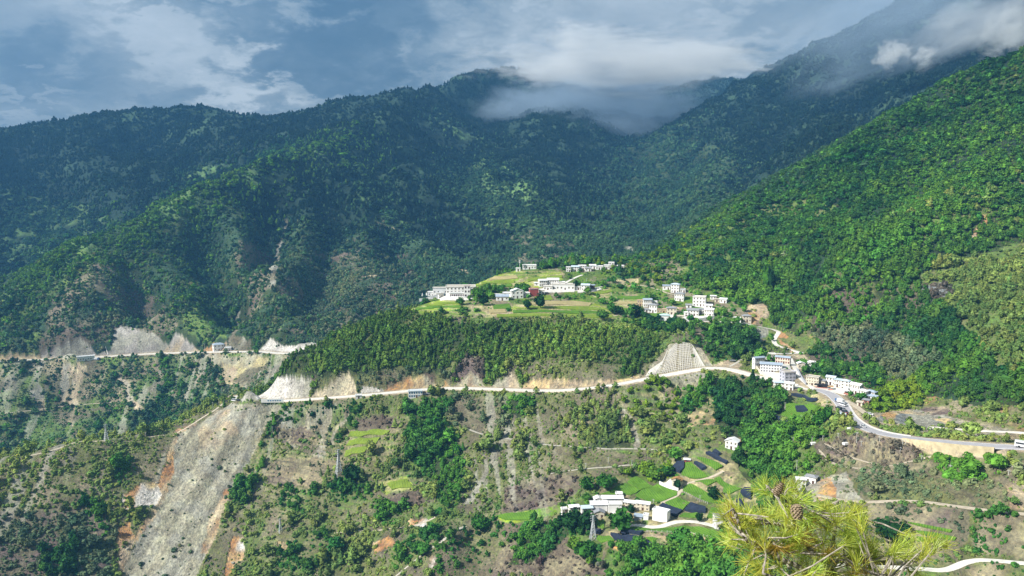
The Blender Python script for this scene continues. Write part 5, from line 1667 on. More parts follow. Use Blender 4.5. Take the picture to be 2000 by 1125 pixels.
HOUSES = [
    # monastery group at the left tip of the terraces
    dict(r=(874, 566, 926, 577), label='big white monastery hall with a pale flat roof on the terrace tip', rmat='rooft', storeys=2, wins=8, yaw=0, deep=0.6, trim='cream', roof='flat', cat='monastery', name='monastery_hall', down=-4),
    dict(r=(847, 566, 872, 577), label='low white monastery wing with a flat earth roof left of the hall', rmat='rooft', wall='white', storeys=1, wins=4, deep=0.6, trim='maroon', cat='monastery', name='monastery_wing', down=-2),
    dict(r=(866, 564, 878, 577), label='small chapel with maroon window bands in front of the monastery hall', rmat='rooft', wall='white', storeys=2, wins=2, deep=0.8, trim='maroon', roof='flatw', cat='chapel', name='chapel'),
    dict(r=(907, 560, 918, 581), label='tall monastery gate tower with maroon bands at the right end of the complex', rmat='rooft', wall='white', storeys=3, wins=2, deep=0.8, trim='maroon', roof='flatw', cat='gate tower', name='gate_tower'),
    dict(r=(880, 573, 906, 581), label='white cloister range with a row of dark openings under the monastery hall', rmat='roofw', wall='white', storeys=1, wins=8, deep=0.25, trim='maroon', cat='cloister', name='cloister', door=False),
    # ridge top
    dict(r=(1022, 519, 1046, 526), label='long low white house on the skyline ridge of the upper village', storeys=1, wins=5, deep=0.5),
    dict(r=(1008, 525, 1016, 530), label='small white hut at the foot of the slim mast', storeys=1, wins=1, deep=0.9, cat='hut', name='hut'),
    dict(r=(1106, 523, 1114, 531), label='narrow white house at the left end of the skyline row', storeys=2, wins=2),
    dict(r=(1117, 522, 1130, 530), label='white house with pale blue roof in the skyline row', roof='gable', rmat='roofp', storeys=2, wins=3),
    dict(r=(1130, 520, 1144, 527), label='wide white house in the middle of the skyline row', storeys=2, wins=4),
    dict(r=(1164, 521, 1177, 527), label='flat white house half hidden by round trees on the skyline row', storeys=1, wins=3),
    dict(r=(1180, 519, 1190, 526), label='white house on the lane end of the skyline row', storeys=1, wins=3),
    dict(r=(1189, 514, 1199, 522), label='tall white house at the right end of the skyline row', storeys=2, wins=2),
    dict(r=(1206, 520, 1218, 526), label='pale house alone on the bushy bank right of the skyline row', storeys=1, wins=3),
    # village core
    dict(r=(1053, 549, 1069, 560), label='white house with a bright gable in the village core', roof='gable', rmat='roofw', storeys=2, wins=4, yaw=12),
    dict(r=(1070, 548, 1090, 559), label='larger white house with two gables in the village core', roof='gable', rmat='roofw', storeys=2, wins=5),
    dict(r=(1044, 553, 1052, 558), label='tiny white outbuilding left of the village core houses', roof='shed', storeys=1, wins=1, cat='outbuilding', name='outbuilding', door=False),
    dict(r=(1080, 557, 1120, 567), label='long white farmstead with one wide dark opening', storeys=1, wins=6, deep=0.4, rmat='rooft'),
    dict(r=(1135, 558, 1151, 568), label='white house with pale blue roof beside the lane', roof='gable', rmat='roofp', storeys=2, wins=3, yaw=-10),
    dict(r=(1151, 558, 1161, 565), label='dark open shed beside the pale blue roof', roof='shed', rmat='roofb', wall='wood', storeys=1, wins=0, cat='shed', name='shed'),
    dict(r=(1035, 566, 1052, 579), label='dark red house with a white flat roof', wall='red', rmat='roofw', storeys=2, wins=0, yaw=10, roof='flat'),
    dict(r=(1053, 568, 1063, 575), label='low white house right of the dark red one', storeys=1, wins=2, rmat='rooft'),
    dict(r=(999, 570, 1022, 583), label='white house with a steep white gable left of the dark red one', roof='gablex', rmat='roofw', storeys=2, wins=3, yaw=8),
    dict(r=(970, 580, 992, 587), label='low white barn with a blue-grey roof below the long wall', roof='gable', rmat='roofb', storeys=1, wins=3, cat='barn', name='barn'),
    # right part of the village
    dict(r=(1310, 557, 1326, 572), label='three storey white house with a pale blue roof at the top right of the village', roof='hip', rmat='roofp', storeys=3, wins=3, yaw=-10),
    dict(r=(1295, 559, 1308, 566), label='small blue roofed shed left of the three storey house', roof='shed', rmat='roofb', storeys=1, wins=2, cat='shed', name='shed'),
    dict(r=(1317, 575, 1335, 588), label='two storey white house with four bay front and grey hipped roof', roof='hip', rmat='roofg', storeys=2, wins=4, yaw=-12),
    dict(r=(1353, 582, 1377, 599), label='biggest white block of the upper village with four window columns', storeys=3, wins=4, yaw=-8, rmat='rooft'),
    dict(r=(1388, 579, 1398, 585), label='low white shelter behind the biggest white block', roof='shed', storeys=1, wins=2, cat='shelter', name='shelter'),
    dict(r=(1405, 585, 1419, 592), label='white shed standing alone on the upper right field edge', roof='gable', rmat='roofw', storeys=1, wins=2, yaw=-15, cat='shed', name='shed'),
    dict(r=(1257, 587, 1273, 600), label='white house with a blue-grey roof on the left of the right-hand hamlet', roof='gable', rmat='roofb', storeys=2, wins=4, yaw=8),
    dict(r=(1245, 588, 1256, 598), label='older tan house beside the blue-grey roof', wall='tan', rmat='rooft', storeys=2, wins=3),
    dict(r=(1267, 597, 1283, 611), label='white house with a plain front below the blue-grey roof', roof='hip', rmat='roofg', storeys=2, wins=3, yaw=-14),
    dict(r=(1258, 605, 1268, 610), label='small grey roofed barn above the green plot', roof='gable', rmat='roofg', storeys=1, wins=1, cat='barn', name='barn'),
    dict(r=(1284, 605, 1303, 612), label='long tan earth house above the green plot', wall='tan', rmat='rooft', storeys=1, wins=4, deep=0.5),
    dict(r=(1303, 603, 1320, 615), label='tan house with a grey roof beside the courtyard', wall='cream', roof='hip', rmat='roofg', storeys=2, wins=3),
    dict(r=(1343, 607, 1363, 617), label='white house with dark eaves inside the big courtyard', roof='gable', rmat='roofg', storeys=2, wins=4),
    dict(r=(1363, 605, 1375, 613), label='dark roofed house between two white ones in the big courtyard', roof='hip', rmat='roofg', storeys=1, wins=3),
    dict(r=(1376, 606, 1393, 618), label='white house with pale roof at the right end of the big courtyard', roof='gable', rmat='roofw', storeys=2, wins=4, yaw=-10),
    dict(r=(1322, 619, 1334, 629), label='cream gate house at the lower left of the big courtyard', wall='cream', rmat='rooft', storeys=1, wins=2),
    dict(r=(1290, 617, 1307, 627), label='pale teal roofed shed among the trees below the tan houses', wall='white', roof='hip', rmat='teal', storeys=1, wins=2, cat='shed', name='shed'),
    dict(r=(1451, 618, 1467, 629), label='cream house with dark upper windows at the far right of the upper village', wall='cream', roof='hip', rmat='roofg', storeys=2, wins=3, yaw=10),
    dict(r=(1433, 622, 1446, 628), label='low white outbuilding left of the cream house', storeys=1, wins=2, cat='outbuilding', name='outbuilding'),
    # school
    dict(r=(1487, 713, 1524, 728), label='three storey white school block with a blue-grey roof', roof='gable', rmat='roofb', storeys=3, wins=8, yaw=0, deep=0.35, trim='lilac', cat='school', name='school_block'),
    dict(r=(1473, 700, 1494, 715), label='long school wing with a slate blue roof running back from the white block', roof='gable', rmat='roofb', storeys=2, wins=5, yaw=38, deep=0.35, trim='lilac', cat='school', name='school_wing'),
    dict(r=(1515, 699, 1541, 711), label='cream teaching range with a blue roof behind the school yard', wall='cream', roof='gable', rmat='roofb', storeys=2, wins=6, yaw=-12, deep=0.35, trim='red', cat='school', name='teaching_range'),
    dict(r=(1497, 693, 1514, 703), label='white classroom house at the back left of the school yard', rmat='rooft', storeys=2, wins=4, yaw=10, deep=0.6, cat='school', name='classroom_house'),
    dict(r=(1529, 729, 1557, 747), label='grey-lilac flat roofed block with a pink tiled base beside the school', wall='lilac', rmat='rooft', storeys=3, wins=3, yaw=32, deep=0.8, trim='grey', roof='flat', door=False),
    dict(r=(1513, 748, 1532, 760), label='white house with a pale blue roof at the roadside below the school', roof='hip', rmat='roofp', storeys=2, wins=3, yaw=12),
    dict(r=(1532, 750, 1549, 762), label='white roadside shed with a white roof', roof='gable', rmat='roofw', storeys=2, wins=2, yaw=-14),
    dict(r=(1558, 711, 1572, 721), label='house with a wide white roof right of the school lane', roof='gablex', rmat='roofw', wall='cream', storeys=1, wins=2, yaw=14),
    dict(r=(1577, 709, 1591, 722), label='white house with a flat roof among the dark trees', storeys=2, wins=2, yaw=-6),
    dict(r=(1574, 738, 1598, 753), label='cream roadside house with three rows of windows and a green roof terrace', wall='cream', rmat='roofg', storeys=3, wins=5, yaw=-14, deep=0.6),
    dict(r=(1613, 738, 1630, 752), label='roadside house with a pale blue roof in several steps', roof='gable', rmat='roofp', storeys=2, wins=3, yaw=-14),
    dict(r=(1628, 743, 1642, 756), label='second pale blue roofed house in the roadside row', roof='shed', rmat='roofp', storeys=2, wins=3, yaw=-16),
    dict(r=(1641, 745, 1657, 760), label='narrow roadside house with a broad pale blue eave', roof='hip', rmat='roofp', storeys=3, wins=2, yaw=-12),
    dict(r=(1657, 753, 1680, 770), label='large roadside hall with a long white roof', roof='gable', rmat='roofw', storeys=2, wins=4, yaw=-30, deep=0.7),
    dict(r=(1674, 764, 1692, 780), label='white roadside house between the long white roof and the grey roof', roof='hip', rmat='roofw', storeys=2, wins=3, yaw=-30),
    dict(r=(1688, 766, 1708, 782), label='roadside house with a broad slate grey roof at the end of the row', roof='hip', rmat='roofb', storeys=2, wins=3, yaw=-24),
    dict(r=(1684, 782, 1697, 790), label='brown and white shed at the lower end of the roadside row', roof='shed', rmat='roofg', wall='pink', storeys=1, wins=1, yaw=-20, cat='shed', name='shed'),
    dict(r=(1673, 786, 1684, 793), label='low shed with a pale roof beside the sandy lane', roof='gable', rmat='rooft', wall='cream', storeys=1, wins=1, yaw=-20, cat='shed', name='shed'),
    # lower village
    dict(r=(1154, 986, 1186, 1000), label='white house with a long white roof at the left front of the lower village cluster', roof='gable', rmat='roofw', storeys=2, wins=0, yaw=8, deep=0.6),
    dict(r=(1177, 974, 1216, 986), label='white house with the longest ridge at the back of the lower village cluster', roof='gable', rmat='roofw', storeys=2, wins=0, yaw=8, deep=0.4),
    dict(r=(1161, 975, 1178, 985), label='white house at the back left corner of the lower village cluster', roof='gablex', rmat='roofw', storeys=2, wins=2, yaw=14),
    dict(r=(1188, 986, 1214, 1001), label='plain white walled house in the front middle of the lower village cluster', roof='flat', rmat='roofw', storeys=2, wins=0, yaw=8, deep=0.5),
    dict(r=(1203, 965, 1215, 974), label='small white upper storey rising behind the lower village cluster', roof='flat', rmat='roofw', storeys=2, wins=2, yaw=0),
    dict(r=(1219, 982, 1243, 994), label='cream house with brown eaves on the right wing of the lower village cluster', wall='cream', roof='gable', rmat='roofw', storeys=2, wins=3, yaw=-10, deep=0.5),
    dict(r=(1242, 984, 1268, 997), label='cream house with a rusty door at the right end of the lower village cluster', wall='cream', roof='gable', rmat='roofw', storeys=2, wins=3, yaw=-10, deep=0.5),
    dict(r=(1161, 1002, 1180, 1013), label='cream house with a small gable in front of the lower village cluster', wall='cream', roof='gablex', rmat='roofg', storeys=1, wins=2, yaw=5),
    dict(r=(1136, 993, 1158, 1012), label='pale house with a wide bluish roof behind the lattice tower', roof='gable', rmat='roofp', storeys=2, wins=2, yaw=14),
    dict(r=(1112, 991, 1132, 1003), label='white house half hidden by round trees at the left of the lower village', roof='gable', rmat='roofw', storeys=2, wins=3, yaw=16),
    dict(r=(1097, 995, 1109, 1003), label='leftmost small white house of the lower village', storeys=1, wins=2, yaw=16),
    dict(r=(1272, 999, 1304, 1019), label='big white box shaped house with blank walls beside the winding track', storeys=2, wins=0, yaw=-24, deep=0.5, roof='flat', rmat='roofw'),
    dict(r=(1238, 1009, 1254, 1016), label='dark blue roofed shed left of the big white box shaped house', roof='shed', rmat='roofb', wall='grey', storeys=1, wins=0, cat='shed', name='shed', yaw=-10),
    dict(r=(1256, 1007, 1266, 1016), label='small white kiosk between the dark shed and the big white house', storeys=1, wins=0, cat='outbuilding', name='outbuilding', yaw=-10),
    dict(r=(1311, 938, 1330, 953), label='cream courtyard house with a rusty orange roof', wall='cream', roof='gablex', rmat='roofo', storeys=2, wins=2, yaw=-20),
    dict(r=(1337, 898, 1347, 905), label='tiny red shrine with a pale roof above the plots', wall='red', roof='hip', rmat='roofw', storeys=1, wins=1, cat='shrine', name='shrine'),
    dict(r=(1415, 863, 1441, 878), label='white house with a broad white gable beside the wooded gully', roof='gablex', rmat='roofw', storeys=2, wins=3, yaw=-18),
    dict(r=(1436, 862, 1445, 872), label='brown lean-to at the right side of the white gabled house', wall='tan', roof='shed', rmat='roofo', storeys=1, wins=0, cat='shed', name='shed'),
    dict(r=(1396, 1012, 1429, 1033), label='two storey white house with a grey roof left of the pine branches', roof='gable', rmat='roofg', storeys=2, wins=3, yaw=16),
    dict(r=(1556, 938, 1574, 956), label='white farmhouse with a long lean-to roof beside the farm track', roof='shed', rmat='roofw', storeys=2, wins=2, yaw=14),
    dict(r=(1572, 932, 1593, 946), label='grey roofed farmhouse touching the white one by the farm track', roof='hip', rmat='roofg', storeys=1, wins=2, yaw=-16),
    # more of the upper village
    dict(r=(893, 562, 906, 570), label='small white monastery house behind the cloister', storeys=1, wins=3, rmat='rooft', trim='maroon', cat='monastery', name='monastery_house'),
    dict(r=(853, 574, 866, 580), label='low pale monastery shed in front of the white wing', storeys=1, wins=2, rmat='roofw', wall='cream', cat='shed', name='shed'),
    dict(r=(836, 571, 848, 578), label='white monastery cell at the left end above the high wall', storeys=1, wins=2, rmat='roofw', trim='maroon', cat='monastery', name='monastery_house'),
    dict(r=(1062, 560, 1078, 567), label='flat white house in front of the gabled houses of the village core', storeys=1, wins=3, rmat='rooft'),
    dict(r=(1090, 552, 1103, 559), label='small white house right behind the long farmstead', storeys=1, wins=2, rmat='roofw'),
    dict(r=(1120, 561, 1133, 567), label='low white store between the long farmstead and the pale blue roof', storeys=1, wins=2, rmat='roofw', cat='store', name='store'),
    dict(r=(1020, 573, 1034, 580), label='white cottage between the steep white gable and the dark red house', storeys=1, wins=2, rmat='roofw'),
    dict(r=(983, 573, 998, 579), label='white shed against the long monastery wall', storeys=1, wins=2, rmat='roofw', cat='shed', name='shed'),
    dict(r=(1143, 524, 1154, 530), label='grey roofed house among the trees of the skyline row', roof='gable', rmat='roofg', storeys=1, wins=2),
    dict(r=(1152, 519, 1163, 525), label='small white gabled house between two round trees on the skyline', roof='gable', rmat='roofw', storeys=1, wins=2),
    dict(r=(1336, 611, 1344, 618), label='narrow white house at the left side of the big courtyard', storeys=2, wins=1, rmat='roofw'),
    dict(r=(1378, 597, 1390, 603), label='small white house above the right end of the big courtyard', roof='gable', rmat='roofw', storeys=1, wins=2),
    dict(r=(1340, 596, 1350, 602), label='grey roofed shed left of the biggest white block', roof='gable', rmat='roofg', storeys=1, wins=1, cat='shed', name='shed'),
    dict(r=(1396, 585, 1404, 590), label='small cream shed left of the shed on the field edge', wall='cream', roof='gable', rmat='rooft', storeys=1, wins=1, cat='shed', name='shed'),
    dict(r=(1328, 566, 1338, 572), label='low white annexe right of the three storey house with pale blue roof', storeys=1, wins=2, rmat='roofp'),
    dict(r=(1274, 590, 1283, 597), label='white annexe between the blue-grey roof and the plain front', storeys=1, wins=2, rmat='roofw'),
    dict(r=(1596, 744, 1611, 754), label='dark roofed workshop between the cream house and the pale blue roofs', roof='shed', rmat='roofg', wall='cream', storeys=1, wins=2, yaw=-14, cat='workshop', name='workshop'),
    dict(r=(1647, 760, 1656, 768), label='small white shop under the broad pale blue eave', storeys=1, wins=1, rmat='roofp', yaw=-20, cat='shop', name='shop'),
    dict(r=(1694, 775, 1712, 786), label='long white shed behind the slate grey roof at the row end', roof='gable', rmat='roofb', storeys=1, wins=3, yaw=-24, cat='shed', name='shed'),
    # along the roads
    dict(r=(799, 765, 824, 777), label='white two storey house with blue trim standing on the edge of the spur road', storeys=2, wins=6, trim='blue', rmat='roofp', yaw=0, deep=0.4),
    dict(r=(418, 674, 438, 685), label='white house with a blue-grey roof beside the far road', roof='hip', rmat='roofb', storeys=2, wins=3, yaw=8, dmin=1200 * SCALE),
    dict(r=(440, 680, 451, 686), label='low white sheds right of the house on the far road', storeys=1, wins=2, dmin=1200 * SCALE, cat='shed', name='shed'),
    dict(r=(154, 697, 182, 705), label='long white works building on the edge of the far road', storeys=1, wins=7, deep=0.3, dmin=1200 * SCALE, rmat='roofw', cat='building', name='works_building'),
    dict(r=(695, 773, 706, 779), label='small white roadside hut by the grey grid wall', storeys=1, wins=1, cat='hut', name='hut'),
]
for h in HOUSES:
    h = dict(h)
    r = h.pop('r')
    house(*r, **h)

# walls of the villages
wall_line('terrace_wall', [(819, 590), (835, 588), (850, 583), (866, 579), (878, 578)], 5.5, M['white'], 'high white retaining wall round the left tip of the monastery', 0.8)
wall_line('compound_wall', [(926, 578), (950, 577), (975, 578), (999, 580)], 2.6, M['white'], 'long white wall running right from the monastery gate')
wall_line('compound_wall', [(878, 582), (895, 583), (912, 583), (924, 580)], 1.8, M['white'], 'low white wall under the monastery cloister')
wall_line('courtyard_wall', [(1318, 626), (1340, 629), (1368, 628), (1395, 622)], 3.2, M['white'], 'white wall along the front of the big courtyard')
wall_line('courtyard_wall', [(1313, 602), (1325, 606), (1340, 604)], 2.6, M['tan'], 'ruined tan earth wall above the big courtyard')
wall_line('courtyard_wall', [(1288, 945), (1305, 953), (1325, 959)], 2.0, M['white'], 'white wall round the courtyard of the rusty roofed house')
wall_line('school_wall', [(1470, 710), (1478, 722), (1492, 735), (1505, 741)], 2.2, M['cream'], 'cream wall round the lower side of the school')
wall_line('school_wall', [(1556, 722), (1564, 738), (1574, 752)], 2.0, M['grey'], 'grey wall along the lane right of the school')


def yard(pts, label, material='concrete', name='yard'):
    return patch(name, pts, M[material], label, 'yard', lift=0.18, grid=3.0, skirt=1.5)


yard([(1494, 729), (1526, 730), (1530, 742), (1560, 752), (1545, 760), (1512, 748)], 'pale concrete yard in front of the white school block')
yard([(1512, 711), (1540, 712), (1545, 722), (1526, 724)], 'pale inner yard between the school buildings')
yard([(1293, 945), (1310, 938), (1322, 955), (1305, 950)], 'pale courtyard floor beside the rusty roofed house')
yard([(1320, 622), (1345, 618), (1395, 618), (1392, 623), (1345, 628)], 'pale floor of the big courtyard in the upper village')
yard([(1044, 566), (1085, 562), (1122, 566), (1122, 571), (1080, 572), (1046, 574)], 'pale open ground in the village core')
yard([(1128, 567), (1165, 562), (1176, 566), (1150, 572), (1128, 573)], 'pale yard round the house with the pale blue roof in the upper village')
yard([(1300, 612), (1322, 610), (1326, 620), (1308, 622)], 'sandy yard between the tan houses and the big courtyard')
yard([(1340, 600), (1380, 598), (1396, 603), (1392, 610), (1345, 608)], 'pale ground above the big courtyard')
yard([(828, 584), (860, 579), (905, 582), (925, 583), (905, 588), (860, 588)], 'pale forecourt under the monastery cloister')
yard([(1190, 998), (1216, 998), (1226, 1006), (1196, 1008)], 'pale yard in front of the lower village cluster')
yard([(1585, 757), (1615, 752), (1660, 766), (1650, 772), (1610, 762)], 'pale forecourt along the roadside houses')


# stupas on the monastery wall
def stupa(u, v, label):
    p = hit(u, v)
    root = empty('stupa', p, 0, label, 'stupa', 'stupas on the monastery wall')
    b = MB()
    b.box(-1.2, -1.2, -1, 1.2, 1.2, 1.0)
    b.box(-0.9, -0.9, 1.0, 0.9, 0.9, 1.6)
    b.build('base', M['white'], root)
    d = MB()
    for z0, z1, r0, r1 in ((1.6, 2.3, 0.7, 0.95), (2.3, 3.1, 0.95, 0.4)):
        d.bar((0, 0, z0), (0, 0, z1), r0, 10, r1)
    d.build('dome', M['white'], root)
    s = MB()
    s.bar((0, 0, 3.1), (0, 0, 4.8), 0.32, 8, 0.05)
    s.build('spire', M['cream'], root)


stupa(825, 577, 'white stupa at the far left tip of the monastery wall')
stupa(833, 576, 'second white stupa from the left tip of the monastery wall')
stupa(862, 577, 'white stupa between the monastery wing and the chapel')


# ------------------------------------------------------------------ engineered slopes and walls along the roads
def road_point(u, L=None):
    L = MAIN_ROAD if L is None else L
    uu, vv = to_pix(L[:, 0], L[:, 1], L[:, 2])
    return int(np.argmin(np.abs(uu - u)))


def grid_slope(u0, u1, tops, label, ribs, rows, w=0.22):
    """concrete lattice holding a cut slope: ribs up the slope, rails across"""
    root = None
    lines = []
    for k in range(ribs):
        s = k / (ribs - 1)
        i = road_point(u0 + (u1 - u0) * s)
        ub, vb = to_pix(*MAIN_ROAD[i])
        vb -= 4.0
        ut = ub + (np.interp(s, [t[0] for t in tops], [t[1] for t in tops]))
        vt = np.interp(s, [t[0] for t in tops], [t[2] for t in tops])
        P = [hit(ub + (ut - ub) * q, vb + (vt - vb) * q) for q in np.linspace(0, 1, rows)]
        lines.append(P)
    org = lines[ribs // 2][0]
    root = empty('slope_lattice', org, 0, label, 'retaining lattice')
    for P in lines:
        b = MB()
        for a, c in zip(P[:-1], P[1:]):
            if np.linalg.norm(c - a) < 14:
                b.bar(a - org + UP * 0.12, c - org + UP * 0.12, w, 4)
        if b.v:
            b.build('rib', M['concrete'], root)
    for r in range(1, rows):
        b = MB()
        for a, c in zip(lines[:-1], lines[1:]):
            if np.linalg.norm(c[r] - a[r]) < 9:
                b.bar(a[r] - org + UP * 0.14, c[r] - org + UP * 0.14, w * 0.9, 4)
        if b.v:
            b.build('rail', M['concrete'], root)


grid_slope(1258, 1378, [(0, 10, 722), (0.12, 24, 704), (0.25, 17, 684), (0.45, 8, 672), (0.6, 0, 669), (0.8, -6, 671), (0.9, -8, 684), (1, -6, 706)], 'pale concrete lattice holding the steep cut above the spur road', 30, 16)
grid_slope(705, 742, [(0, 2, 756), (0.6, 3, 757), (1, 2, 764)], 'small grey lattice on the cut above the spur road', 13, 6, 0.2)


def retaining_wall():
    i0, i1 = road_point(1775), road_point(1950)
    L = resample(MAIN_ROAD[i0:i1], 3.0)
    T = np.gradient(L, axis=0)
    T[:, 2] = 0
    T /= np.linalg.norm(T, axis=1)[:, None]
    Nn = np.stack([-T[:, 1], T[:, 0], np.zeros(len(T))], 1)
    sgn = 1 if (Nn[0] @ (-L[0] * np.array((1, 1, 0)))) > 0 else -1
    Nn *= sgn
    c = L[0].copy()
    hgt = np.interp(np.linspace(0, 1, len(L)), [0, 0.2, 0.55, 0.8, 1.0], [0.6, 2.8, 6.2, 7.2, 7.6])
    V, Fc = [], []
    for i in range(len(L)):
        p = L[i] + Nn[i] * 5.2
        lo = p[2] - hgt[i]
        for q, z in ((0.9, lo - 5), (0.55, lo), (0.0, p[2] + 0.75), (-0.45, p[2] + 0.75), (-0.45, p[2] - 1.0)):
            r = p + Nn[i] * q
            V.append((r[0] - c[0], r[1] - c[1], z - c[2]))
    for i in range(len(L) - 1):
        a, b = i * 5, i * 5 + 5
        for q in range(4):
            Fc.append((a + q, b + q, b + q + 1, a + q + 1))
    o = link_mesh('retaining_wall', V, Fc, M['wall_concrete'])
    o.location = c
    tag(o, 'tall stained tan concrete wall under the asphalt road on the right', 'retaining wall')


retaining_wall()


def parapet(u0, u1, L, side, label, h=0.8, off=4.75, mt='concrete', name='parapet'):
    a, b = sorted((road_point(u0, L), road_point(u1, L)))
    P = resample(L[a:b], 3.0)
    T = np.gradient(P, axis=0)
    T[:, 2] = 0
    T /= np.linalg.norm(T, axis=1)[:, None]
    Nn = np.stack([-T[:, 1], T[:, 0], np.zeros(len(T))], 1)
    sgn = 1 if (Nn[len(P) // 2] @ (-P[len(P) // 2] * np.array((1, 1, 0)))) > 0 else -1
    P = P + Nn * (sgn * side * off)
    c = P[0].copy()
    V, Fc = [], []
    for i in range(len(P)):
        for s, z in ((-.18, -.4), (-.14, h), (.14, h), (.18, -.4)):
            r = P[i] + Nn[i] * s
            V.append((r[0] - c[0], r[1] - c[1], P[i][2] + z - c[2]))
    for i in range(len(P) - 1):
        k, j = i * 4, i * 4 + 4
        for q in range(3):
            Fc.append((k + q, k + q + 1, j + q + 1, j + q))
    o = link_mesh(name, V, Fc, M[mt])
    o.location = c
    tag(o, label, 'parapet')


parapet(1405, 1540, MAIN_ROAD, 1, 'white concrete parapet of the bridge over the dark ravine', h=0.9)
parapet(1640, 1775, MAIN_ROAD, -1, 'low concrete barrier on the uphill edge of the asphalt road', h=0.7)
parapet(560, 1250, MAIN_ROAD, 1, 'low concrete edge wall on the valley side of the spur road', h=0.6)
parapet(20, 420, FAR_ROAD, 1, 'low concrete edge wall on the valley side of the far road', h=0.6, off=4.5)

# bridge: deck edge on piers where the road crosses the ravine
def bridge():
    a, b = sorted((road_point(1408), road_point(1470)))
    P = resample(MAIN_ROAD[a:b], 6.0)
    org = P[len(P) // 2]
    root = empty('road_bridge', org, 0, 'short concrete road bridge on piers over the dark ravine', 'bridge')
    face = org[:2] / np.linalg.norm(org[:2])
    off = np.array((-face[0], -face[1], 0)) * 5.0
    g = MB()
    for p, q in zip(P[:-1], P[1:]):
        g.bar(p - org + off - UP * 0.7, q - org + off - UP * 0.7, 0.8, 4)
    g.build('girder', M['concrete'], root)
    for p in P[1:-1:2]:
        r = MB()
        q = p - org + off
        r.box(q[0] - 0.6, q[1] - 0.5, q[2] - 9, q[0] + 0.6, q[1] + 0.5, q[2] - 1.2)
        r.build('pier', M['concrete'], root)


bridge()
# concrete edge above the right-hand cutting
wall_line('ledge_wall', [(1812, 836), (1818, 836), (1860, 839), (1920, 843), (2010, 847)], 0.9, M['concrete'], 'thin pale concrete ledge running along the top of the right-hand cutting', 0.8)
wall_line('drain_wall', [(1816, 838), (1817, 846), (1818, 852)], 0.7, M['concrete'], 'short pale drain running down the right-hand cutting', 0.7)
wall_line('arch_wall', [(482, 690), (490, 692), (500, 690), (504, 687)], 2.2, M['concrete'], 'curved pale culvert wall on the far road', 0.8, dmin=1200 * SCALE)
wall_line('drain_wall', [(206, 678), (209, 686), (211, 693)], 0.6, M['concrete'], 'pale drain running down the grey cut above the far road', 0.9, dmin=1200 * SCALE)


# long pale sign on the outer edge of the bend
def road_sign():
    p, q = hit(510, 788), hit(554, 788)
    org = (p + q) / 2
    L = np.linalg.norm(q - p)
    rz = math.atan2(q[1] - p[1], q[0] - p[0])
    root = empty('roadside_sign', org, rz, 'long white roadside board with a row of blue marks on the bend', 'sign')
    b = MB()
    b.box(-L / 2, -0.15, 0.9, L / 2, 0.15, 4.4)
    b.build('board', M['paint'], root)
    for k in range(6):
        s = MB()
        x = -L * 0.18 + k * L * 0.105
        s.bar((x - .5, -0.2, 2.2), (x + .5, -0.2, 3.4), 0.16, 4)
        s.bar((x + .5, -0.2, 2.2), (x - .5, -0.2, 3.4), 0.16, 4)
        s.bar((x - .7, -0.2, 2.8), (x + .7, -0.2, 2.8), 0.16, 4)
        s.build('blue_mark', M['blue'], root)
    for x in np.linspace(-L / 2 + 1, L / 2 - 1, 6):
        s = MB()
        s.bar((x, 0.3, -2), (x, 0.3, 4.0), 0.12, 6)
        s.build('post', M['steel'], root)


road_sign()


# ------------------------------------------------------------------ pylons, masts and poles
def pylon(u, vbase, vtop, label, arms=3):
    p = hit(u, vbase)
    H = metre(vbase - vtop, p) * 1.02
    root = empty('lattice_tower', p, -math.atan2(p[0], p[1]) + 0.35, label, 'pylon', 'steel lattice towers of the power line')
    w0, w1 = H * 0.115, H * 0.022
    zt = H * 0.96

    def wz(z):
        return w0 + (w1 - w0) * min(1, (z / (H * 0.8))) ** 0.85
    zs = [H * q for q in (0, .14, .27, .39, .5, .6, .69, .77, .85, .92, .98)]
    t = max(0.09, H * 0.008)
    for sx, sy in ((-1, -1), (1, -1), (1, 1), (-1, 1)):
        b = MB()
        b.bar((sx * wz(0), sy * wz(0), -2), (sx * wz(0), sy * wz(0), 0), t * 1.4)
        for a, c in zip(zs[:-1], zs[1:]):
            b.bar((sx * wz(a), sy * wz(a), a), (sx * wz(c), sy * wz(c), c), t * 1.25)
        b.build('leg', M['steel'], root)
    b = MB()
    cs = ((-1, -1), (1, -1), (1, 1), (-1, 1))
    for a, c in zip(zs[:-1], zs[1:]):
        for i in range(4):
            p0, p1 = cs[i], cs[(i + 1) % 4]
            b.bar((p0[0] * wz(a), p0[1] * wz(a), a), (p1[0] * wz(c), p1[1] * wz(c), c), t * 0.8)
            b.bar((p1[0] * wz(a), p1[1] * wz(a), a), (p0[0] * wz(c), p0[1] * wz(c), c), t * 0.8)
            b.bar((p0[0] * wz(c), p0[1] * wz(c), c), (p1[0] * wz(c), p1[1] * wz(c), c), t * 0.8)
    br = b.build('bracing', M['steel'], root)
    br['kind'] = 'stuff'
    for k in range(arms):
        z = H * (0.98 - 0.09 * k)
        r = H * (0.10 + 0.02 * (k == 1))
        b = MB()
        for s in (-1, 1):
            b.bar((0, 0, z), (s * r, 0, z), t)
            b.bar((0, 0, z - H * 0.03), (s * r, 0, z), t * 0.8)
            b.bar((s * r, 0, z), (s * r, 0, z - H * 0.035), t)
        b.build('crossarm', M['steel'], root)
    CLEAR.append((p[0], p[1], w0 + 1.5))


pylon(662, 926, 875, 'steel lattice tower beside the yellow-green terraces on the slope')
pylon(1158, 1054, 1003, 'steel lattice tower in front of the lower village')
pylon(208, 861, 827, 'steel lattice tower on the crest of the knoll left of the landslide')
pylon(548, 1040, 1010, 'grey lattice tower low on the slope right of the landslide', arms=2)


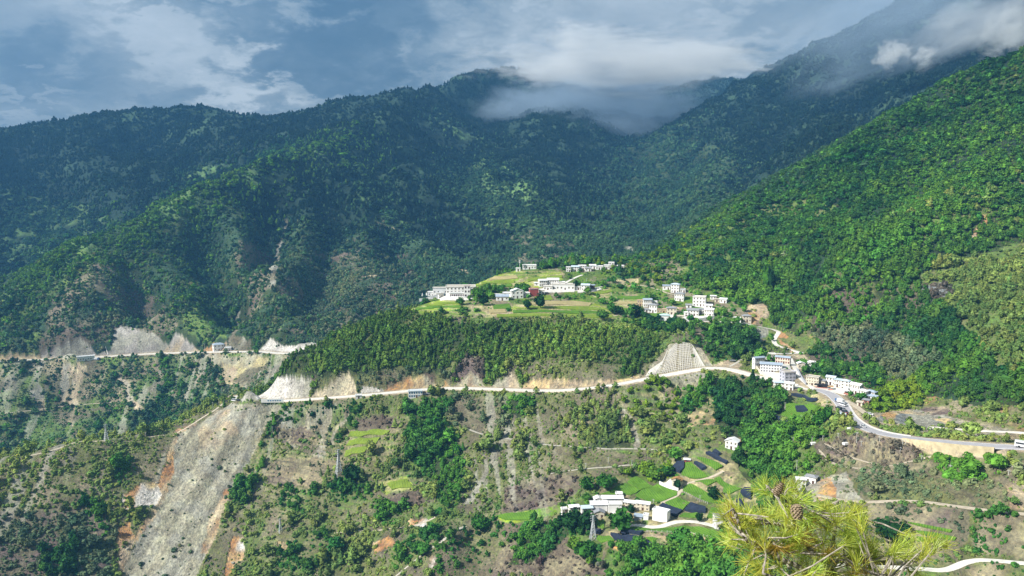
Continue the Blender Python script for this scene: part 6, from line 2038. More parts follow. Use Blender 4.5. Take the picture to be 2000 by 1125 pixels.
def pole(u, vb, vt, label, arm=True, r=0.14, lamp=False):
    p = hit(u, vb)
    H = metre(vb - vt, p) * 1.03
    root = empty('utility_pole', p, -math.atan2(p[0], p[1]) + random.uniform(-.6, .6), label, 'pole', 'pale utility poles on the slopes')
    b = MB()
    b.bar((0, 0, -1.5), (0, 0, H), r * 1.2, 8, r * 0.85)
    b.build('post', M['polec'], root)
    if arm:
        c = MB()
        c.box(-0.9, -0.07, H - 0.7, 0.9, 0.07, H - 0.55)
        for x in (-.75, 0, .75):
            c.bar((x, 0, H - 0.55), (x, 0, H - 0.3), 0.06, 5)
        c.build('crossarm', M['steel'], root)


POLES = [
    (1673, 864, 843, 'tallest pale pole on the sandy bank under the curve of the asphalt road'), (1718, 863, 851, 'pale pole just under the outer edge of the asphalt road'), (1682, 870, 860, 'short pale pole right of the tall one under the road curve'),
    (1758, 884, 872, 'pale pole among the purple bushes below the road'), (1800, 901, 888, 'pale pole beside the bend of the sandy footpath'), (1856, 916, 907, 'pale pole in the scrub right of the sandy footpath'), (1970, 927, 917, 'pale pole near the right edge below the dusty footpath'),
    (1763, 871, 857, 'left post of the pair under the asphalt road'), (1768, 870, 858, 'right post of the pair under the asphalt road'), (1586, 863, 850, 'pale pole at the left foot of the purple terraces'), (1607, 860, 849, 'thin pole left of the purple terraces'),
    (1637, 854, 845, 'pale pole beside the white slab under the road'), (1536, 875, 862, 'pale pole in the bushes right of the wooded gully'), (1549, 863, 853, 'thin pole at the lower edge of the broad green field'), (1565, 821, 810, 'left pole standing in the broad green field'),
    (1586, 820, 811, 'right pole standing in the broad green field'), (1615, 797, 782, 'pole on the bank between the broad green field and the road'), (1533, 800, 785, 'pole at the left edge of the broad green field'), (1510, 902, 895, 'left of two poles in the wooded gully'),
    (1517, 907, 898, 'right of two poles in the wooded gully'), (1556, 918, 898, 'tall pole above the grey roofed farmhouse'), (1524, 932, 919, 'pole between the wooded gully and the farmhouses'), (1367, 980, 966, 'white double pole in the long green plot'),
    (1276, 988, 974, 'pole at the corner of the wide green crop plot'), (1307, 1006, 994, 'pole beside the large black net'), (1021, 878, 863, 'pole on the long grey footpath'), (970, 924, 914, 'pole right of the grey scree strip'), (1067, 916, 904, 'pole on the olive scrub slope'),
    (1144, 914, 904, 'pole on the right of the olive scrub slope'), (1188, 905, 892, 'pole above the green plots on the scrub slope'), (1234, 909, 898, 'pole at the top edge of the scrub by the plots'), (532, 852, 832, 'tall thin pole right of the landslide'),
    (545, 861, 847, 'pole beside the dark patch right of the landslide'), (533, 864, 855, 'short pole right of the landslide'), (500, 932, 919, 'pale pole on the orange bank right of the landslide'), (572, 940, 929, 'pole on the purple clearing right of the landslide'),
    (697, 898, 890, 'pole beside the lowest yellow-green terrace'), (433, 768, 757, 'pole on the spur tip above the landslide'), (446, 767, 752, 'second pole on the spur tip near the bend'), (416, 798, 785, 'pole on the rim path above the landslide'),
    (428, 786, 776, 'white pole beside the rim path near the bend'), (255, 859, 845, 'pole on the crest right of the lattice tower'), (285, 856, 843, 'pole on the crest near the landslide'), (71, 884, 877, 'pole at the left end of the knoll crest'),
    (928, 747, 735, 'pole beside the grey and orange cut on the spur road'), (400, 685, 671, 'pole at the left side of the house on the far road'), (1146, 555, 543, 'pole beside the house with pale blue roof in the upper village'), (1194, 579, 571, 'pole in the terraced fields of the upper village'),
    (1218, 590, 582, 'pole by the long green strip of the upper village'), (1411, 626, 617, 'pole in front of the cream house of the upper village'), (1350, 606, 599, 'pole above the big courtyard'),
]
for q in POLES:
    pole(*q)


def mast():
    p = hit(1015, 529)
    H = metre(21, p)
    root = empty('radio_mast', p, 0, 'slim white radio mast on the skyline of the upper village', 'mast')
    b = MB()
    b.bar((0, 0, -1), (0, 0, H), 0.32, 8, 0.2)
    b.build('shaft', M['polec'], root)
    for z in (H * 0.84, H * 0.96):
        c = MB()
        for k in range(6):
            a = k * math.pi / 3
            c.box(0.75 * math.cos(a) - 0.16, 0.75 * math.sin(a) - 0.16, z - 0.9, 0.75 * math.cos(a) + 0.16, 0.75 * math.sin(a) + 0.16, z + 0.9)
            c.bar((0, 0, z), (0.75 * math.cos(a), 0.75 * math.sin(a), z), 0.06, 4)
        c.build('antenna', M['paint'], root)


mast()


# ------------------------------------------------------------------ vehicles and stalls
def vehicle(u, v, kind, paint, label, rz, name='parked_car', cat='car', road=None, group=None, dmin=0):
    p = hit(u, v, dmin)
    z = p[2] + 0.32
    root = empty(name, (p[0], p[1], z), rz, label, cat, group)
    if kind == 'car':
        L, W, H, cab = 4.5, 1.85, 1.55, (0.30, 0.86)
    elif kind == 'suv':
        L, W, H, cab = 4.8, 2.0, 1.9, (0.28, 0.97)
    elif kind == 'van':
        L, W, H, cab = 5.2, 2.0, 2.1, (0.10, 0.97)
    else:
        L, W, H, cab = 7.5, 2.4, 2.9, (0.0, 0.24)
    b = MB()
    if kind == 'truck':
        b.box(-W / 2, -L / 2 + L * 0.27, 0.75, W / 2, L / 2, H, top=0.03)
        b.box(-W / 2 + .1, -L / 2, 0.45, W / 2 - .1, L / 2 - .1, 0.745)
        b.build('body', M[paint], root)
        c = MB()
        c.box(-W / 2 + .05, -L / 2, 0.746, W / 2 - .05, -L / 2 + L * 0.25, 2.3, top=0.12)
        c.build('cab', M['carb'], root)
        g = MB()
        g.box(-W / 2 + .2, -L / 2 - 0.02, 1.45, W / 2 - .2, -L / 2 + 0.1, 2.05)
        g.build('windscreen', M['glass'], root)
        wx, wy, wr = W / 2 - .12, (-L * 0.36, L * 0.1, L * 0.34), 0.48
    else:
        b.box(-W / 2, -L / 2, 0.32, W / 2, L / 2, H * 0.58, top=0.07)
        b.build('body', M[paint], root)
        c = MB()
        c.box(-W / 2 + .1, -L / 2 + cab[0] * L, H * 0.581, W / 2 - .1, -L / 2 + cab[1] * L, H - 0.06, top=0.2)
        c.build('glasshouse', M['glass'], root)
        t = MB()
        t.box(-W / 2 + .28, -L / 2 + cab[0] * L + .2, H - 0.06, W / 2 - .28, -L / 2 + cab[1] * L - .2, H)
        t.build('roof', M[paint], root)
        wx, wy, wr = W / 2 - .1, (-L * 0.31, L * 0.31), 0.34
    for y in wy:
        for s in (-1, 1):
            w = MB()
            w.bar((s * (wx - .11), y, wr), (s * (wx + .11), y, wr), wr, 10)
            w.build('wheel', M['rubber'], root)
    CLEAR.append((p[0], p[1], L * 0.6))


def road_dir(u, L=None):
    L = MAIN_ROAD if L is None else L
    i = road_point(u, L)
    d = L[min(i + 4, len(L) - 1)] - L[max(i - 4, 0)]
    return math.atan2(d[1], d[0]) - math.pi / 2


G1 = 'vehicles parked along the asphalt road'
vehicle(1640, 787, 'truck', 'carw', 'white box truck with blue cab at the top of the parked row', road_dir(1645) + 0.5, 'parked_truck', 'truck', group=G1)
vehicle(1646, 793, 'van', 'carw', 'white van behind the box truck', road_dir(1648) + 0.6, 'parked_van', 'van', group=G1)
vehicle(1638, 800, 'suv', 'card', 'dark off-roader left of the parked row', road_dir(1650) + 0.5, group=G1)
vehicle(1646, 801, 'car', 'cars', 'silver car in the middle of the parked row', road_dir(1652) + 0.6, group=G1)
vehicle(1650, 806, 'car', 'card', 'dark car beside the blue roofed stall', road_dir(1655) + 0.6, group=G1)
vehicle(1652, 811, 'car', 'carr', 'dark red car at the lower end of the parked row', road_dir(1658) + 0.5, group=G1)
vehicle(1685, 835, 'car', 'carw', 'white car driving on the curve of the asphalt road', road_dir(1685), 'car')
vehicle(1699, 811, 'car', 'carw', 'white car parked beside the sandy lane', 0.8)
vehicle(1570, 962, 'suv', 'cars', 'silver car parked in front of the farmhouses', 0.3)
vehicle(1491, 681, 'car', 'carb', 'blue car parked above the school', 1.2)
vehicle(1431, 706, 'car', 'cars', 'silver car near the end of the lattice slope', 1.4)
vehicle(830, 772, 'car', 'card', 'dark car next to the white house on the spur road', road_dir(830))
vehicle(837, 770, 'car', 'cars', 'silver car right of the dark one on the spur road', road_dir(837))
vehicle(457, 784, 'van', 'carw', 'white van on the outer bend of the spur road', road_dir(470))
vehicle(465, 783, 'car', 'card', 'dark car behind the white van on the bend', road_dir(475))
vehicle(188, 703, 'truck', 'carw', 'white truck right of the works building on the far road', road_dir(188, FAR_ROAD), 'parked_truck', 'truck', dmin=1200 * SCALE)
vehicle(195, 702, 'car', 'card', 'dark car behind the white truck on the far road', road_dir(195, FAR_ROAD), dmin=1200 * SCALE)


def coach():
    i = road_point(2008)
    p = MAIN_ROAD[i]
    root = empty('coach', (p[0], p[1], p[2] + 0.16), road_dir(2006), 'long white coach on the asphalt road at the right edge', 'bus')
    W, L, H = 2.6, 12.0, 3.4
    b = MB()
    b.box(-W / 2, -L / 2, 0.4, W / 2, L / 2, H, top=0.08)
    b.build('body', M['carw'], root)
    for s in (-1, 1):
        g = MB()
        g.box(s * W / 2 - 0.05, -L / 2 + 0.6, 1.75, s * W / 2 + 0.01, L / 2 - 0.6, 2.6)
        g.build('window_band', M['glass'], root)
    for y in (-3.8, 3.6):
        for s in (-1, 1):
            w = MB()
            w.bar((s * 1.05, y, 0.48), (s * 1.33, y, 0.48), 0.48, 12)
            w.build('wheel', M['rubber'], root)


coach()


def stall(u, v, w, d, mt, label, name='market_stall', h=2.6, rz=0.0):
    p = hit(u, v)
    root = empty(name, p, -math.atan2(p[0], p[1]) + rz, label, 'stall')
    r = MB()
    for s in (-1, 1):
        A = [(-w / 2, 0, h + .5), (w / 2, 0, h + .5), (w / 2, s * d / 2, h), (-w / 2, s * d / 2, h)]
        B = [(x, y, z + .1) for x, y, z in A]
        r.quad(A)
        r.quad(B)
        for i in range(4):
            r.quad((A[i], A[(i + 1) % 4], B[(i + 1) % 4], B[i]))
    r.build('canopy', M[mt], root)
    for x in (-w / 2 + .2, w / 2 - .2):
        for y in (-d / 2 + .2, d / 2 - .2):
            b = MB()
            b.bar((x, y, -1), (x, y, h + .05), 0.08, 6)
            b.build('post', M['steel'], root)
    t = MB()
    t.box(-w / 2 + .5, -d * 0.2, 0, w / 2 - .5, d * 0.1, 0.95)
    t.build('counter', M['pink'], root)
    CLEAR.append((p[0], p[1], w * 0.6))


stall(1604, 758, 9.5, 6, 'canopy', 'black canopy over the roadside market stall by the cream house')
stall(1642, 815, 6.5, 5, 'roofp', 'pale blue roofed stall on the left shoulder of the asphalt road')
stall(1646, 823, 5.5, 4, 'roofw', 'white roofed stall below the pale blue one on the road shoulder')
stall(1654, 770, 5, 4, 'roofw', 'white awning in front of the large roadside hall')
stall(1622, 762, 4, 3, 'roofo', 'small rusty awning under the pale blue roofs')

# white slabs lying about under the road curve
for u, v, w, lab in ((1663, 837, 5.0, 'white slab lying on the shoulder of the asphalt road'), (1655, 866, 6.0, 'pale tank cover on the slope under the road curve'), (1590, 866, 5.0, 'white pipe end beside the bushes below the green field')):
    p = hit(u, v)
    b = MB()
    b.box(-w / 2, -1.2, -0.6, w / 2, 1.2, 0.7, top=0.1)
    o = b.build('concrete_slab', M['paint'])
    o.location = p
    o.rotation_euler = (0, 0, 0.3)
    tag(o, lab, 'slab')


# fence posts along the long crop strip
def fence(pts, n, label, h=1.4):
    L = px_line(pts, 1.0)
    L = resample(L, np.linalg.norm(np.diff(L, axis=0), axis=1).sum() / n)
    org = L[0]
    root = empty('post_fence', org, 0, label, 'fence')
    me = None
    for p in L:
        if me is None:
            b = MB()
            b.bar((0, 0, -0.6), (0, 0, h), 0.13, 5)
            o = b.build('post', M['polec'], root)
            me = o.data
        else:
            o = bpy.data.objects.new('post', me)
            COL.objects.link(o)
            o.parent = root
        o.location = p - org
    w = MB()
    for a, c in zip(L[:-1], L[1:]):
        for z in (0.5, 1.0):
            w.bar(a - org + UP * z, c - org + UP * z, 0.025, 3)
    w.build('wire', M['steel'], root)


fence([(1213, 1039), (1256, 1040), (1300, 1040), (1352, 1043), (1395, 1054), (1420, 1062)], 26, 'row of white posts under the long green crop strip')
fence([(1333, 962), (1350, 970), (1382, 984)], 14, 'row of pale posts along the lower side of the long green plot')

# boulders on the bare ground
def boulder_mesh(seed):
    bm = bmesh.new()
    bmesh.ops.create_icosphere(bm, subdivisions=1, radius=1.0)
    r = np.random.default_rng(seed)
    for v in bm.verts:
        v.co *= r.uniform(0.65, 1.15)
        v.co.z *= 0.7
    me = bpy.data.meshes.new('rock')
    bm.to_mesh(me)
    bm.free()
    me.materials.append(M['rock'])
    return me


M['rock'] = mat('pale_rock', (0.36, 0.34, 0.28), 0.95, vary=0.3, scale=0.8)
# ------------------------------------------------------------------ plants
def leaf_material(name, transl=0.15, rough=0.8):
    m = bpy.data.materials.new(name)
    m.use_nodes = True
    nt = m.node_tree
    for nd in list(nt.nodes):
        nt.nodes.remove(nd)
    t = NT(nt)
    out = t.n('ShaderNodeOutputMaterial')
    a = t.n('ShaderNodeAttribute', attribute_name='tint', attribute_type='INSTANCER')
    tc = t.n('ShaderNodeTexCoord')
    nz = t.noise(tc.outputs['Object'], 5.0, 2, 0.5)
    f = t.maprange(nz.outputs[0], 0.3, 0.7, 0.66, 1.36)
    sc = t.n('ShaderNodeVectorMath', operation='SCALE')
    t.link(a.outputs['Color'], sc.inputs[0])
    t.link(f, sc.inputs['Scale'])
    d = t.n('ShaderNodeBsdfDiffuse')
    tr = t.n('ShaderNodeBsdfTranslucent')
    t.link(sc.outputs[0], d.inputs['Color'])
    t.link(sc.outputs[0], tr.inputs['Color'])
    mx = t.n('ShaderNodeMixShader')
    mx.inputs[0].default_value = transl
    t.link(d.outputs[0], mx.inputs[1])
    t.link(tr.outputs[0], mx.inputs[2])
    t.link(mx.outputs[0], out.inputs[0])
    return m


LEAF = leaf_material('foliage')
BARK = mat('bark', (0.10, 0.08, 0.06), 0.9, vary=0.3, scale=4)


def leaf_quad(V, Fc, c, ax, ay):
    b = len(V)
    V += [tuple(c - ax - ay), tuple(c + ax - ay * 0.6), tuple(c + ax * 0.8 + ay), tuple(c - ax * 0.7 + ay)]
    Fc.append((b, b + 1, b + 2, b + 3))


def rnd_unit(r):
    v = r.normal(size=3)
    return v / np.linalg.norm(v)


def core(V, Fc, prof, n, r, jit):
    """lumpy solid of revolution inside the leaves: prof = [(z, radius)]"""
    rings = []
    for z, rad in prof:
        b = len(V)
        for i in range(n):
            a = 2 * math.pi * i / n + r.uniform(-.2, .2)
            k = rad * (1 + r.uniform(-jit, jit))
            V.append((k * math.cos(a), k * math.sin(a), z + r.uniform(-jit, jit) * 0.08))
        rings.append(b)
    for b0, b1 in zip(rings[:-1], rings[1:]):
        for i in range(n):
            j = (i + 1) % n
            Fc.append((b0 + i, b0 + j, b1 + j, b1 + i))


def conifer(seed, wid=0.24, nb=120):
    r = np.random.default_rng(seed)
    V, Fc = [], []
    core(V, Fc, [(0.12, wid * 0.45), (0.3, wid * 0.62), (0.6, wid * 0.36), (0.96, 0.01)], 7, r, 0.25)
    for k in range(nb):
        h = 0.10 + 0.88 * (k / nb) ** 0.92
        R = wid * (1.02 - h) ** 0.85 * 1.05 + 0.02
        R *= r.uniform(0.72, 1.18)
        a = k * 2.399 + r.uniform(-.4, .4)
        d = np.array((math.cos(a), math.sin(a), 0))
        s = np.array((-d[1], d[0], 0))
        tip = d * R + np.array((0, 0, h - 0.05 + r.uniform(-.03, .02)))
        root = d * R * 0.25 + np.array((0, 0, h + 0.02))
        w = (0.045 + 0.05 * (1 - h)) * r.uniform(0.8, 1.3)
        leaf_quad(V, Fc, (tip + root) / 2, (tip - root) / 2, s * w + np.array((0, 0, r.uniform(-.03, .03))))
    leaf_quad(V, Fc, np.array((0, 0, 0.96)), np.array((0.012, 0, 0)), np.array((0, 0, 0.05)))
    return V, Fc


def pine(seed):
    r = np.random.default_rng(seed)
    V, Fc = [], []
    core(V, Fc, [(0.22, 0.08), (0.4, 0.17), (0.65, 0.15), (0.9, 0.05), (0.97, 0.01)], 7, r, 0.35)
    for k in range(26):
        h = 0.2 + 0.78 * r.random() ** 0.85
        R = 0.27 * math.sin(min(1.0, (1.06 - h) / 0.6) * math.pi / 2) * r.uniform(0.45, 1.05)
        a = r.uniform(0, 2 * math.pi)
        c0 = np.array((R * math.cos(a), R * math.sin(a), h))
        for q in range(7):
            c = c0 + r.normal(size=3) * 0.035
            n = rnd_unit(r)
            ax = np.cross(n, rnd_unit(r))
            ax /= np.linalg.norm(ax)
            ay = np.cross(n, ax)
            leaf_quad(V, Fc, c, ax * r.uniform(.03, .06), ay * r.uniform(.035, .065))
    return V, Fc


def broadleaf(seed, nl=20, rx=0.42, rz=0.36, zc=0.58):
    r = np.random.default_rng(seed)
    V, Fc = [], []
    core(V, Fc, [(zc - rz * 0.8, rx * 0.3), (zc - rz * 0.4, rx * 0.66), (zc + rz * 0.1, rx * 0.72), (zc + rz * 0.6, rx * 0.45), (zc + rz * 0.82, 0.03)], 9, r, 0.25)
    for k in range(nl):
        d = rnd_unit(r)
        if d[2] < -0.5:
            d[2] *= -0.6
        c0 = np.array((d[0] * rx, d[1] * rx, zc + d[2] * rz)) * np.array((1, 1, 1)) * 1.0
        c0[:2] *= r.uniform(0.72, 0.98)
        lr = r.uniform(0.09, 0.15)
        for q in range(13):
            e = rnd_unit(r)
            c = c0 + e * lr * r.uniform(0.6, 1.05)
            n = e + rnd_unit(r) * 0.7
            n /= np.linalg.norm(n)
            ax = np.cross(n, rnd_unit(r))
            ax /= np.linalg.norm(ax)
            ay = np.cross(n, ax)
            leaf_quad(V, Fc, c, ax * r.uniform(.035, .062), ay * r.uniform(.035, .062))
    return V, Fc


def bush(seed, n=46):
    r = np.random.default_rng(seed)
    V, Fc = [], []
    core(V, Fc, [(-0.1, 0.4), (0.3, 0.46), (0.62, 0.3), (0.8, 0.04)], 6, r, 0.35)
    lobes = [(r.uniform(-.35, .35), r.uniform(-.35, .35), r.uniform(.35, .7)) for _ in range(6)]
    for k in range(n):
        l = lobes[k % 6]
        e = rnd_unit(r)
        c = np.array(l) + e * r.uniform(.14, .26)
        c[2] = max(c[2], 0.05)
        nn = e + rnd_unit(r) * 0.6
        nn /= np.linalg.norm(nn)
        ax = np.cross(nn, rnd_unit(r))
        ax /= np.linalg.norm(ax)
        ay = np.cross(nn, ax)
        leaf_quad(V, Fc, c, ax * r.uniform(.08, .15), ay * r.uniform(.08, .15))
    return V, Fc


def trunk_mesh(h, r0):
    b = MB()
    b.bar((0, 0, -0.12), (0.01, 0, h * 0.55), r0, 6, r0 * 0.75)
    b.bar((0.01, 0, h * 0.55), (0, 0.012, h), r0 * 0.75, 6, r0 * 0.3)
    for k in range(4):
        a = k * 1.7
        z = h * (0.45 + 0.12 * k)
        b.bar((0, 0, z), (0.16 * math.cos(a), 0.16 * math.sin(a), z + 0.12), r0 * 0.4, 4, r0 * 0.15)
    return b


def as_mesh(name, V, Fc, trunk=None):
    me = bpy.data.meshes.new(name)
    V, Fc = list(V), list(Fc)
    n0 = len(Fc)
    if trunk is not None:
        b = len(V)
        V += trunk.v
        Fc += [tuple(b + i for i in f) for f in trunk.f]
    me.from_pydata(V, [], Fc)
    me.materials.append(LEAF)
    me.materials.append(BARK)
    if trunk is not None:
        mi = np.zeros(len(Fc), np.int32)
        mi[n0:] = 1
        me.polygons.foreach_set('material_index', mi)
    me.update()
    return me


PROTO = {'pine_tree': [], 'broadleaf_tree': [], 'shrub': []}
CROWN, TRUNK = {}, {}
for kind, gens, th, tr in (('pine_tree', [conifer(1), conifer(2, 0.21), pine(3), pine(4), conifer(5, 0.28, 100)], 0.9, 0.018),
                           ('broadleaf_tree', [broadleaf(11), broadleaf(12, 24, 0.46, 0.34, 0.56), broadleaf(13, 18, 0.36, 0.40, 0.58), broadleaf(14, 22, 0.5, 0.33, 0.54)], 0.6, 0.03),
                           ('shrub', [bush(21), bush(22), bush(23)], 0, 0)):
    CROWN[kind] = []
    for i, (V, Fc) in enumerate(gens):
        CROWN[kind].append(as_mesh('crown', V, Fc))
        full = as_mesh(kind, V, Fc, trunk_mesh(th, tr) if th else None)
        PROTO[kind].append(full)
    if th:
        tb = trunk_mesh(th, tr)
        tm = bpy.data.meshes.new('trunk')
        tm.from_pydata(tb.v, [], tb.f)
        tm.materials.append(BARK)
        TRUNK[kind] = tm

PROTO['rock'] = [boulder_mesh(k) for k in range(3)]
PCOL = {}
for kind, ms in PROTO.items():
    c = bpy.data.collections.new('proto_' + kind)
    for i, me in enumerate(ms):
        o = bpy.data.objects.new('%s_seed_%d' % (kind, i), me)
        c.objects.link(o)
    PCOL[kind] = c

# ---- where they stand
SLIM = (np.abs(AZ) < math.radians(37.6))
prev = np.maximum.accumulate(SLOPE, axis=1)
prev = np.concatenate([np.full((NA, 1), -9.0), prev[:, :-1]], 1)
VIS = (((GZ + 13 - CAMZ) / RHO[None]) >= prev).ravel() & np.repeat(SLIM, NR)
dA = np.zeros((NA, NR))
daz = np.zeros(NA)
daz[:-1] = np.diff(AZ)
drho = np.zeros(NR)
drho[:-1] = np.diff(RHO)
dz_ = np.zeros((NA, NR))
dz_[:, :-1] = np.diff(GZ, axis=1) / drho[None, :-1]
dA = (daz[:, None] * RHO[None] * drho[None] * np.clip(np.sqrt(1 + dz_ ** 2), 1, 2.6)).ravel()
if CLEAR:
    for cx, cy, cr in CLEAR:
        k = np.nonzero((np.abs(gx - cx) < cr) & (np.abs(gy - cy) < cr))[0]
        k = k[np.hypot(gx[k] - cx, gy[k] - cy) < cr]
        den[k] = 0
T0 = np.array([t[0] for t in TINTS])
T1 = np.array([t[1] for t in TINTS])
KINDS3 = ['pine_tree', 'broadleaf_tree', 'shrub']


def pick_form(i, tn):
    n = len(tn)
    if i:
        return RNG.integers(0, len(PROTO[KINDS3[i]]), n)
    spiky = RNG.random(n) < np.where(tn == 1, 0.85, np.where(tn == 0, 0.6, 0.3))
    return np.where(spiky, np.array((0, 1, 4))[RNG.integers(0, 3, n)], np.array((2, 3))[RNG.integers(0, 2, n)])


def stand(i):
    lam = den[:, i] * dA / 1e4 * VIS * DENSITY[i] * (rho_ > 300)
    cnt = RNG.poisson(np.clip(lam, 0, 50))
    k = np.repeat(np.arange(N), cnt)
    ja, jr = RNG.random(len(k)), RNG.random(len(k))
    ia, ir = k // NR, k % NR
    az = AZ[ia] + daz[ia] * ja
    rh = RHO[ir] + drho[ir] * jr
    x, y = np.sin(az) * rh, np.cos(az) * rh
    z = zat(x, y)
    # stands grade into one another far off
    kj = k.copy()
    fr = np.nonzero(rh / SCALE > 1150)[0]
    jx, jy = x[fr] + RNG.normal(0, 55, len(fr)), y[fr] + RNG.normal(0, 55, len(fr))
    ja2, jr2 = np.arctan2(jx, jy), np.hypot(jx, jy)
    kj[fr] = np.clip(np.searchsorted(AZ, ja2), 0, NA - 1) * NR + np.clip(np.searchsorted(RHO, jr2), 0, NR - 1)
    if i == 0:
        h = RNG.normal(6.9, 1.9, len(k)).clip(2.6, 12)
        w = RNG.normal(1.3, 0.17, len(k)).clip(0.9, 1.8)
    elif i == 1:
        h = RNG.normal(5.7, 1.9, len(k)).clip(2.2, 11)
        w = RNG.normal(1.05, 0.16, len(k)).clip(0.7, 1.5)
    else:
        h = RNG.gamma(2.0, 0.56, len(k)).clip(0.25, 3.6)
        w = RNG.normal(1.25, 0.22, len(k)).clip(0.8, 1.9)
    h = h * siz[kj] * np.clip(1 + 0.8 * fbm(x / 30, y / 30, 4, 93), 0.5, 1.6)
    if i < 2:            # close canopy of the high slopes: lower, broader crowns
        fr_ = sstep(1050, 1400, rh / SCALE)
        h = h * (1 - 0.25 * fr_)
        w = w * (1 + 0.5 * fr_)
    t = np.clip(RNG.random(len(k)) * 0.6 + 0.2 + 1.1 * fbm(x / 45, y / 45, 3, 88) + 0.55 * crest[kj], -0.1, 1.25)[:, None]  # relief shade put into the leaf colour: crests lighter, hollows darker
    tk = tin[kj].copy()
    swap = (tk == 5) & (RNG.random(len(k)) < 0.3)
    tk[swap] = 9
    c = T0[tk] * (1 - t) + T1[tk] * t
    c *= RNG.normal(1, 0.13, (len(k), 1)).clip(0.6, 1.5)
    c[:, 0] *= RNG.normal(1, 0.10, len(k)).clip(0.7, 1.4)
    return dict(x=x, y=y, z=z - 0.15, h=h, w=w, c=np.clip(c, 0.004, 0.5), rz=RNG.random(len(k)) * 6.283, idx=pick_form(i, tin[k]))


DENSITY = (1.35, 1.6, 6.5)
STANDS = [stand(i) for i in range(3)]


def scatter_tree():
    g = bpy.data.node_groups.new('plants', 'GeometryNodeTree')
    return g


def scatter_group(kind):
    g = bpy.data.node_groups.new('plants_' + kind, 'GeometryNodeTree')
    g.interface.new_socket('Geometry', in_out='INPUT', socket_type='NodeSocketGeometry')
    g.interface.new_socket('Geometry', in_out='OUTPUT', socket_type='NodeSocketGeometry')
    gi, go = g.nodes.new('NodeGroupInput'), g.nodes.new('NodeGroupOutput')
    ci = g.nodes.new('GeometryNodeCollectionInfo')
    ci.inputs['Collection'].default_value = PCOL[kind]
    ci.inputs['Separate Children'].default_value = True
    ci.inputs['Reset Children'].default_value = True
    ip = g.nodes.new('GeometryNodeInstanceOnPoints')
    ip.inputs['Pick Instance'].default_value = True

    def named(nm, typ):
        nd = g.nodes.new('GeometryNodeInputNamedAttribute')
        nd.data_type = typ
        nd.inputs['Name'].default_value = nm
        return nd.outputs[0]
    g.links.new(gi.outputs[0], ip.inputs['Points'])
    g.links.new(ci.outputs[0], ip.inputs['Instance'])
    g.links.new(named('idx', 'INT'), ip.inputs['Instance Index'])
    g.links.new(named('scl', 'FLOAT_VECTOR'), ip.inputs['Scale'])
    er = g.nodes.new('FunctionNodeEulerToRotation')
    g.links.new(named('rot', 'FLOAT_VECTOR'), er.inputs[0])
    g.links.new(er.outputs[0], ip.inputs['Rotation'])
    g.links.new(ip.outputs[0], go.inputs[0])
    return g


GROUPS = {k: scatter_group(k) for k in KINDS3 + ['rock']}


def scatter(name, kind, S, sel, label, cat):
    if not len(sel):
        return
    me = bpy.data.meshes.new(name)
    n = len(sel)
    me.vertices.add(n)
    me.vertices.foreach_set('co', np.stack([S['x'][sel], S['y'][sel], S['z'][sel]], 1).ravel().astype(np.float32))
    h, w = S['h'][sel], S['w'][sel]
    for nm, typ, key, arr in (('scl', 'FLOAT_VECTOR', 'vector', np.stack([h * w, h * w, h], 1)), ('rot', 'FLOAT_VECTOR', 'vector', np.stack([np.zeros(n), np.zeros(n), S['rz'][sel]], 1)),
                              ('idx', 'INT', 'value', S['idx'][sel]), ('tint', 'FLOAT_COLOR', 'color', np.concatenate([S['c'][sel], np.ones((n, 1))], 1))):
        at = me.attributes.new(nm, typ, 'POINT')
        at.data.foreach_set(key, np.ascontiguousarray(arr).ravel().astype(np.int32 if typ == 'INT' else np.float32))
    me.update()
    o = bpy.data.objects.new(name, me)
    COL.objects.link(o)
    md = o.modifiers.new('plants', 'NODES')
    md.node_group = GROUPS[kind]
    tag(o, label, cat, kind='stuff')


def area_of(x, y, z):
    u, v = to_pix(x, y, z)
    return u, v, y / SCALE


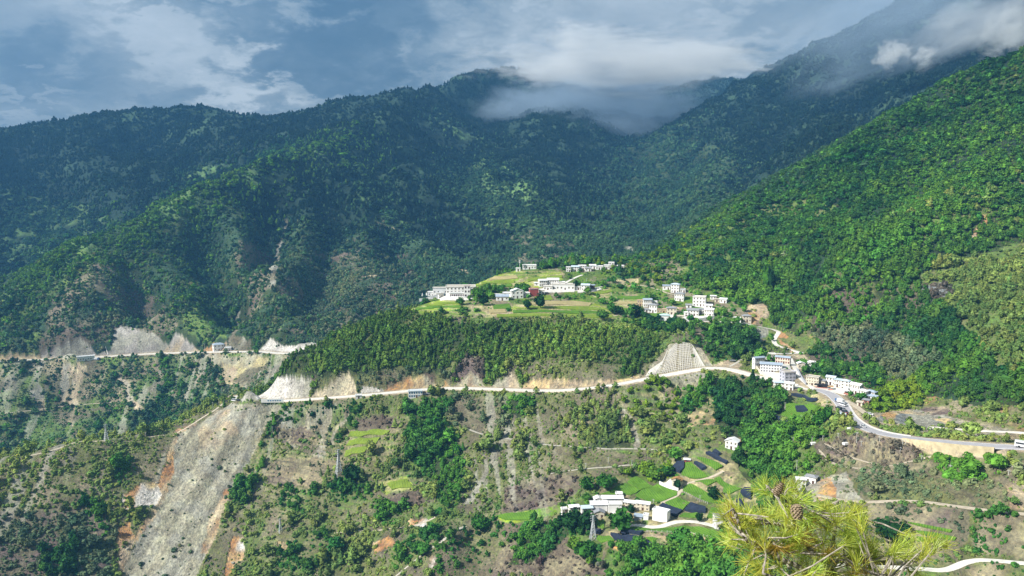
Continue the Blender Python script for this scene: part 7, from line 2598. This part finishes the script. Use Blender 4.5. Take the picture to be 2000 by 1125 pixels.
SINGLE = {0: 290, 1: 262, 2: 300}
PLACES = [   # outline in the photograph, phrase
    ([(1690, 740), (1810, 740), (1810, 815), (1690, 815)], 'behind the roadside houses'),
    ([(1790, 760), (2000, 760), (2000, 870), (1790, 860)], 'on the bank above the right-hand road'),
    ([(1740, 560), (2000, 560), (2000, 780), (1740, 780)], 'low on the right-hand mountain'),
    ([(1540, 560), (1740, 560), (1740, 745), (1540, 745)], 'on the brown slope above the school'),
    ([(1280, 90), (2000, 90), (2000, 560), (1280, 560)], 'high on the right-hand mountain'),
    ([(1390, 740), (1530, 750), (1530, 860), (1390, 860)], 'in the dark ravine below the bridge'),
    ([(1420, 860), (1570, 840), (1560, 940), (1420, 940)], 'in the upper part of the wooded gully'),
    ([(1420, 940), (1560, 940), (1560, 1030), (1420, 1030)], 'in the lower part of the wooded gully'),
    ([(1530, 800), (1650, 800), (1650, 850), (1530, 850)], 'round the broad green field'),
    ([(1180, 1058), (1300, 1058), (1300, 1125), (1180, 1125)], 'in the left half of the bottom wood'),
    ([(1300, 1058), (1490, 1058), (1490, 1125), (1300, 1125)], 'in the right half of the bottom wood'),
    ([(1060, 950), (1200, 950), (1200, 1120), (1060, 1120)], 'at the left edge of the lower village'),
    ([(1570, 850), (1830, 850), (1830, 915), (1570, 915)], 'on the purple terraces under the road'),
    ([(1560, 880), (2000, 870), (2000, 1000), (1560, 985)], 'on the dry slope above the farm track'),
    ([(1480, 975), (2000, 990), (2000, 1125), (1480, 1125)], 'below the farm track at bottom right'),
    ([(0, 850), (340, 840), (330, 990), (0, 990)], 'on the upper knoll left of the landslide'),
    ([(0, 990), (300, 990), (240, 1125), (0, 1125)], 'on the lower knoll left of the landslide'),
    ([(220, 780), (560, 780), (420, 1125), (220, 1125)], 'on the grey landslide'),
    ([(400, 780), (700, 780), (700, 940), (420, 940)], 'high on the slope right of the landslide'),
    ([(380, 940), (700, 940), (700, 1125), (360, 1125)], 'low on the slope right of the landslide'),
    ([(700, 770), (910, 770), (910, 920), (700, 920)], 'on the slope under mid spur road'),
    ([(700, 920), (910, 920), (910, 1125), (700, 1125)], 'low on the slope under mid spur road'),
    ([(900, 760), (1260, 740), (1260, 870), (900, 850)], 'on the plantation above the long footpath'),
    ([(900, 840), (1300, 860), (1260, 940), (900, 940)], 'on the plantation below the long footpath'),
    ([(880, 930), (1150, 930), (1200, 1125), (840, 1125)], 'on bare ground left of the village'),
    ([(1200, 740), (1400, 740), (1400, 910), (1200, 910)], 'on the terraces left of the ravine'),
    ([(1150, 880), (1480, 880), (1480, 1065), (1150, 1065)], 'among the lower village plots'),
    ([(460, 600), (1300, 600), (1300, 770), (460, 790)], 'on the wooded spur over the road'),
    ([(800, 500), (1540, 500), (1540, 720), (800, 640)], 'in the upper village'),
]


def look(i, c, h):
    r, g, b = c
    br = 0.3 * r + 0.6 * g + 0.1 * b
    if r > 0.95 * g:
        t = 'brown'
    elif br > 0.13:
        t = 'yellow-green' if r > 0.55 * g else 'bright green'
    elif br < 0.055:
        t = 'dark green'
    elif r > 0.66 * g:
        t = 'olive'
    else:
        t = 'mid green'
    lim = ((6.2, 9.0), (5.4, 8.2), (1.6, 2.6))[i]
    z = 'small' if h < lim[0] else ('tall' if h > lim[1] else 'middling')
    return z, t, (('%s %s pointed conifer', '%s %s round tree', '%s %s bush')[i]) % (z, t)


CATN = {0: 'tree', 1: 'tree', 2: 'bush'}
AREAS = [   # stands too many to count, by where they are
    ('valley_scrub', lambda u, v, d: d < 1180),
    ('mountain_forest', lambda u, v, d: d >= 1180),
]
for i, S in enumerate(STANDS):
    u, v, d = area_of(S['x'], S['y'], S['z'])
    infr = (u > 5) & (u < 1995) & (v > 12) & (v < 1120)
    # in sight: the top of the plant stands clear of the ground before it
    az, rh = np.arctan2(S['x'], S['y']), np.hypot(S['x'], S['y'])
    ai = np.clip(np.searchsorted(AZ, az) - 1, 0, NA - 2)
    ri = np.clip(np.searchsorted(RHO, rh) - 1, 1, NR - 2)
    clear = (S['z'] + 0.6 * S['h'] - CAMZ) / rh > prev[ai, ri]
    # not behind the near pine
    free = ~((u > 1400) & (u < 1870) & (v > 985))
    score = np.where(infr & clear & free, S['h'] / rh, 0)
    order = np.argsort(-score)
    single = order[:SINGLE[i]]
    rest = np.ones(len(u), bool)
    rest[single] = False
    kind = KINDS3[i]
    for k in single:
        ph = None
        for poly, s in PLACES:
            if in_poly(np.array([u[k]]), np.array([v[k]]), poly)[0]:
                ph = s
                break
        ph = ph or 'on the open slope'
        lk = look(i, S['c'][k], S['h'][k])
        lab = lk[2] + ' ' + ph
        loc = (S['x'][k], S['y'][k], S['z'][k])
        c = [float(q) for q in S['c'][k]]
        sc = (S['h'][k] * S['w'][k], S['h'][k] * S['w'][k], S['h'][k])
        gname = lk[0] + ' ' + lk[1] + {0: ' conifers ', 1: ' round trees ', 2: ' bushes '}[i] + ph
        if i == 2:
            o = bpy.data.objects.new(kind, CROWN[kind][S['idx'][k]])
            COL.objects.link(o)
            o['tint'] = c
        else:
            o = bpy.data.objects.new(kind, None)
            o.empty_display_size = 0.2
            COL.objects.link(o)
            cr = bpy.data.objects.new('crown', CROWN[kind][S['idx'][k]])
            tr = bpy.data.objects.new('trunk', TRUNK[kind])
            for q in (cr, tr):
                COL.objects.link(q)
                q.parent = o
            cr['tint'] = c
        o.location = loc
        o.scale = sc
        o.rotation_euler = (0, 0, float(S['rz'][k]))
        tag(o, lab, CATN[i], gname)
    nm = {0: 'conifer_forest', 1: 'broadleaf_woodland', 2: 'shrub_cover'}[i]
    lb = {0: ('conifer forest covering the spur and the near slopes', 'conifer forest covering the middle and far mountains'),
          1: ('broadleaf woodland scattered over the near slopes', 'broadleaf trees mixed into the far mountain forest'),
          2: ('bushes and low scrub covering the near slopes', 'low scrub on the far mountain slopes')}[i]
    for part, lab in ((d < 1180, lb[0]), (d >= 1180, lb[1])):
        scatter(nm, kind, S, np.nonzero(rest & part)[0], lab, 'forest' if i < 2 else 'scrub')
    print(kind, 'plants', len(u))


# loose rocks on the slide and the cuts
lam = rock * 260 * dA / 1e4 * VIS * (gd < 1010) * (rho_ > 300)
cnt = RNG.poisson(np.clip(lam, 0, 30))
k = np.repeat(np.arange(N), cnt)
az = AZ[k // NR] + daz[k // NR] * RNG.random(len(k))
rh = RHO[k % NR] + drho[k % NR] * RNG.random(len(k))
x, y = np.sin(az) * rh, np.cos(az) * rh
hh = RNG.gamma(1.6, 0.2, len(k)).clip(0.15, 1.8)
S = dict(x=x, y=y, z=zat(x, y), h=hh, w=RNG.uniform(0.8, 1.5, len(k)), c=np.full((len(k), 3), 0.3), rz=RNG.random(len(k)) * 6.283, idx=RNG.integers(0, 3, len(k)))
scatter('scree_rocks', 'rock', S, np.arange(len(k)), 'loose pale rocks on the landslide and the road cuts', 'rocks')


# trees that stand by themselves
def lone_tree(u, v, hp, kind, form, tint, wide, label):
    p = hit(u, v)
    H = metre(hp, p) * 1.05
    o = bpy.data.objects.new(kind, None)
    o.empty_display_size = 0.2
    COL.objects.link(o)
    for nm, me in (('crown', CROWN[kind][form]), ('trunk', TRUNK[kind])):
        q = bpy.data.objects.new(nm, me)
        COL.objects.link(q)
        q.parent = o
        q['tint'] = list(tint)
    o.location = (p[0], p[1], p[2] - 0.13 * H)
    o.scale = (H * wide, H * wide, H)
    o.rotation_euler = (0, 0, random.uniform(0, 6.28))
    tag(o, label, 'tree')


DK, MD, BR = (0.020, 0.070, 0.018), (0.045, 0.150, 0.022), (0.13, 0.26, 0.03)
for q in [
    (1213, 1040, 54, 0, MD, 1.15, 'big round tree in front of the white houses of the lower village'), (1232, 1003, 22, 2, DK, 1.1, 'small dark tree against the right wing of the lower village cluster'),
    (1116, 1036, 50, 1, DK, 1.1, 'dark round tree left of the lattice tower under the leftmost white houses'), (1146, 1036, 44, 0, DK, 1.1, 'dark round tree right behind the lattice tower'),
    (1122, 1078, 36, 2, BR, 1.1, 'yellow-green tree on the edge of the purple slope left of the tower'), (1143, 1092, 40, 1, MD, 1.1, 'mid green tree below the lattice tower'), (1152, 1106, 24, 2, BR, 0.9, 'small bright tree below the lattice tower'),
    (1276, 936, 28, 3, BR, 1.4, 'broad bright tree above the courtyard with the rusty roof'), (1300, 930, 26, 1, MD, 1.4, 'low spreading tree beside the rounded black net'), (1146, 958, 30, 0, MD, 1.2, 'left of two round trees above the lower village'),
    (1184, 955, 36, 1, MD, 1.2, 'right of two round trees above the lower village'), (1740, 1054, 50, 3, DK, 1.5, 'big dark spreading tree beside the thin crop strips at the bottom right'), (1393, 976, 30, 0, DK, 1.1, 'dark round tree in the middle of the village plots'),
    (1366, 1020, 22, 2, DK, 1.0, 'small dark tree at the edge of the wide black net'), (1324, 956, 24, 2, DK, 0.9, 'dark tree in front of the rusty roofed house'), (688, 940, 36, 0, DK, 1.3, 'dark round tree right of the lattice tower on the slope'),
    (938, 1038, 38, 1, MD, 1.1, 'round green tree on the ridge path at the bottom centre'), (1056, 602, 30, 2, DK, 1.1, 'large dark tree below the red house on the terrace'), (1030, 604, 20, 0, DK, 1.0, 'smaller dark tree left of the large one on the terrace'),
    (899, 596, 17, 0, MD, 1.2, 'round tree on the terrace under the monastery cloister'), (944, 596, 19, 1, DK, 1.1, 'round tree on the terrace under the long white wall'), (1196, 613, 22, 0, MD, 1.2, 'left round tree at the end of the oval terrace'),
    (1206, 614, 20, 1, DK, 1.2, 'right round tree at the end of the oval terrace'), (1124, 563, 16, 2, DK, 1.1, 'dark tree beside the long white farmstead'), (1020, 566, 16, 3, MD, 1.3, 'spreading tree behind the steep white gable'),
    (1235, 1000, 10, 1, MD, 1.2, 'tiny tree beside the right wing of the village cluster'), (1413, 1042, 26, 2, DK, 1.0, 'dark tree at the door of the white house left of the pine'), (1600, 833, 34, 0, MD, 1.0, 'round tree at the right end of the broad green field'),
    (1617, 822, 34, 2, MD, 0.9, 'tall round tree under the parked cars'),
]:
    lone_tree(q[0], q[1], q[2], 'broadleaf_tree', *q[3:])
lone_tree(1255, 1098, 46, 'pine_tree', 2, (0.02, 0.06, 0.025), 1.5, 'dark conifer standing over the orange bank below the village')
lone_tree(1496, 566, 52, 'broadleaf_tree', 2, (0.06, 0.17, 0.02), 0.42, 'tall narrow poplar at the foot of the right-hand mountain')
lone_tree(1505, 568, 50, 'broadleaf_tree', 2, (0.015, 0.05, 0.016), 0.34, 'dark slender tree form standing for the shade right beside the pale poplar')  # added dark crown stands for the shadow at the poplar's right side
lone_tree(1470, 744, 26, 'pine_tree', 0, (0.02, 0.06, 0.02), 1.3, 'dark pointed conifer beside the road bridge')
# ------------------------------------------------------------------ the pine top just below the viewpoint
def at_px(u, v, d):
    a = (u - 1000.0) / F
    b = -(v - 562.5) / F
    y, z = CP + b * SP, -SP + b * CP
    return np.array((a, y, z)) * (d / y) + np.array((0, 0, CAMZ))


def needle_material():
    m = bpy.data.materials.new('pine_needles')
    m.use_nodes = True
    nt = m.node_tree
    for nd in list(nt.nodes):
        nt.nodes.remove(nd)
    t = NT(nt)
    out = t.n('ShaderNodeOutputMaterial')
    a = t.n('ShaderNodeAttribute', attribute_name='tint', attribute_type='INSTANCER')
    g = t.n('ShaderNodeNewGeometry')
    hs = t.n('ShaderNodeHueSaturation')
    t.link(a.outputs['Color'], hs.inputs['Color'])
    t.link(t.maprange(g.outputs['Random Per Island'], 0, 1, 0.7, 1.3, False), hs.inputs['Value'])
    t.link(t.maprange(g.outputs['Random Per Island'], 0, 1, 0.515, 0.485, False), hs.inputs['Hue'])
    d = t.n('ShaderNodeBsdfDiffuse')
    tr = t.n('ShaderNodeBsdfTranslucent')
    gl = t.n('ShaderNodeBsdfGlossy')
    gl.inputs['Roughness'].default_value = 0.45
    gl.inputs['Color'].default_value = (1, 1, 1, 1)
    t.link(hs.outputs[0], d.inputs['Color'])
    t.link(hs.outputs[0], tr.inputs['Color'])
    m1 = t.n('ShaderNodeMixShader')
    m1.inputs[0].default_value = 0.45
    t.link(d.outputs[0], m1.inputs[1])
    t.link(tr.outputs[0], m1.inputs[2])
    m2 = t.n('ShaderNodeMixShader')
    m2.inputs[0].default_value = 0.035
    t.link(m1.outputs[0], m2.inputs[1])
    t.link(gl.outputs[0], m2.inputs[2])
    t.link(m2.outputs[0], out.inputs[0])
    return m


def tuft_mesh(seed, n=46, mats=None):
    r = np.random.default_rng(seed)
    V, Fc = [], []
    for k in range(n):
        s = (k / n)
        base = np.array((r.normal() * 0.003, r.normal() * 0.003, -0.045 + 0.05 * s))
        th = abs(r.normal(0.62, 0.26)) * (1.15 - 0.5 * s)
        ph = r.uniform(0, 2 * math.pi)
        d = np.array((math.sin(th) * math.cos(ph), math.sin(th) * math.sin(ph), math.cos(th)))
        L = r.uniform(0.065, 0.105)
        sd = np.cross(d, rnd_unit(r))
        sd /= np.linalg.norm(sd)
        w = 0.00085
        mid = base + d * L * 0.55
        tip = base + d * L + np.array((0, 0, -0.01)) + rnd_unit(r) * 0.006
        b = len(V)
        V += [tuple(base - sd * w), tuple(base + sd * w), tuple(mid + sd * w), tuple(mid - sd * w), tuple(tip)]
        Fc += [(b, b + 1, b + 2, b + 3), (b + 3, b + 2, b + 4)]
    me = bpy.data.meshes.new('needle_tuft')
    me.from_pydata(V, [], Fc)
    me.materials.append(mats)
    me.update()
    return me


def cone_mesh(seed):
    r = np.random.default_rng(seed)
    b = MB()
    b.bar((0, 0, -0.026), (0, 0, 0.0), 0.012, 8, 0.019)
    b.bar((0, 0, 0.0), (0, 0, 0.036), 0.019, 8, 0.006)
    for ring in range(8):
        z = -0.027 + ring * 0.0085
        rad = 0.022 * math.sin(math.pi * (0.22 + 0.72 * ring / 8)) ** 0.8
        for k in range(9):
            a = 2 * math.pi * (k + 0.5 * (ring % 2)) / 9 + r.uniform(-.1, .1)
            d = np.array((math.cos(a), math.sin(a), 0))
            s = np.array((-d[1], d[0], 0))
            c = d * rad + np.array((0, 0, z))
            o = d * (rad + 0.007) + np.array((0, 0, z + 0.004))
            b.quad([c - s * 0.004, c + s * 0.004, o + s * 0.0052, o - s * 0.0052])
            b.quad([o - s * 0.0052, o + s * 0.0052, c + s * 0.004 + UP * 0.005, c - s * 0.004 + UP * 0.005])
    return b


def foreground_pine():
    pbark = mat('pine_bark', (0.36, 0.32, 0.27), 0.9, vary=0.45, scale=40, bump=0.004)
    conem = mat('pine_cone_scales', (0.30, 0.23, 0.15), 0.85, vary=0.4, scale=120)
    nm = needle_material()
    D = 3.4
    foot = at_px(1622, 1125, D)
    foot[2] = z1(foot[0], foot[1])
    root = empty('pine_tree', foot, 0, 'yellow-green long needled pine top with cones close in front of the valley', 'tree')
    V0 = Vector(foot)

    def limb(name, pts, r0, r1, parent=root, n=7):
        P = smooth_line([p if len(p) == 3 and not isinstance(p, tuple) else at_px(*p) for p in pts], 0.03)
        b = MB()
        m = len(P)
        for i in range(m - 1):
            ra, rb = r0 + (r1 - r0) * i / (m - 1), r0 + (r1 - r0) * (i + 1) / (m - 1)
            b.bar(P[i] - foot, P[i + 1] - foot, ra * 1.0, n, rb)
        b.build(name, pbark, parent, smooth=True)
        return list(P)
    SK = []
    low = foot - np.array((0, 0, 0.4))
    trunk = [np.array(low), np.array(low + (at_px(1618, 1240, D) - low) * 0.5 + np.array((0.1, 0.1, 0))), at_px(1616, 1240, D), at_px(1619, 1140, D), at_px(1618, 1100, D)]
    limb('trunk', trunk, 0.075, 0.022)
    SK += [at_px(1618, 1100, D), at_px(1619, 1120, D)]
    BR = [
        ([(1617, 1200, 3.4), (1600, 1150, 3.42), (1580, 1125, 3.4), (1558, 1106, 3.38), (1535, 1097, 3.35), (1515, 1084, 3.32), (1493, 1071, 3.3), (1462, 1058, 3.28), (1448, 1040, 3.26), (1440, 1012, 3.24), (1432, 994, 3.22)], 0.017, 0.005),
        ([(1618, 1112, 3.4), (1640, 1090, 3.45), (1660, 1090, 3.5), (1697, 1097, 3.52), (1740, 1100, 3.55), (1770, 1099, 3.55), (1795, 1091, 3.55), (1815, 1080, 3.56), (1837, 1070, 3.56)], 0.016, 0.006),
        ([(1618, 1100, 3.4), (1612, 1085, 3.42), (1590, 1081, 3.4), (1560, 1078, 3.36), (1535, 1078, 3.3), (1515, 1068, 3.28), (1500, 1050, 3.26)], 0.012, 0.004),
        ([(1618, 1100, 3.4), (1625, 1075, 3.45), (1628, 1055, 3.48), (1632, 1025, 3.5), (1640, 1018, 3.5), (1672, 1012, 3.52)], 0.011, 0.004),
        ([(1630, 1040, 3.49), (1637, 1005, 3.52), (1637, 978, 3.52)], 0.006, 0.003),
        ([(1590, 1081, 3.4), (1570, 1058, 3.42), (1555, 1029, 3.4), (1547, 1009, 3.38), (1540, 985, 3.36), (1530, 967, 3.34), (1515, 963, 3.32), (1500, 950, 3.3)], 0.010, 0.004),
        ([(1553, 1033, 3.4), (1530, 1029, 3.36), (1516, 1025, 3.34), (1489, 1014, 3.3)], 0.006, 0.003),
        ([(1545, 992, 3.37), (1560, 988, 3.4), (1577, 996, 3.42)], 0.006, 0.004),
        ([(1640, 1090, 3.45), (1680, 1112, 3.3), (1720, 1125, 3.2), (1760, 1150, 3.1)], 0.010, 0.006),
        ([(1600, 1150, 3.42), (1560, 1145, 3.2), (1520, 1130, 3.1), (1490, 1120, 3.05)], 0.010, 0.005),
    ]
    for pts, r0, r1 in BR:
        SK += limb('branch', pts, r0, r1)[4:]
    SKA = np.array(SK)
    meshes = [tuft_mesh(60 + k, 46, nm) for k in range(5)]
    CL = [(1430, 985, 18, 20, 9), (1497, 944, 9, 8, 4), (1545, 956, 20, 16, 8), (1566, 984, 22, 16, 8), (1478, 1000, 34, 20, 13), (1530, 1008, 32, 20, 13), (1470, 1040, 34, 20, 12), (1436, 1040, 14, 18, 5),
          (1640, 1000, 42, 20, 16), (1672, 1012, 22, 34, 14), (1602, 1010, 22, 20, 6), (1582, 1040, 42, 20, 16), (1545, 1060, 36, 16, 12), (1620, 1058, 55, 18, 16), (1682, 1068, 34, 22, 12), (1600, 1102, 66, 22, 20),
          (1690, 1108, 46, 18, 14), (1500, 1112, 36, 16, 7), (1482, 1080, 22, 12, 4), (1760, 1068, 18, 18, 7), (1800, 1076, 16, 13, 6), (1832, 1058, 22, 10, 6), (1786, 1046, 9, 13, 3), (1716, 1060, 13, 22, 5), (1792, 1108, 9, 9, 3)]
    r = np.random.default_rng(17)
    tw = MB()
    axis = at_px(1618, 1250, D)
    nt_ = 0
    for u, v, ru, rv, n in CL:
        for k in range(max(2, int(n * 0.86))):
            a, q = r.uniform(0, 2 * math.pi), math.sqrt(r.random())
            p = at_px(u - 8 + 1.2 * ru * q * math.cos(a), v + 8 + 1.15 * rv * q * math.sin(a), 3.4 + r.normal() * 0.13)
            j = int(np.argmin(((SKA - p) ** 2).sum(1)))
            s = SKA[j]
            d = p - s
            out = p - axis
            dr = d / (np.linalg.norm(d) + 1e-6) + 0.45 * out / np.linalg.norm(out) + rnd_unit(r) * 0.7 + np.array((0, 0, 0.12))
            dr /= np.linalg.norm(dr)
            if 0.02 < np.linalg.norm(d) < 0.4:
                mid = (s + p) / 2 + rnd_unit(r) * 0.015
                tw.bar(s - foot, mid - foot, 0.0042, 5, 0.0034)
                tw.bar(mid - foot, p - foot, 0.0034, 5, 0.0026)
            o = bpy.data.objects.new('needle_tuft', meshes[int(r.integers(0, 5))])
            COL.objects.link(o)
            o.parent = root
            o.location = p - foot
            o.rotation_mode = 'QUATERNION'
            qd = Vector(dr).to_track_quat('Z', 'Y')
            o.rotation_quaternion = qd
            o.scale = [float(r.uniform(0.85, 1.25))] * 3
            dry = r.random() < (0.3 if (1535 < u < 1595 and 1030 < v < 1065) else 0.03)
            c = np.array((0.50, 0.36, 0.06)) if dry else np.array((0.60, 0.66, 0.10)) * r.uniform(0.8, 1.15) * np.array((r.uniform(0.8, 1.12), 1, 1))
            o['tint'] = [float(x) for x in c]
            nt_ += 1
    t = tw.build('twigs', pbark, root)
    t['kind'] = 'stuff'
    for (u, v, d, tilt) in ((1520, 957, 3.08, (0.5, 0.1)), (1556, 997, 3.08, (3.0, 0.1))):
        o = cone_mesh(u).build('pine_cone', conem, root)
        o.location = at_px(u, v, d) - foot
        o.rotation_euler = (tilt[1], tilt[0], 0.4)
        o.scale = (0.9, 0.9, 0.9)


foreground_pine()
# ------------------------------------------------------------------ cloud lying on the high ridges
def mist_material(name, dens, scale, thr, seed, color=(0.97, 0.985, 1.0, 1)):
    m = bpy.data.materials.new(name)
    m.use_nodes = True
    nt = m.node_tree
    for nd in list(nt.nodes):
        nt.nodes.remove(nd)
    t = NT(nt)
    out = t.n('ShaderNodeOutputMaterial')
    pv = t.n('ShaderNodeVolumePrincipled')
    pv.inputs['Color'].default_value = color
    pv.inputs['Anisotropy'].default_value = 0.2
    tc = t.n('ShaderNodeTexCoord')
    mp = t.n('ShaderNodeMapping')
    mp.inputs['Location'].default_value = (seed * 3.1, seed * 1.7, seed)
    t.link(tc.outputs['Object'], mp.inputs[0])
    nz = t.noise(mp.outputs[0], scale, 7, 0.64, 0.5)
    ln = t.n('ShaderNodeVectorMath', operation='LENGTH')
    t.link(tc.outputs['Object'], ln.inputs[0])
    fall = t.maprange(ln.outputs['Value'], 0.1, 1.0, 1.0, 0.0, False)
    val = t.math('ADD', fall, t.math('MULTIPLY', t.math('SUBTRACT', nz.outputs[0], 0.5), 2.5))
    a = t.maprange(val, thr, thr + 0.35)
    edge = t.maprange(ln.outputs['Value'], 0.8, 0.99, 1.0, 0.0)
    t.link(t.math('MULTIPLY', t.math('MULTIPLY', a, edge), dens), pv.inputs['Density'])
    t.link(pv.outputs[0], out.inputs['Volume'])
    m.cycles.volume_step_rate = 0.14
    return m


def mist(u, v, d, ru, rv, depth, dens, label, scale=1.6, thr=0.42, tilt=0.0, color=(0.97, 0.985, 1.0, 1)):
    c = np.array(pix(u, v, d))
    k = c[1] / F
    bm = bmesh.new()
    bmesh.ops.create_icosphere(bm, subdivisions=3, radius=1.0)
    me = bpy.data.meshes.new('mist')
    bm.to_mesh(me)
    bm.free()
    me.materials.append(mist_material('mist', dens, scale, thr, u * 0.01, color))
    o = bpy.data.objects.new('mist', me)
    COL.objects.link(o)
    o.location = c
    o.scale = (ru * k, depth, rv * k)
    o.rotation_euler = (0, tilt, 0)
    tag(o, label, 'mist', kind='stuff')


VEIL = (0.62, 0.76, 0.92, 1)  # mist colour darkened bluish, shade from the clouds put into it
mist(1240, 118, 3350, 400, 88, 330, 0.0085, 'pale cloud bank resting on the ridge right of the highest peak', 2.4, 0.40)
mist(1060, 140, 3700, 130, 55, 240, 0.006, 'thin cloud drifting over the shoulder of the highest peak', 2.6, 0.46)
mist(1190, 220, 3500, 300, 110, 300, 0.0060, 'grey-blue veil of cloud filling the head of the valley', 1.5, 0.18, 0.0, VEIL)
mist(1800, 30, 2500, 380, 130, 240, 0.0030, 'thin grey-blue veil over the high shoulder of the right-hand mountain', 1.6, 0.20, -0.35, VEIL)
mist(1890, 50, 2350, 190, 80, 200, 0.006, 'cloud bank between the two right-hand mountains at the top edge', 2.4, 0.44, -0.4)
mist(1980, 60, 2000, 85, 85, 150, 0.012, 'bright wisp of cloud at the top right edge', 2.4, 0.46, -0.6)
mist(1742, 106, 2250, 46, 40, 70, 0.03, 'small wisp of mist rising from the right-hand mountain forest', 2.2, 0.46)
mist(1803, 110, 2250, 32, 30, 50, 0.03, 'tiny wisp of mist right of the larger one on the forest', 2.2, 0.46)
SC.cycles.volume_step_rate = 1.5
SC.cycles.volume_max_steps = 160
